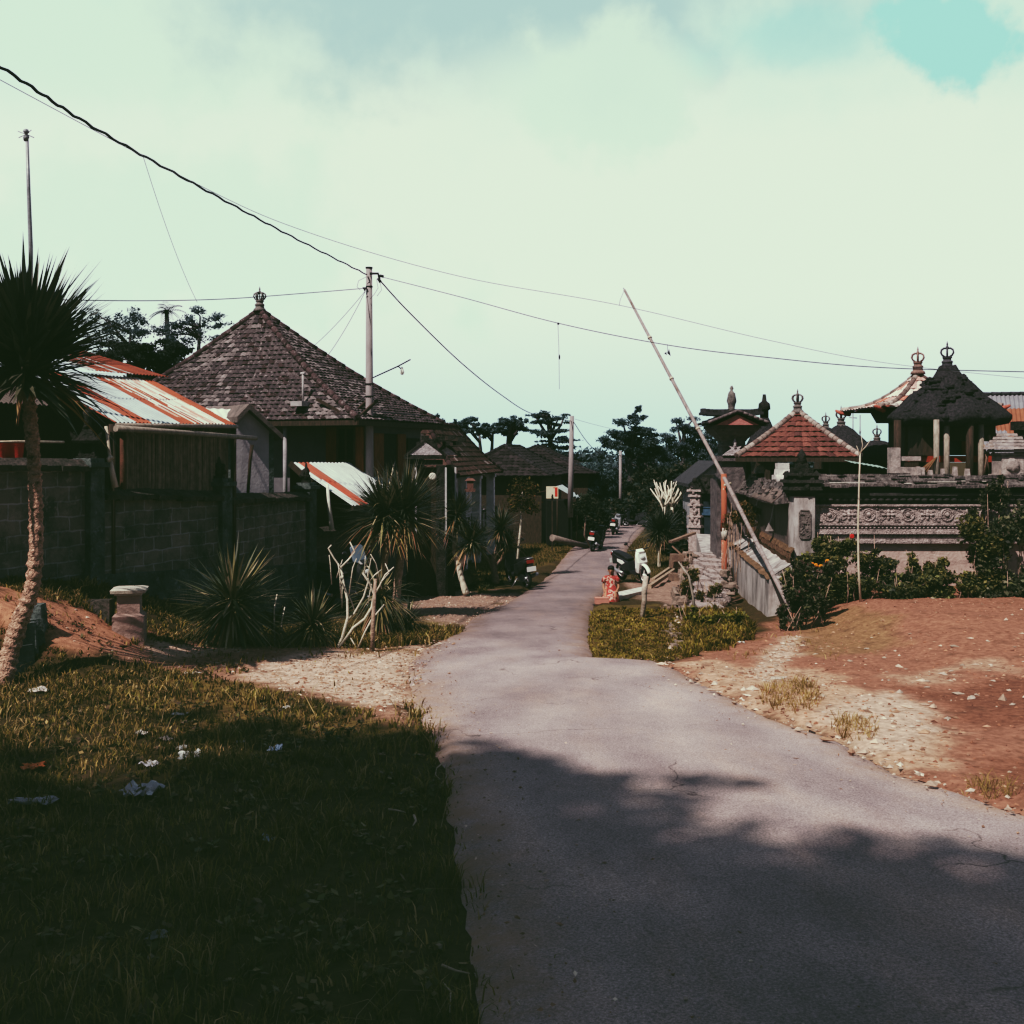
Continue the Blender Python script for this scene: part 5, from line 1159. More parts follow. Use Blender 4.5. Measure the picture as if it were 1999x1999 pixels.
# white block wall of the inner court
t = thing('inner_wall', 'low white block wall inside the temple court under the red tiled roof', 'wall', (7.4, 23.2, 0))
m = MB()
for r_ in range(3):
    x = 5.9
    while x < 9.0:
        w = random.uniform(.3, .55); dz = -.4 if (abs(x - 6.75) < .2 and r_ == 2) else 0
        m.frame_box(V((x + w / 2, 23.2 + random.uniform(-.02, .02), .62 + r_ * .2)), V((w / 2 - .008, 0, 0)), V((0, .1, 0)), V((0, 0, .19))); x += w
m.build('blocks', M_WHITEB, t)
m = MB(); m.frame_box(V((7.4, 23.3, -1)), V((1.6, 0, 0)), V((0, .1, 0)), V((0, 0, 1.61))); m.build('footing', M_DARKSTONE, t)
m = MB(); a = W(1662, 902, 22.6); b = W(1733, 913, 22.6); corrugated(m, a - V((0, 0, .02)), b - V((0, 0, .02)), a + V((0, .5, .04)), b + V((0, .5, .04)), .1, .008, lambda u, v: (.22, .30, .26), 2); tag(m.build('tin_sheet', M_TIN), 'greenish tin sheet lying on the white block wall', 'tin sheet')
# pale lumps: white statue heads by the pier
m = MB(); q = W(1487, 915, 25.6); m.blob(q, (.14, .12, .10), 9, 7, .3, 3, seed=3); m.blob(q + V((.08, 0, -.03)), (.09, .1, .06), 8, 6, .3, 3, seed=4)
for k in range(9): m.box(q + V((random.uniform(-.03, .03), .02, -.11 * (k + 1))), (.3 - .02 * (k % 3), .28, .10), rz=random.uniform(-.2, .2), col=(1, 1, 1), mi=1 if k else 0)
if 1: tag(m.build('stone_finial', [M_WHITEB, M_DARKSTONE]), 'whitewashed lumpy stone finial left of the corner pier', 'finial')
m = MB(); q = W(1527, 915, 21.8); m.box(q + V((.0, 0, .0)), (.24, .24, .12))
for k in range(6): m.box(q + V((random.uniform(-.03, .03), 0, -.13 * (k + 1))), (random.uniform(.2, .36), .28, .125), rz=random.uniform(-.1, .1), taper=.94)
m.blob(q + V((.0, -.1, -.25)), (.17, .15, .2), 8, 6, .6, 3, seed=9); tag(m.build('stone_finial', M_WHITEB), 'stacked white stones directly behind the corner pier', 'finial')

# B: tower shrine with a gabled top
bc = V((5.83, 27.2, 0)); t = thing('tower_shrine', 'dark stepped tower shrine with a pink pediment and a gabled tile cap', 'shrine', bc + V((0, 0, -.3)))
def zb_(py): return EYE - (py - HZ) * bc.y / F
def sq(mb, z0, z1, w, w2=None): mb.box(bc + V((0, 0, z0)), (w, w, z1 - z0 - .002), taper=(w2 or w) / w)
m = MB(); sq(m, -1.2, zb_(935), .95); sq(m, zb_(935), zb_(925), .80); sq(m, zb_(925), zb_(900), .66); sq(m, zb_(900), zb_(894), .86); sq(m, zb_(894), zb_(889), .74); sq(m, zb_(889), zb_(872), .60); sq(m, zb_(872), zb_(868), .66); sq(m, zb_(868), zb_(862), .60); sq(m, zb_(862), zb_(856), .62, .72); sq(m, zb_(856), zb_(850), .74, .86); sq(m, zb_(850), zb_(843), .92, 1.04); sq(m, zb_(843), zb_(837), 1.10, 1.2); sq(m, zb_(837), zb_(831), 1.26)
m.build('body', M('tower_stone', (.17, .15, .15), (.06, .055, .056), scale=7, bump=.9, bscale=30), t)
m = MB(); y0 = bc.y - .73
m.prism([V((bc.x - .56, y0, zb_(831))), V((bc.x + .56, y0, zb_(831))), V((bc.x, y0, zb_(811)))], V((0, 1.46, 0))); m.build('pediment', M('pink_plaster', (.42, .20, .18), (.30, .13, .12), scale=6, bump=.5), t)
m = MB(); m.prism([V((bc.x - .33, bc.y - .46, zb_(889))), V((bc.x + .33, bc.y - .46, zb_(889))), V((bc.x + .1, bc.y - .46, zb_(876))), V((bc.x + .16, bc.y - .46, zb_(871))), V((bc.x, bc.y - .46, zb_(874))), V((bc.x - .16, bc.y - .46, zb_(871))), V((bc.x - .1, bc.y - .46, zb_(876)))], V((0, .14, 0)))
m.lathe([(.08, zb_(876)), (.04, zb_(868)), (.06, zb_(865)), (.01, zb_(856))], V((bc.x, bc.y - .40, 0)), 6); m.build('lower_pediment', M_PALECARVE, t)
m = MB(); zt = zb_(806); ze = zb_(829)
for s_ in (-1, 1):
    A, B = V((bc.x + s_ * .78, bc.y - .86, ze)), V((bc.x + s_ * .78, bc.y + .86, ze)); P, Q = V((bc.x, bc.y - .80, zt)), V((bc.x, bc.y + .80, zt))
    tiles(m, A, B, P, Q, .15, .16, lambda p: vary((.05, .048, .052), .35), 0, lift=.03)
    ridge(m, A + V((0, .02, .03)), P + V((0, .02, .03)), .04, lambda p: vary((.14, .12, .12), .3), n=6)
# long ridge of the cap, slightly drooping to both ends
for k in range(16):
    x = (-.86 + k * .115) * .86; m.box((bc.x + x, bc.y + .1, zt + .0 + .05 * (x / .74) ** 4 - .03 * (x / .74) ** 2), (.092, .34, .10), col=vary((.05, .048, .05), .3))
    m.box((bc.x + x, bc.y + .1, zt - .07 + .05 * (x / .74) ** 4 - .03 * (x / .74) ** 2), (.10, .7, .075), col=(.05, .05, .052))
m.build('roof', M_TILE, t)
m = MB(); m.lathe([(.13, zt + .02), (.09, zt + .12), (.10, zt + .2), (.125, zt + .32), (.10, zt + .52), (.07, zt + .55), (.035, zt + .6), (.06, zt + .66), (.02, zt + .72)], bc + V((0, 0, 0)), 7, jit=.01); m.build('finial', M_FIN, t)
# dark roof slopes and small thatched roofs at the back
def thatch(name, label, c, r, h, z0, fin, sq_=.35, body=True, zbase=-.6, seed=0, prof=None):
    t = thing(name, label, 'shrine', V((c.x, c.y, zbase))); m = MB()
    prof = prof or [(.86, -.10), (1.0, -.02), (1.0, .06), (.93, .22), (.80, .42), (.60, .64), (.38, .83), (.20, .95), (.10, 1.0)]
    m.lathe([(r * a, z0 + h * b) for a, b in prof], V((c.x, c.y, 0)), 28, sq=sq_, jit=.012 * r + .008)
    m.build('roof', M_THATCH, t)
    if fin: m = MB(); crown_finial(m, V((c.x, c.y, z0 + h * .97)), fin); m.build('roof_crown', M_FIN, t)
    if body: m = MB(); m.box((c.x, c.y, zbase), (r * 1.0, r * 1.0, z0 - zbase)); m.build('body', M_WOODDARK, t)
    return t
q = W(1642, 892, 32); thatch('thatched_shrine', 'small steep black thatched shrine roof right of the red tiled roof', q, .95, 1.0, q.z, .62, seed=1)
q = W(1612, 860, 34); thatch('thatched_shrine', 'tiny thatched roof whose crown peeks over the red hip ridge', q, .6, .45, q.z, .5, seed=2)
q = W(1712, 900, 31); thatch('thatched_shrine', 'low dark rounded thatch dome left of the large thatched shrine', q, .72, .62, q.z, .50, seed=3, prof=[(.95, -.1), (1.0, .0), (.97, .3), (.85, .6), (.6, .83), (.3, .96), (.1, 1)])
q = W(1492, 880, 33); thatch('thatched_shrine', 'dark thatched roof between the tower shrine and the red tiled roof', q, .68, 1.12, q.z, .0, seed=4, sq_=.15, prof=[(.95, -.1), (1.0, 0), (.86, .18), (.62, .42), (.42, .64), (.26, .84), (.16, 1)]); 
m = MB(); zz = q.z + 1.12; m.lathe([(.14, zz - .05), (.14, zz + .18), (.2, zz + .22), (.18, zz + .4), (.08, zz + .48), (.05, zz + .7)], V((q.x, q.y, 0)), 8); tag(m.build('roof_spire', M_DARKSTONE), 'dark stub spire on the thatched roof behind the tower shrine', 'spire')

# C: large thatched shrine
c = V((10.62, 25.0, 0)); z0 = EYE - (822 - HZ) * 25 / F; hz_ = 1.36
t = thing('thatched_shrine', 'large shrine with a shaggy black thatched roof and a stone crown', 'shrine', V((c.x, c.y, 0)), group=None)
m = MB(); prof = [(.50, -.14), (.92, -.06), (1.0, .0), (1.01, .07), (.94, .17), (.80, .32), (.64, .46), (.48, .60), (.34, .73), (.235, .85), (.17, .95), (.14, 1.0)]
m.lathe([(1.17 * a, z0 + hz_ * b) for a, b in prof], V((c.x, c.y, 0)), 44, sq=.45, rz=.12, jit=.02)
for p in m.v:
    o_ = V((p.x - c.x, p.y - c.y, .3)).normalized(); p += o_ * (.17 * mn.noise(p * 2.1) + .07 * mn.noise(p * 5.3)) * min(1, max(.15, (z0 + hz_ - p.z) / .5)); p.z += .06 * mn.noise(V((p.x * 1.6, p.y * 1.6, 3)))
for k in range(260):
    a = random.random() * 6.283; b = random.random(); rr = 1.17 * lerp(1.0, .3, b) * (1 + .1 * abs(math.sin(2 * a))); zz = z0 + hz_ * (.02 + .75 * b ** 1.05)
    m.blob((c.x + rr * math.cos(a) * .97, c.y + rr * math.sin(a) * .97, zz), (random.uniform(.06, .16), random.uniform(.06, .16), random.uniform(.03, .08)), 6, 4, .8, 2.5, seed=k)
m.build('roof', M_THATCH, t)
m = MB(); crown_finial(m, V((c.x, c.y, z0 + hz_ - .02)), .60); m.build('roof_crown', M('dark_finial', (.085, .085, .095), (.035, .035, .04), scale=8, bump=.7), t)
for x, y, mat in ((1752, 24.2, M_WOODDARK), (1828, 23.9, M_BAMBOO), (1848, 24.1, M_BAMBOO), (1893, 24.0, M_WOODDARK), (1902, 25.8, M_WOODDARK), (1800, 25.8, M_WOODDARK), (1915, 24.2, M_BAMBOO)):
    m = MB(); p = W(x, 925, y); m.tube([p - V((0, 0, .6)), V((p.x, p.y, z0))], .07 if mat is M_BAMBOO else .09, 8); m.build('post', mat, t)
m = MB(); z1 = EYE - (897 - HZ) * 25 / F; m.box((c.x + .05, c.y + .1, z1 - .06), (1.5, 1.5, .15)); m.build('deck', M_REDW, t)
m = MB(); m.box((c.x + .05, c.y + .55, z1 + .1), (1.35, .06, .95)); m.build('back_panel', M('teal_panel', (.20, .33, .30), (.12, .2, .19), scale=4, bump=.1), t)
m = MB(); m.box((c.x + .62, c.y + .40, z1 + .1), (.22, .06, .9)); m.build('back_panel', M_ORANGE, t, label='orange board')
m = MB(); m.box((c.x - .65, c.y - .1, z1 + .1), (.35, .9, 1.1)); m.box((c.x + .25, c.y - .55, z0 - .5), (1.3, .1, .42)); m.build('shutter', M_WOODDARK, t)
m = MB(); m.box((c.x, c.y, .1), (1.9, 1.9, .75)); m.build('plinth', M_PLAIN, t)
for k in range(5):
    m = MB(); p = W(1792 + 24 * k, 921, 23.3); m.box(p - V((0, 0, .3)), (random.uniform(.08, .15), .16, .30 + random.uniform(.02, .16)), taper=.6)
    tag(m.build('offering_stone', M_STONEL), 'pale upright stones in a row before the large thatched shrine', 'stone', 'upright stones before the thatched shrine')
for k in range(4):
    m = MB(); a = W(1790 + 6 * k, 922, 23.6); b = W(1822 + 4 * k, 897 - 4 * k, 23.9); m.tube([a, b], .014, 5); tag(m.build('leaning_stick', M('brown_stick', (.22, .13, .07), (.12, .07, .04), bump=.3)), 'brown sticks leaning against the deck of the thatched shrine', 'stick', 'sticks leaning on the shrine deck')
# small altar table left of it
m = MB(); q = W(1745, 925, 23.4); m.box(q - V((0, 0, .4)), (.22, .22, 1.0)); m.box(q + V((.42, .1, -.4)), (.5, .4, .55)); m.box(q + V((.0, -.1, .02)), (.28, .3, .14)); m.box(q + V((.35, .1, .3)), (.5, .3, .10)); tag(m.build('altar', M_STONEL), 'pale stone altar blocks left of the large thatched shrine', 'altar')
# D: flared tile roof behind with crown
d = V((11.25, 28.4, 0)); dz = EYE - (800 - HZ) * 28.4 / F; t = thing('flared_shrine', 'shrine with a flared red and white tile roof half hidden behind the thatch', 'shrine', d)
C = [d + V((-1.62, -1.5, dz)), d + V((1.62, -1.5, dz)), d + V((1.62, 1.5, dz)), d + V((-1.62, 1.5, dz))]; ap = d + V((0, 0, dz + 1.02))
m = MB()
for k in range(4): tiles(m, C[k], C[(k + 1) % 4], ap, ap, .24, .26, lambda p: vary(mixc((.40, .12, .08), (.62, .56, .52), 1 if random.random() > .45 else random.random()), .15), .26, lift=.03)
for k in range(4):
    ridge(m, C[k] + (C[k] - d).normalized() * .02 + V((0, 0, .03)), ap, .075, pal_redridge, n=9, sag=.26); e_ = C[k]; o_ = V((e_.x - d.x, e_.y - d.y, 0)).normalized(); m.tube([e_ - o_ * .25 + V((0, 0, -.06)), e_ + o_ * .05 + V((0, 0, -.02)), e_ + o_ * .20 + V((0, 0, .05))], [.08, .07, .03], 7, (.36, .12, .09))
m.build('roof', M_TILE, t)
m = MB(); crown_finial(m, ap + V((0, 0, .06)), .66); m.build('roof_crown', M('brown_finial', (.25, .17, .145), (.10, .07, .065), scale=8, bump=.7), t)
m = MB(); m.box(d + V((0, 0, dz - .35)), (1.7, 1.7, .3), taper=1.15); m.box(d + V((0, 0, -.5)), (1.2, 1.2, dz + .2)); m.build('body', M_WOODDARK, t)
# E: grey tin roof
t = thing('tin_roof_hall', 'hall with a grey corrugated roof and a rusty patch behind the thatched shrine', 'hall', (14.6, 30, 0))
a, b = W(1905, 885, 29), W(2120, 890, 29); m = MB()
corrugated(m, a, b, W(1880, 772, 32) + V((0, 0, 0)), W(2120, 768, 32), .11, .02, lambda u, v: (.23, .10, .06) if (u > .22 and v > .40 + (u - .22) * -.9 and v < .72) else vary((.20, .20, .215), .05), 8); m.build('roof', M_TIN, t)
m = MB(); ridge(m, W(1880, 770, 32), W(2120, 766, 32), .06, lambda p: (.05, .05, .055)); m.build('ridge_cap', M_TILE, t)
m = MB(); m.quad(a + V((.3, .5, -2)), b + V((0, .5, -2)), b + V((0, .5, .1)), a + V((.3, .5, .1))); m.build('wall', M_FLAT_DARK, t)
# broken timbers between
m = MB(); m.bar(W(1915, 835, 24.5), W(1962, 862, 24.5), .12, .10); m.bar(W(1930, 850, 24.2), W(1936, 872, 24.2), .08, .05); m.tube([W(1921, 925, 24), W(1929, 880, 24), W(1940, 868, 24)], .03, 6); m.tube([W(1932, 925, 24), W(1921, 868, 24)], .02, 6); m.tube([W(1945, 925, 24), W(1938, 875, 24)], .03, 6)
tag(m.build('broken_timber', M('bleached_timber', (.30, .22, .17), (.13, .09, .07), scale=6, stretch=(4, 4, 1), bump=.4)), 'jumble of broken bleached timbers right of the thatched shrine', 'timber')
# F: stepped stone shrine
f_ = W(1967, 930, 23.6); t = thing('stone_shrine', 'pale stone shrine with stepped tiers at the right edge of the temple court', 'shrine', f_)
m = MB(); m.box(f_ + V((0, 0, -.8)), (.62, .6, .85)); m.box(f_ + V((0, 0, .05)), (.50, .5, .42)); m.blob(f_ + V((0, -.26, .25)), (.16, .06, .16), 8, 6, .4, 3); m.build('body', M_STONEL, t)
m = MB()
for k, w in enumerate((.56, .68, .78, .70, .60, .48, .36)): m.box(f_ + V((0, 0, .48 + k * .075)), (w, w, .06), taper=.94)
m.build('tiers', M_STONEL, t)
m = MB(); q = W(1992, 925, 23.5); m.box(q + V((0, 0, -.8)), (.2, .2, 1.8)); m.box(q + V((.05, 0, 1.0)), (.4, .34, .2)); tag(m.build('stone_post', M_DARKSTONE), 'dark carved stone post at the very right of the temple court', 'post')
# far TV aerials
for x, y0, y1, lb in ((1665, 895, 805, 'grey T-shaped television aerial above the far thatched roofs'), (1679, 890, 810, 'thin straight aerial pole right of the T-shaped aerial')):
    m = MB(); m.tube([W(x, y0, 38), W(x, y1, 38)], .022, 5)
    if x == 1665: m.tube([W(1658, 815, 38), W(1673, 816, 38)], .018, 5)
    else: m.blob(W(x, 843, 38), (.04, .04, .1), 6, 4, .2)
    tag(m.build('aerial', M_STEEL), lb, 'aerial')

# ---- gate in the side wall, steps and yard in front
gq = W(1390, 1040, 32.5); gu = V((.80, -.60, 0)); gn = V((-.60, -.80, 0))
t = thing('temple_gate', 'narrow temple gate with a blue-black door between carved stacked pillars', 'gate', gq)
for x, k in ((-.52, 0), (.46, 1)):
    m = MB(); p = gq + gu * x
    for j, (w, z, h) in enumerate(((.42, -1.2, 1.35), (.50, .15, .08), (.40, .23, .25), (.48, .48, .06), (.36, .54, .30), (.46, .84, .07), (.34, .91, .22), (.44, 1.13, .07), (.36, 1.20, .10), (.5, 1.30, .07), (.3, 1.37, .12), (.16, 1.49, .15))): m.box(p + V((0, 0, z)), (w, w, h - .002), rz=-.64, taper=.96)
    for j in range(14): m.blob(p + gn * .2 + gu * random.uniform(-.16, .16) + V((0, 0, random.uniform(.2, 1.4))), (.06, .06, .07), 6, 5, .5, 3, seed=j + 9 * k)
    m.build('pillar', M_CARVE, t)
m = MB(); m.frame_box(gq - gn * .02 - V((0, 0, .1)), gu * .36, gn * .03, V((0, 0, 1.35))); m.build('door', M('blue_black_door', (.03, .045, .055), (.015, .02, .025), scale=3, bump=.3), t)
m = MB(); m.frame_box(gq + gn * .04 + V((0, 0, .55)), gu * .33, gn * .02, V((0, 0, .20))); m.frame_box(gq + gn * .05 + V((0, 0, .78)), gu * .28, gn * .02, V((0, 0, .035))); m.build('door_rail', M('blue_paint', (.06, .11, .16), (.04, .07, .1), bump=.2), t)
m = MB()
for j, (w, z, h) in enumerate(((.62, 1.25, .10), (.72, 1.35, .08), (.56, 1.43, .10), (.66, 1.53, .06), (.40, 1.59, .12), (.24, 1.71, .14))): m.frame_box(gq + V((0, 0, z)), gu * w, gn * .22, V((0, 0, h - .002)))
for j in range(20): m.blob(gq + gn * .2 + gu * random.uniform(-.6, .6) + V((0, 0, random.uniform(1.28, 1.7))), (.08, .07, .09), 6, 5, .5, 3, seed=j)
m.build('lintel', M_DARKSTONE, t)
m = MB(); m.prism([gq + gn * .4 + gu * -.35 + V((0, 0, -.02)), gq + gn * .4 + gu * .35 + V((0, 0, -.02)), W(1402, 1078, 27.3), W(1370, 1080, 27.3)], V((0, 0, -1.2))); tag(m.build('gate_path', M_STREAK), 'pale cement path from the steps up to the temple gate', 'path', None, 'structure')
t = thing('stone_steps', 'rough overgrown stone steps climbing to the temple gate', 'steps', W(1378, 1195, 20.6))
m = MB()
for k in range(9):
    y = 20.7 + k * .78; px = 1374 + k * 1.4; zt_ = lerp(-1.40, -.98, k / 8); p = V(((px - CX) * y / F, y, zt_))
    x = -.40
    while x < .38:
        w = random.uniform(.16, .34); m.box(p + V((x + w / 2, random.uniform(-.05, .05) + .3, -1.2)), (w - .02, .8, 1.2 + random.uniform(-.05, .03)), rz=random.uniform(-.06, .06), taper=.96); x += w
m.build('treads', M_CARVE, t)
m = MB()
STO = []
for k in range(46): y = random.uniform(20.6, 27); s_ = random.choice((-1, -1, 1)); m.blob(V(((1374 + (y - 20.7) * 1.8 - CX) * y / F + s_ * random.uniform(.38, .62), y, lerp(-1.45, -1.1, (y - 20.6) / 6.5) + random.uniform(-.05, .2))), (random.uniform(.06, .16), random.uniform(.06, .16), random.uniform(.05, .12)), 6, 4, .9, 2.2, sm=False, seed=k)
tag(m.build('rubble', M('brown_stone', (.26, .20, .17), (.09, .075, .065), scale=9, bump=.8, bscale=30)), 'loose brown rubble heaped along both sides of the stone steps', 'rubble', kind='stuff')
# white gabled house behind the gate
wq = W(1372, 975, 39); t = thing('gabled_house', 'small white walled house with a dark gable roof behind the temple gate', 'house', wq - V((0, 0, 1.5)))
m = MB(); A, B = W(1357, 985, 39), W(1412, 985, 40); m.prism([A - V((0, 0, 1.6)), B - V((0, 0, 1.6)), V((B.x, B.y, W(0, 936, 40).z)), W(1398, 908, 39.7), V((A.x, A.y, W(0, 940, 39).z))], V((.2, 4, 0))); m.build('wall', M('blueish_white', (.33, .34, .36), (.22, .22, .24), bump=.3), t)
m = MB(); apx2 = W(1400, 900, 39.5)
for e_ in (W(1344, 945, 38.6), W(1422, 938, 39.8)): m.prism([apx2, e_, e_ - V((0, 0, .12)), apx2 - V((0, 0, .12))], V((.2, 5, 0)))
m.build('roof', M('dark_roof', (.05, .05, .055), (.03, .03, .032), scale=6, bump=.5), t)
# boom barrier: orange post and long pale pole
bp0 = W(1414, 1048, 25.1); t = thing('boom_barrier', 'long pale boom pole leaning on an orange painted post', 'barrier', bp0)
m = MB(); m.tube([bp0 - V((0, 0, 1.7)), bp0 + V((0, 0, .14))], .072, 10); m.tube([bp0 + V((-.03, 0, .14)), W(1414, 1000, 25.1) + V((0, 0, 0)), W(1413, 925, 25.1)], [.074, .074, .07], 10)
m.build('post', M('orange_paint', (.36, .12, .07), (.26, .10, .07), scale=7, stretch=(1, 1, .4), bump=.3, stain=(.58, .55, .48), sscale=5, slo=.60, shi=.64), t)
m = MB(); m.tube([bp0 + V((-.005, -.02, -.05)), bp0 + V((0, -.02, .22))], .078, 10); m.build('white_foot', M('flaking_white', (.66, .64, .58), (.40, .36, .32), scale=8, bump=.4), t)
top, piv, low = W(1219, 566, 29.2), W(1420, 945, 24.95), W(1537, 1178, 16.9)
m = MB(); m.tube([low, lerp(low, piv, .5), piv, lerp(piv, top, .5), top], [.036, .046, .052, .044, .034], 10)
m.build('boom', M('bleached_pole', (.31, .265, .255), (.17, .14, .135), scale=5, stretch=(2, 2, .5), bump=.3, stain=(.13, .10, .085), sscale=1.2, slo=.52, shi=.7), t)
m = MB()
for f in (.25, .5, .72): 
    q = lerp(piv, top, f); m.tube([q, q + (top - piv).normalized() * .05], .062, 9)
m.tube([piv - V((.08, 0, .03)), piv + V((.10, .05, .02))], .03, 6); m.build('binding', M_BAMBOO_P, t)
m = MB(); m.tube([top, top + V((-.03, 0, .06))], .012, 5); m.tube([top, top + V((-.12, 0, -.28)), top + V((-.15, .0, -.45))], .006, 5); m.build('loose_cord', M_WIRE_G, t)
# yard: wood beams, low wall, kerb slab, stumps
for a, b, lb in (((1268, 1152), (1345, 1098), 'nearer pale timber beam lying on the dirt yard right of the lane'), ((1275, 1136), (1350, 1085), 'farther pale timber beam lying on the dirt yard right of the lane')):
    p, q = gp(*a), gp(*b); m = MB(); m.bar(p + V((0, 0, .05)), q + V((0, 0, .07)), .10, .10); tag(m.build('timber_beam', M('pale_timber', (.36, .28, .22), (.2, .15, .11), scale=4, stretch=(3, 1, 3), bump=.4)), lb, 'beam')
m = MB(); q = W(1322, 1110, 29)
for k in range(16): m.box(W(1312 + random.uniform(0, 34), 1112, 29 + random.uniform(-.3, .4)) + V((0, 0, -.3 + .18 * (k // 4))), (random.uniform(.22, .4), .3, .2), rz=random.uniform(-.1, .1), taper=.95)
m.bar(W(1308, 1058, 29), W(1356, 1040, 29.5), .14, .06); m.bar(W(1312, 1066, 28.8), W(1350, 1100, 28.6), .05, .04); tag(m.build('rubble_wall', M('brown_rubble', (.24, .17, .13), (.12, .085, .07), scale=6, bump=.6)), 'low rough rubble wall capped with a board left of the steps', 'wall')
m = MB(); a, b = gp(1196, 1176), gp(1256, 1161); w = V((.12, .85, 0)); m.prism([a + V((0, 0, -.05)), b + V((0, 0, -.05)), b + w + V((0, 0, -.05)), a + w + V((0, 0, -.05))], V((0, 0, .14))); tag(m.build('culvert_slab', M('white_slab', (.66, .65, .60), (.48, .46, .42), scale=4, bump=.3)), 'bright white concrete slab bridging the verge behind the kneeling girl', 'slab')
t = gp(1252, 1207); m = MB(); u = W(1261, 1125, t.y); m.tube([t - V((0, 0, .1)), lerp(t, u, .45) + V((.02, 0, 0)), lerp(t, u, .6), u], [.05, .048, .055, .05], 9, jit=.08)
tag(m.build('stump_post', M('bark_white', (.46, .40, .34), (.22, .17, .14), scale=7, bump=.8, bscale=25)), 'leaning bare wooden post in the grass right of the kneeling girl', 'post')
for (x, y), h, lb in (((1357, 1185), .75, 'thin crooked stake before the stone steps'), ((1375, 1150), .55, 'short pale stake beside the stone steps')):
    p = gp(x, y + 20); m = MB(); m.tube([p - V((0, 0, .1)), p + V((-.04, 0, h * .5)), p + V((-.12, 0, h)), p + V((-.3, .1, h * 1.35))], [.03, .026, .022, .015], 6); tag(m.build('stake', M_BAMBOO), lb, 'stake')
m = MB()
for k in range(26): p = gp(1316 + random.uniform(-14, 14) + k * .3, 1185 + k * 3.4); m.blob(p + V((random.uniform(-.15, .15), 0, -.0)), (random.uniform(.04, .11), random.uniform(.05, .12), random.uniform(.02, .05)), 6, 4, .9, 2, sm=False, seed=k)
tag(m.build('ditch_rubble', M('brown_stone')), 'line of small brown stones filling the ditch in the right verge', 'rubble', kind='stuff')
# ================================================================== PLANTS
M_LEAF = M('leaf', attr=True, vary=.25, scale=4, bump=0, rough=.6, spec=.3, trans=.18)
M_LEAFD = M('far_leaf', attr=True, vary=.2, scale=1, bump=0, rough=.8, spec=.1, trans=.3)
M_SPIKE = M('spiky_leaf', attr=True, vary=.25, scale=5, bump=0, rough=.5, spec=.35, trans=.08)
M_BARK = M('pinkish_bark', (.66, .45, .35), (.25, .155, .12), scale=26, bump=1, bscale=42, bdist=.05, stain=(.10, .06, .05), sscale=14, slo=.54, shi=.66, rough=.95, spec=.08)
M_BARKG = M('grey_bark', (.42, .31, .25), (.18, .135, .11), scale=14, bump=.8, bscale=30, rough=.95)
M_FRANG = M('frangipani_bark', (.66, .62, .52), (.42, .38, .31), scale=7, bump=.4, rough=.85)
SP_D = [(.036, .048, .034), (.050, .060, .038), (.024, .034, .026), (.075, .075, .05)]
SP_O = [(.075, .084, .042), (.14, .125, .06), (.042, .054, .03), (.30, .26, .17), (.055, .068, .04)]
def spiky_crown(mb, c, axis, n, L, w, pal, low=-.55, dr=.10, seed=0, dry=0.0, cone=1.0):
    r = random.Random(seed)
    axis = axis.normalized()
    for i in range(n):
        z = lerp(low, 1.0, (i + r.random()) / n); a = r.random() * 6.283; s_ = math.sqrt(max(0, 1 - z * z)) * cone
        d = V((s_ * math.cos(a), s_ * math.sin(a), z)); o = c + axis * r.uniform(-.10, .10) * L + d * .03
        ll = L * r.uniform(.72, 1.08); col = r.choice(pal); drr = dr * r.uniform(.1, 1.6) + (.35 if r.random() < .07 else 0)
        if z < low + .35 and r.random() < dry: col = (r.uniform(.16, .30), r.uniform(.12, .20), .08); drr += .35
        g = r.uniform(.7, 1.3); mb.blade(o, d, ll, w * r.uniform(.7, 1.2), drr, tuple(x * g for x in col), 4)
def spiky(name, label, stems, group=None, n=170, w=.035, pal=SP_O, low=-.5, dr=.12, dry=.4, bark=None, seed=0):
    """stems: (path, base radius, tip radius, leaf length)"""
    t = thing(name, label, 'spiky palm', stems[0][0][0], 0, group)
    for k, (path, r0, r1, L_) in enumerate(stems):
        m = MB(); P = []
        for i in range(len(path) - 1):
            for j in range(8): P.append(lerp(path[i], path[i + 1], j / 8))
        P.append(path[-1]); nn = len(P); m.tube(P, [lerp(r0, r1, i / nn) * (1.12 if i < 3 else 1) * random.uniform(.93, 1.08) for i in range(nn)], 10, jit=.07); m.build('trunk', bark or M_BARKG, t)
        m = MB(); spiky_crown(m, path[-1], path[-1] - path[-2], n, L_, w, pal, low, dr, seed + k, dry); r = random.Random(seed + 7)
        for q in range(int(n * .13)):
            a = r.random() * 6.283; m.blade(path[-1] - V((0, 0, r.uniform(0, .14) * L_)), V((math.cos(a), math.sin(a), r.uniform(-.9, .1))), L_ * r.uniform(.3, .62), w * 1.1, r.uniform(.4, .9), r.choice([(.20, .14, .075), (.13, .09, .05), (.28, .21, .12)]), 5)
        m.build('crown', M_SPIKE, t)
    return t
# the leaning palm at the left edge
D0 = 11.2
pth = [W(x, y, D0 + dy) for x, y, dy in ((-2, 1360, -.1), (8, 1320, -.1), (22, 1265, 0), (42, 1205, .02), (62, 1150, .05), (70, 1080, .05), (70, 1000, .05), (68, 930, .05), (64, 870, .05), (58, 800, .05), (52, 735, .05))]
t = thing('leaning_palm', 'tall spiky palm with a bumpy pinkish trunk leaning in from the left edge', 'spiky palm', gp(0, 1360))
m = MB(); P = []
for i in range(len(pth) - 1):
    for j in range(16):
        a = j / 16; p0, p1, p2, p3 = pth[max(i - 1, 0)], pth[i], pth[i + 1], pth[min(i + 2, len(pth) - 1)]
        P.append(.5 * ((2 * p1) + (p2 - p0) * a + (2 * p0 - 5 * p1 + 4 * p2 - p3) * a * a + (3 * p1 - p0 - 3 * p2 + p3) * a ** 3))
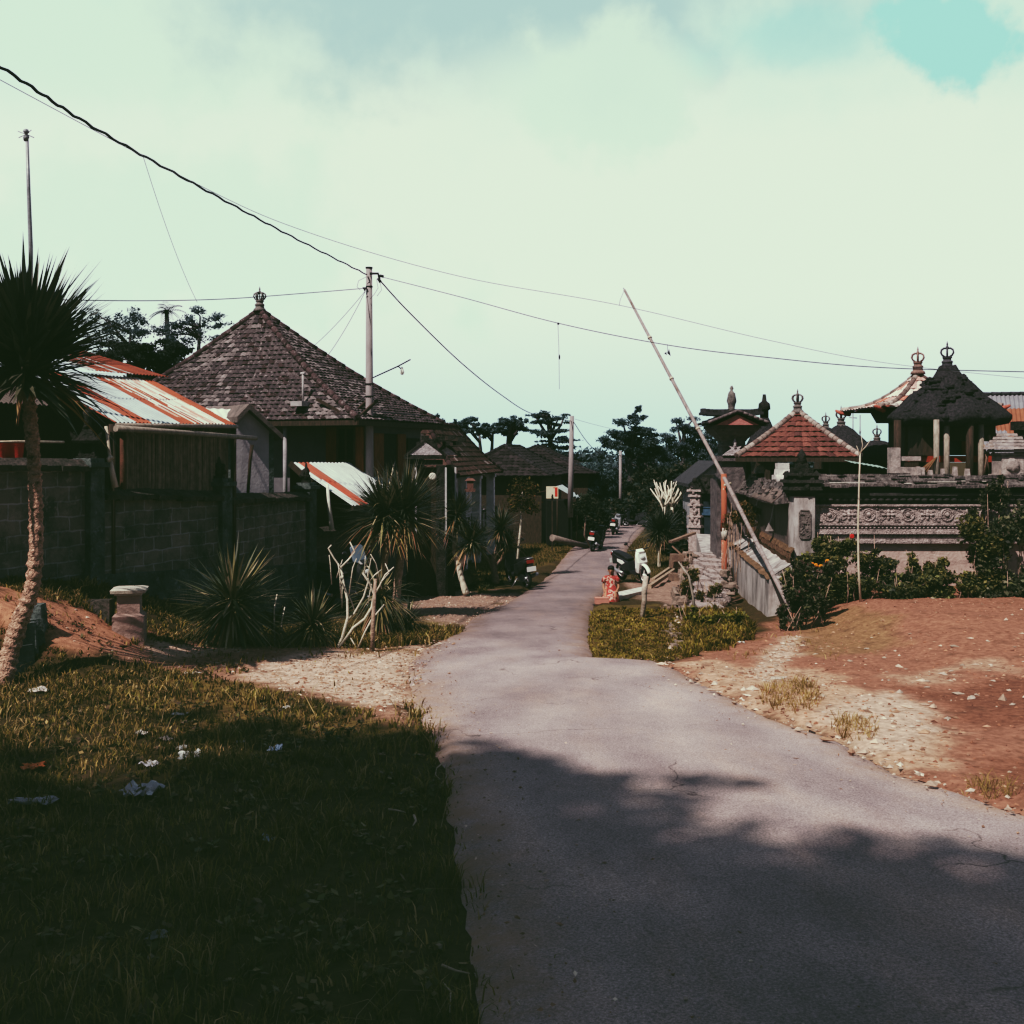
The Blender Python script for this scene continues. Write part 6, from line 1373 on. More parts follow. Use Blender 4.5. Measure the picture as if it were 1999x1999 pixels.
nn = len(P); m.tube(P, [(lerp(.105, .070, min(1, i / (nn * .6))) + (.06 * (1 - i / 16) if i < 16 else 0)) * (1 + .05 * math.sin(i * 1.35) + random.uniform(-.09, .09)) for i in range(nn)], 16, jit=.13); m.build('trunk', M_BARK, t)
m = MB(); spiky_crown(m, W(50, 722, D0), V((0, 0, 1)), 620, 1.30, .066, SP_D + [(.035, .04, .025)], -.35, .05, 3, .2); spiky_crown(m, W(52, 690, D0), V((0, 0, 1)), 240, 1.24, .062, SP_D, .1, .03, 4); 
spiky_crown(m, W(54, 700, D0), V((0, 0, 1)), 60, 1.12, .036, [(.12, .10, .075), (.09, .08, .055)], .0, .05, 9); m.build('crown', M_SPIKE, t)
m = MB()
for k in range(22): 
    a = k * .9; m.blade(W(52, 745, D0) + V((0, 0, random.uniform(-.05, .05))), V((math.cos(a), math.sin(a), -.35)), random.uniform(.18, .34), .03, .4, random.choice([(.16, .10, .05), (.10, .07, .04), (.26, .17, .08)]), 3)
m.build('dead_leaves', M_SPIKE, t)
# stub root knobs
# yuccas along the wall
b = gp(455, 1262); c = V((b.x + .0, b.y - .02, W(458, 1180, b.y).z)); spiky('low_yucca', 'wide low yucca with long arching leaves in front of the stained block wall', [([b, lerp(b, c, .5) + V((.02, 0, 0)), c], .085, .07, 1.0)], n=430, w=.040, low=-.75, dr=.16, seed=11)
m = MB(); spiky_crown(m, W(480, 1190, b.y - .3), V((0, 0, 1)), 1, .3, .02, SP_O)
b = gp(606, 1264); c = W(610, 1222, b.y); spiky('low_yucca', 'small bushy yucca just left of the bare frangipani', [([b, lerp(b, c, .5), c], .06, .05, .62)], n=330, w=.032, low=-.6, dr=.14, seed=12)
b = gp(540, 1262); c = W(535, 1225, b.y); spiky('low_yucca', 'smallest broad leaved yucca between the two bushy yuccas', [([b, lerp(b, c, .5), c], .03, .03, .36)], n=46, w=.04, low=-.1, dr=.3, pal=[(.12, .11, .05), (.06, .065, .03)], seed=13)
b = gp(735, 1244); c = W(742, 1168, b.y + .1); spiky('low_yucca', 'yucca with drooping yellowed leaves right behind the bare frangipani', [([b, lerp(b, c, .5) + V((.03, 0, 0)), c], .05, .05, .74)], n=250, w=.036, low=-.8, dr=.4, dry=.8, pal=SP_O + [(.16, .13, .06), (.11, .10, .045)], seed=14)
b = gp(800, 1236); c = W(797, 1215, b.y); spiky('low_yucca', 'lowest yucca at the grass corner beside the gravelly shoulder', [([b, lerp(b, c, .5), c], .05, .05, .50)], n=90, w=.03, low=-.2, dr=.2, seed=15)
D1 = 19.2
spiky('tall_yucca', 'tall twin-headed yucca rising in front of the tin awning', [([W(722, 1210, D1), W(748, 1110, D1), W(756, 1060, D1), W(752, 1005, D1)], .075, .06, 1.05), ([W(772, 1195, D1 + .1), W(778, 1120, D1 + .1), W(786, 1060, D1 + .1), W(790, 1000, D1 + .1)], .08, .065, 1.14)], n=470, w=.040, low=-.45, dr=.06, pal=SP_D + SP_O, dry=.5, seed=20)
D2 = 25.0
spiky('tall_yucca', 'forked yucca with a bent pale trunk past the twin-headed one', [([W(910, 1160, D2), W(898, 1120, D2), W(888, 1080, D2), W(886, 1040, D2), W(892, 1008, D2)], .075, .055, .86), ([W(896, 1112, D2), W(908, 1080, D2 - .1), W(920, 1058, D2 - .2)], .045, .04, .72)], n=330, w=.04, low=-.5, dr=.08, pal=SP_D + SP_O, seed=30, bark=M_FRANG)
m = MB(); q = W(907, 1150, D2 - .12); m.box(q, (.14, .03, .16), rz=.1); 
D3 = 29.5
spiky('tall_yucca', 'yucca with three brownish stems beside the black parked scooter', [([W(968, 1140, D3), W(962, 1095, D3), W(975, 1060, D3), W(978, 1030, D3)], .10, .06, .85), ([W(968, 1120, D3), W(945, 1080, D3), W(928, 1058, D3)], .06, .05, .55), ([W(962, 1110, D3), W(985, 1085, D3), W(995, 1060, D3)], .05, .04, .5)], n=240, w=.04, low=-.4, dr=.1, pal=SP_D + SP_O, seed=40)
D4 = 34
b = gp(1287, 1108); spiky('tall_yucca', 'dark round yucca on a pale forked stem right of the lane', [([b, W(1286, 1080, b.y), W(1296, 1035, b.y)], .06, .05, 1.05), ([W(1287, 1082, b.y), W(1276, 1055, b.y), W(1284, 1035, b.y)], .045, .04, .9)], n=330, w=.042, low=-.55, dr=.06, pal=SP_D, dry=.2, seed=50, bark=M_FRANG)
# bare frangipani by the road
fb = gp(668, 1268); FD = fb.y
def branch(m, pts, r0, r1, D=None): m.tube([W(x, y, (D or FD) + .06 * math.sin(i * 2 + x)) for i, (x, y) in enumerate(pts)], [.56 * lerp(r0, r1, i / (len(pts) - 1)) for i in range(len(pts))], 7, jit=.05)
t = thing('bare_frangipani', 'leafless frangipani with pale forked branches in front of the yuccas', 'frangipani', fb)
m = MB(); branch(m, [(657, 1270), (668, 1245), (679, 1205), (678, 1170), (671, 1140), (665, 1105)], .040, .026); m.build('trunk', M_FRANG, t)
for pts, r0 in (([(665, 1108), (652, 1090), (641, 1070), (647, 1064)], .024), ([(665, 1108), (680, 1093), (693, 1077), (683, 1058)], .022), ([(671, 1150), (664, 1130), (668, 1120)], .018), ([(680, 1210), (692, 1197), (710, 1165), (719, 1135), (718, 1115)], .026), ([(719, 1135), (708, 1120), (715, 1105), (722, 1108)], .018), ([(719, 1138), (732, 1122), (745, 1112)], .016), ([(674, 1150), (685, 1172), (694, 1198)], .02)):
    m = MB(); branch(m, pts, r0, r0 * .75); m.build('branch', M_FRANG, t)
fr = random.Random(31)
for k in range(9):
    x, y = fr.uniform(646, 745), fr.uniform(1075, 1150); dx = fr.uniform(-22, 22); m = MB(); branch(m, [(x, y + fr.uniform(30, 70)), (x + dx * .5, y + 18), (x + dx, y)], .016, .010, FD + fr.uniform(-.1, .25)); m.build('branch', M_FRANG, t)
t = thing('bare_frangipani', 'second leafless frangipani with one leaning stem close to the road corner', 'frangipani', gp(698, 1270))
m = MB(); branch(m, [(660, 1268), (690, 1225), (712, 1208), (726, 1185), (730, 1160), (722, 1140), (708, 1118)], .036, .022, FD - .1); m.build('trunk', M_FRANG, t)
for pts, r0 in (([(729, 1165), (740, 1145), (752, 1122), (769, 1107)], .022), ([(698, 1268), (712, 1235), (725, 1210), (750, 1180)], .024), ([(698, 1268), (690, 1255), (683, 1243)], .02), ([(725, 1208), (735, 1190)], .016), ([(745, 1135), (760, 1118), (752, 1100)], .014)):
    m = MB(); branch(m, pts, r0, r0 * .75, FD - .1); m.build('branch', M_FRANG, t)
m = MB(); b0 = gp(727, 1275); m.tube([b0 - V((0, 0, .1)), W(728, 1215, b0.y), W(733, 1130, b0.y)], [.032, .03, .02], 7); tag(m.build('stake', M_BARKG), 'reddish brown stake standing among the frangipani stems', 'stake')
for x, h_ in ((537, 1160), (552, 1185), (568, 1222)):
    b0 = gp(x, 1264); m = MB(); m.tube([b0 - V((0, 0, .1)), W(x - 2, h_ + 30, b0.y), W(x + 4, h_, b0.y)], [.014, .012, .008], 5); tag(m.build('twig', M_FRANG), 'thin pale twigs stuck upright between the yuccas', 'twig', 'twigs between the yuccas')
# bare pole sapling in front of the temple wall
b0 = gp(1674, 1180); t = thing('sapling', 'thin bare sapling with a forked tip in front of the rosette frieze', 'sapling', b0)
m = MB(); yb = b0.y; m.tube([W(x, y, yb) for x, y in ((1680, 1178), (1676, 1110), (1675, 1030), (1677, 950), (1679, 885))], [.024, .021, .018, .015, .012], 7, jit=.06); m.build('trunk', M_BAMBOO_P, t)
for pts in ([(1679, 890), (1675, 878), (1672, 870)], [(1679, 888), (1684, 870), (1681, 850)], [(1679, 884), (1690, 872), (1702, 855)]):
    m = MB(); m.tube([W(x, y, yb) for x, y in pts], [.010, .007, .004], 5); m.build('branch', M_BAMBOO_P, t)

# hedge bushes below the temple wall
GR1 = [(.085, .095, .036), (.12, .125, .042), (.06, .072, .032), (.17, .155, .06)]
GR2 = [(.062, .072, .038), (.088, .094, .044), (.045, .056, .032), (.13, .125, .08)]
def bush(label, blobs, n, size, pal, seed, name='bush', cat='bush', flowers=(), D=18.6):
    cs = [(W(x, y, D + dy), (rx * D / F, rx * D / F * .8, rz * D / F), rx * rz) for x, y, dy, rx, rz in blobs]
    r = random.Random(seed + 500); c2 = []
    for c_, rr, w_ in cs:
        for k in range(7):
            f = r.uniform(.28, .58); a_ = r.uniform(0, 6.28); q_ = r.random() ** .5
            c2.append((c_ + V((math.cos(a_) * q_ * rr[0], r.uniform(-.6, .6) * rr[1], math.sin(a_) * q_ * rr[2] * (1.25 if math.sin(a_) > 0 else .9))), (rr[0] * f, rr[1] * f, rr[2] * f * .9), w_ * f * f))
    cs = c2
    t = thing(name, label, cat, V((cs[0][0].x, cs[0][0].y, gz(cs[0][0].x, cs[0][0].y))))
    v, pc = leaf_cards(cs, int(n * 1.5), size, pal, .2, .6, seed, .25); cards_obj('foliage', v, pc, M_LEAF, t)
    m = MB(); r = random.Random(seed)
    for k in range(14):
        c_ = r.choice(cs)[0]; q = V((c_.x + r.uniform(-.2, .2), c_.y, gz(c_.x, c_.y) - .05)); m.tube([q, lerp(q, c_, .5) + V((r.uniform(-.08, .08), 0, 0)), c_ + V((r.uniform(-.15, .15), r.uniform(-.1, .1), r.uniform(.0, .3)))], [.012, .009, .005], 5)
    m.build('stem', M_BARKG, t)
    for x, y, col in flowers:
        m = MB(); q = W(x, y, D - .35)
        for k in range(7): a = k * .9; m.blob(q + V((.022 * math.cos(a), -.01, .022 * math.sin(a))), (.022, .018, .022), 6, 4, .2)
        m.build('flower', M('marigold', (.75, .28, .03), (.6, .2, .02), bump=0) if col == 'o' else M('red_flower', (.55, .03, .03), (.4, .02, .02), bump=0), t)
    return t
bush('shrub with orange flowers at the end of the retaining wall', [(1590, 1125, 0, 48, 40), (1600, 1092, .2, 34, 28), (1575, 1150, -.6, 34, 36), (1600, 1150, -.2, 50, 36)], 4200, .075, GR1, 61, flowers=((1585, 1102, 'o'), (1592, 1104, 'o'), (1602, 1106, 'o'), (1615, 1096, 'o')))
bush('leafy shrub with a single red flower in front of the rosette frieze', [(1640, 1075, .3, 55, 30), (1615, 1062, .5, 40, 22), (1650, 1135, 0, 50, 40)], 3400, .07, GR1, 62, flowers=((1663, 1047, 'r'),))
bush('dense dark shrub in the middle of the hedge behind the bare sapling', [(1720, 1140, 0, 55, 38), (1700, 1100, .3, 40, 30), (1760, 1152, 0, 45, 26)], 3400, .075, GR2 + GR1, 63)
bush('low shrub below the bare patch of plaster in the hedge', [(1810, 1148, 0, 50, 32), (1795, 1105, .4, 22, 42), (1845, 1130, .1, 40, 40)], 3200, .075, GR1, 64)
bush('tall bright shrub toward the right end of the hedge', [(1900, 1110, 0, 52, 62), (1875, 1150, -.2, 45, 30), (1925, 1075, .3, 36, 40)], 4200, .08, GR1 + [(.12, .11, .03)], 65)
bush('dark big-leaved shrub at the right edge of the photo', [(1985, 1105, 0, 60, 70), (2050, 1080, 0, 70, 90), (1965, 1155, -.3, 40, 30)], 4600, .085, GR2, 66)
t = bush('dark climbing plant growing up over the carved wall', [(1935, 1010, 1.0, 34, 45), (1945, 970, 1.0, 26, 25), (1930, 1065, .8, 34, 30), (1955, 945, 1.0, 10, 14)], 2600, .07, GR2 + [(.10, .10, .08)], 67, 'climbing_plant', 'climber')
bush('dark scrub in the hollow at the near end of the retaining wall', [(1556, 1195, -.9, 28, 34), (1580, 1185, -.7, 34, 26), (1548, 1150, -.7, 18, 30), (1575, 1140, -.5, 26, 26), (1555, 1115, -.5, 16, 16), (1600, 1130, -.4, 24, 30), (1540, 1218, -1.1, 14, 12)], 3800, .065, GR2 + [(.09, .05, .04)], 68, D=17.7)
bush('weedy sunlit clump at the foot of the retaining wall', [(1400, 1215, 0, 50, 26), (1365, 1235, -.3, 40, 20), (1440, 1225, -.5, 30, 24), (1350, 1205, .2, 24, 22)], 4200, .06, [(.13, .125, .02), (.17, .15, .03), (.09, .095, .02)], 69, 'weeds', 'weeds', D=17.6)
bush('scrubby growth overhanging the stone steps', [(1345, 1150, 1.5, 24, 34), (1350, 1120, 1.8, 18, 20)], 1300, .055, [(.12, .10, .03), (.08, .08, .025), (.15, .11, .04)], 70, 'weeds', 'weeds', D=20)
bush('small green sprig growing beside the foot of the retaining wall and steps', [(1395, 1165, 1.5, 14, 30)], 500, .055, [(.12, .10, .03), (.08, .08, .025)], 72, 'weeds', 'weeds', D=20)
bush('brown moss and creepers on top of the retaining wall beside the orange post', [(1445, 1005, 0, 30, 20), (1430, 1020, 0, 18, 16), (1460, 1015, -.4, 20, 14)], 1500, .06, [(.12, .085, .03), (.09, .07, .03), (.15, .10, .04)], 71, 'creeper', 'creeper', D=24.3)
r = np.random.default_rng(77); n = 5200; x = r.uniform(-6.5, .1, n); y = 2.7 + 10 * r.random(n) ** 1.4; k = (wob_np(x * 1.1 + 1, y * 1.2) > .05) & ~road_np(x, y, .0) & ~in_np(COVER[2][0], *pix_np(x, y)); x, y = x[k], y[k]; z = gz_np(x, y)
cl = [(V((a, b, c + .035)), (.05, .05, .03), 1) for a, b, c in zip(x[:900], y[:900], z[:900])]
v_, pc_ = leaf_cards(cl, 9000, .045, [(.085, .09, .03), (.12, .11, .04), (.20, .15, .07), (.10, .07, .04)], .5, .55, 78, .1)
tag(cards_obj('weeds', v_, pc_, M_LEAF), 'low broad-leaved weeds and dead leaves scattered through the verge grass', 'weeds', kind='stuff')
# dry-leaved small tree beside the panel wall
def small_tree(name, label, base, trunk, cs, n, size, pal, seed, bark, r0=.05, cat='tree', mat=None, limbs=0):
    t = thing(name, label, cat, base); m = MB(); m.tube(trunk, [lerp(r0, r0 * .5, i / (len(trunk) - 1)) for i in range(len(trunk))], 8, jit=.06); m.build('trunk', bark, t)
    r = random.Random(seed)
    for k in range(limbs):
        c_ = cs[k % len(cs)][0]; q = trunk[-1] if k % 2 else lerp(trunk[-2], trunk[-1], .5); m = MB(); m.tube([q, lerp(q, c_, .55) + V((r.uniform(-.2, .2), r.uniform(-.2, .2), .1)), c_], [r0 * .5, r0 * .35, r0 * .15], 6); m.build('limb', bark, t)
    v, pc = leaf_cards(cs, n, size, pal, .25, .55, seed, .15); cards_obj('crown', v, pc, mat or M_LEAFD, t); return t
D5 = 33
b0 = W(1008, 1100, D5); small_tree('small_tree', 'young tree with sparse reddish leaves and a pale trunk beside the panelled wall', b0 - V((0, 0, .3)), [b0 - V((0, 0, .4)), W(1013, 1060, D5), W(1017, 1020, D5), W(1016, 990, D5)], [(W(1020, 960, D5), (.55, .5, .5), 1), (W(1005, 985, D5), (.4, .4, .3), .6), (W(1035, 990, D5), (.35, .3, .25), .5)], 1100, .10, [(.10, .085, .03), (.13, .075, .035), (.075, .07, .03)], 81, M_FRANG, .045, limbs=4)
b0 = W(1155, 1060, 44); small_tree('small_tree', 'small dark yucca-like tree with a pale trunk in front of the kiosk', b0, [b0 - V((0, 0, .3)), W(1141, 1045, 43), W(1144, 1000, 43)], [(W(1143, 985, 43), (.6, .6, .5), 1)], 900, .14, SP_D, 82, M_BARKG, .05)

# ---- bare frangipani grove behind the round yucca
for i, (x, y, s_) in enumerate(((1296, 1030, 1), (1312, 1030, .9))):
    r = random.Random(90 + i); Dq = 41 + i; b0 = W(x, 1050, Dq); t = thing('bare_frangipani', ('left' if i == 0 else 'right') + ' of the two bare pale frangipanis behind the round yucca', 'frangipani', b0)
    m = MB(); m.tube([b0 - V((0, 0, .6)), W(x, 990, Dq)], [.08, .06], 6); m.build('trunk', M_FRANG, t)
    m = MB()
    for k in range(9):
        a = W(x, random.uniform(985, 1000), Dq); e_ = W(x + r.uniform(-32, 32) * s_, r.uniform(938, 962), Dq + r.uniform(-.5, .5)); md = lerp(a, e_, .5) + V((r.uniform(-.15, .15), 0, -.1)); m.tube([a, md, e_], [.045, .035, .02], 5); m.tube([md, e_ + V((r.uniform(-.3, .3), 0, r.uniform(-.1, .15)))], [.03, .015], 5)
    m.build('branch', M_FRANG, t)
# ---- far trees
FAR_HAZED = [(.085, .130, .138), (.108, .158, .162), (.064, .102, .110), (.13, .175, .168)]  # aerial haze is put into the far leaf colours as a blue tint
FARB_HAZED = [(.105, .145, .158), (.135, .178, .190), (.082, .118, .130)]  # bluer set, with more of the haze in the colour
def far_tree(label, D, trunk, blobs, n, size, pal, seed, r0=.2, name='tree', limbs=5, flat=.5):
    # split every mass into smaller tufts so that sky shows between them
    r = random.Random(seed); nb = []
    for x, y, dy, rx, rz in blobs:
        for k in range(9): a_ = r.uniform(0, 6.28); q_ = r.random() ** .5; nb.append((x + math.cos(a_) * q_ * rx, y + math.sin(a_) * q_ * rz * 1.05, dy + r.uniform(-1.2, 1.2), rx * r.uniform(.28, .56), rz * r.uniform(.28, .56)))
    blobs = nb; size *= .62; n = int(n * 2.4)
    cs = [(W(x, y, D + dy), (rx * D / F, rx * D / F, rz * D / F), rx * rz) for x, y, dy, rx, rz in blobs]
    return small_tree(name, label, W(trunk[0][0], trunk[0][1], D), [W(x, y, D) for x, y in trunk], cs, n, size, pal, seed, M('far_bark', (.10, .095, .095), (.06, .058, .06), bump=0), r0, limbs=limbs)
far_tree('leftmost round far tree rising over the brown roof', 66, [(940, 960), (938, 880), (936, 850)], [(915, 828, 0, 22, 13), (935, 836, 1, 20, 12), (900, 838, 0, 12, 12)], 1700, .26, FAR_HAZED, 101, .16)
far_tree('second far tree with a see-through waist left of the flat-topped one', 68, [(960, 960), (960, 880), (962, 845)], [(958, 836, 0, 20, 10), (945, 845, 1, 16, 9), (972, 832, 0, 12, 8)], 1300, .26, FAR_HAZED, 102, .16)
far_tree('flat-topped far tree on a thick trunk over the dark roof', 66, [(993, 960), (993, 880), (994, 850)], [(998, 826, 0, 22, 14), (985, 832, 0, 16, 12), (1018, 830, 0, 14, 12), (1000, 845, 0, 18, 8)], 1900, .26, FAR_HAZED, 103, .32)
far_tree('tall layered far tree left of the second utility pole', 70, [(1075, 980), (1075, 900), (1074, 820)], [(1070, 812, 0, 36, 7), (1078, 826, 0, 38, 6), (1068, 842, 0, 46, 6), (1080, 858, 0, 40, 6), (1072, 874, 0, 44, 7), (1085, 892, 0, 40, 12), (1060, 905, 0, 50, 16)], 4200, .30, FAR_HAZED, 104, .25, limbs=9)
far_tree('dense far bush tree sinking behind the second pole', 64, [(1130, 1010), (1130, 960), (1130, 940)], [(1135, 930, 0, 40, 22), (1165, 935, 1, 36, 22), (1110, 945, 0, 36, 22), (1180, 955, 0, 30, 22)], 3200, .30, FAR_HAZED, 105, .2)
far_tree('large umbrella-shaped far tree over the bend of the lane', 72, [(1232, 1020), (1230, 930), (1228, 860)], [(1225, 840, 0, 40, 16), (1205, 862, 1, 32, 16), (1248, 855, 0, 40, 18), (1260, 878, 1, 36, 20), (1222, 872, 0, 34, 14), (1245, 815, 0, 18, 12), (1285, 860, 0, 26, 14), (1248, 800, 0, 8, 7)], 6000, .30, FAR_HAZED, 106, .28, limbs=9)
far_tree('tall airy far tree behind the leaning boom pole', 74, [(1330, 1020), (1332, 920), (1335, 850)], [(1340, 828, 0, 30, 14), (1325, 850, 0, 30, 16), (1362, 845, 0, 26, 18), (1350, 880, 1, 36, 22), (1375, 880, 1, 30, 20), (1318, 880, 0, 28, 20), (1395, 865, 0, 16, 14)], 5200, .28, FARB_HAZED, 107, .25, limbs=8)
far_tree('thin stemmed far tree with small tufts below the umbrella tree', 76, [(1262, 1010), (1262, 940), (1264, 890)], [(1215, 905, 0, 20, 9), (1240, 915, 0, 26, 10), (1275, 905, 0, 22, 14), (1300, 915, 0, 26, 18)], 2200, .28, FARB_HAZED, 108, .14)
for i, x in enumerate((1222, 1245, 1258, 1276)):
    m = MB(); b0 = W(x, 1000, 75); m.tube([b0, W(x + 2, 940, 75), W(x - 1, 880, 75)], [.13, .10, .08], 6); m.tube([W(x, 900, 75), W(x + 9, 872, 75.5)], [.05, .03], 5); tag(m.build('bare_tree', M('far_bark')), 'slim pale bare far trees standing under the umbrella tree', 'tree', 'slim bare trees at the bend of the lane')
def thicket(label, D, blobs, n, size, pal, seed):
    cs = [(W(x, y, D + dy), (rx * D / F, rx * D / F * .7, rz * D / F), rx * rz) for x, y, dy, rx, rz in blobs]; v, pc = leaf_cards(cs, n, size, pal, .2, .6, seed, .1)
    return tag(cards_obj('thicket', v, pc, M_LEAFD), label, 'thicket', kind='stuff')
UND = [(.032, .046, .038), (.050, .062, .045), (.022, .032, .028), (.070, .068, .046)]
thicket('dark mixed undergrowth closing the bend of the lane', 66, [(1150, 985, 0, 50, 30), (1200, 1000, -4, 40, 26), (1250, 1000, -3, 46, 40), (1180, 965, 2, 40, 30), (1290, 985, -2, 50, 46), (1230, 965, 2, 50, 30), (1335, 985, 0, 50, 50), (1280, 940, 3, 50, 30), (1345, 935, 3, 50, 36)], 15000, .34, UND, 111)
thicket('dark shrubs along the left edge of the far lane', 50, [(1165, 1010, 0, 26, 30), (1190, 1015, 5, 26, 22), (1140, 1000, 2, 26, 26), (1205, 1000, 8, 20, 20), (1120, 1010, 3, 20, 26)], 5000, .24, UND, 112)
thicket('dark scrub behind the round yucca right of the lane', 42, [(1320, 1030, 0, 34, 40), (1290, 1010, 4, 36, 36), (1335, 1000, 3, 30, 40), (1310, 1060, -4, 26, 24), (1330, 1075, -8, 18, 22)], 5000, .2, UND + [(.06, .045, .03)], 113)
thicket('leafy weeds around the feet of the yuccas and the black scooter', 27, [(870, 1150, 0, 26, 12), (930, 1150, 1, 40, 12), (960, 1140, 3, 26, 16), (890, 1110, 2, 20, 20), (850, 1130, 2, 18, 18)], 3200, .09, [(.03, .036, .018), (.05, .05, .022)], 114)
thicket('hazy blue-green far wood closing the valley', 150, [(x, 905 + 10 * math.sin(x), 0, 60, 26) for x in range(1040, 1700, 60)] + [(1190, 925, -20, 60, 24), (1130, 935, -20, 50, 20)], 14000, .7, [(.10, .14, .145), (.12, .16, .165), (.085, .12, .125)], 115)  # distance haze is mixed into the leaf colours themselves
# left background trees
far_tree('airy row tree showing sky through its twigs behind the rusty roof', 50, [(250, 760), (252, 700), (255, 650)], [(200, 632, 0, 26, 22), (225, 640, 0, 26, 24), (255, 630, 0, 30, 26), (285, 632, 0, 30, 26), (255, 660, 0, 56, 18), (310, 650, 0, 26, 22), (190, 660, 0, 20, 18)], 1700, .20, FARB_HAZED, 121, .12, limbs=10)
far_tree('airy tree nearest the tiled roof at the left skyline', 49, [(385, 740), (388, 680), (390, 640)], [(365, 640, 0, 30, 20), (395, 618, 0, 30, 16), (355, 668, 0, 26, 20), (405, 650, 0, 30, 18), (430, 628, 0, 24, 12)], 1400, .20, FARB_HAZED, 122, .12, limbs=10)
far_tree('dense dark tree mass low behind the rusty roof', 46, [(290, 770), (290, 730), (290, 700)], [(240, 690, 0, 50, 22), (300, 690, 0, 50, 24), (340, 695, 0, 40, 26), (285, 715, 0, 60, 24), (210, 700, 0, 30, 24)], 5200, .26, [(.030, .042, .038), (.045, .055, .046), (.022, .030, .028)], 123, .15)
far_tree('scrubby bush poking above the brown roof past the tiled house', 40, [(860, 860), (860, 840), (860, 835)], [(850, 822, 0, 14, 10), (868, 832, 0, 14, 10), (884, 826, 0, 6, 10)], 500, .16, FAR_HAZED, 124, .06)
# little palm on the skyline
t = thing('palm_tree', 'small feathery palm standing above the left skyline trees', 'palm', W(326, 720, 51)); m = MB(); m.tube([W(326, 720, 51), W(328, 660, 51), W(325, 605, 51)], [.16, .13, .10], 7); m.build('trunk', M('far_bark'), t)
m = MB(); r = random.Random(5)
for k in range(15):
    a = k * .42 + r.uniform(-.2, .2); el = r.uniform(-.1, 1.1); d = V((math.cos(a) * math.cos(el), math.sin(a) * math.cos(el), math.sin(el))); o = W(325, 606, 51); L_ = r.uniform(.8, 1.15)
    for i in range(12):
        s_ = i / 12; p = o + d * L_ * s_ - V((0, 0, .55 * s_ * s_)); sd = d.cross(V((0, 0, 1))).normalized()
        for q in (-1, 1): m.blade(p, sd * q * .8 + d * .6 - V((0, 0, .4)), .34 * (1 - s_ * .5), .05, .2, (.03, .042, .042), 2)
m.build('crown', M_SPIKE, t)
# big shade trees behind the viewpoint whose shadows fall over the foreground
def shade_tree(label, base, h, blobs, n, seed):
    b0 = V((base[0] - 4, base[1] - 5, gz(base[0] - 4, base[1] - 5))); h += 8; cs = [(V((x - 4, y - 4.96, z + 8)), (r, r, r * .6), r * r) for x, y, z, r in blobs]
    return small_tree('shade_tree', label, b0, [b0 - V((0, 0, .3)), b0 + V((.1, 0, h * .5)), b0 + V((0, .2, h))], cs, n, .34, [(.05, .065, .025), (.07, .08, .03), (.035, .05, .02)], seed, M_BARKG, .22, mat=M_LEAF, limbs=8)
shade_tree('broad leafy tree behind the viewpoint shading the left verge', (-7.6, -3.4), 5.6, [(-5.35, .75, 8.7, 1.05), (-4.75, 1.3, 8.7, .55), (-4.7, .35, 8.7, .5), (-5.9, 1.9, 8.8, .8), (-6.9, 2.5, 8.8, .5), (-8.3, 1.3, 8.8, .55), (-9.4, 1.7, 8.8, .4), (-10.6, 1.1, 8.8, .6), (-7.6, 3.3, 8.8, .35), (-5.9, .2, 9.0, 1.6), (-7.6, -.9, 8.8, 1.8), (-9.4, -1.1, 8.6, 1.9), (-11.2, -1.3, 8.6, 1.9), (-6.0, -1.8, 9.2, 2.4), (-8.6, -2.2, 9.0, 2.6), (-10.4, -3.0, 8.8, 2.4), (-5.2, -.4, 9.2, 1.6)], 15000, 201)
shade_tree('broad leafy tree behind the viewpoint shading the near road', (-1.5, -6.4), 5.6, [(-2.9, -1.95, 8.8, 1.7), (-1.1, -2.1, 9.0, 1.8), (.9, -2.2, 8.8, 1.7), (2.7, -2.45, 8.8, 1.8), (-2.6, -3.8, 9.2, 2.4), (.4, -4.2, 9.2, 2.4), (-4.9, -1.7, 9.0, 1.5), (-4.4, -3.0, 9.0, 2.2), (3.0, -4.6, 9.0, 2.2)], 15000, 202)

# ================================================================== LITTER
def sheet(name, label, px, py, w, h, col, seed, crumple=.35, rz=0, mat=None, cat='litter', lift=.025):
    """crumpled film or paper lying in the grass"""
    p = gp(px, py); r = random.Random(seed); w *= .62; h *= .62; m = MB(); n = 9; base = 0; c, s_ = math.cos(rz), math.sin(rz)
    for i in range(n + 1):
        for j in range(n + 1):
            u, v_ = i / n - .5, j / n - .5; q = V((u * 3, v_ * 3, seed * 2.7)); k = mn.noise(q) ; k2 = mn.noise(q * 2.6 + V((5, 5, 0)))
            x, y = u * w * (1 + .5 * mn.noise(V((v_ * 4, seed, 0)))), v_ * h * (1 + .5 * mn.noise(V((u * 4, seed, 3)))); m.v.append(p + V((x * c - y * s_, x * s_ + y * c, lift + abs(k) * crumple * .7 * min(w, h) + k2 * crumple * .3 * min(w, h))))
    for i in range(n):
        for j in range(n): a = i * (n + 1) + j; m.face((a, a + n + 1, a + n + 2, a + 1), vary(col, .15), False)
    return tag(m.build(name, mat or M('plastic_film', attr=True, vary=.2, scale=12, rough=.4, bump=.2, spec=.5, trans=.15)), label, cat)
Wt = (.50, .50, .48); Gy = (.34, .34, .36)
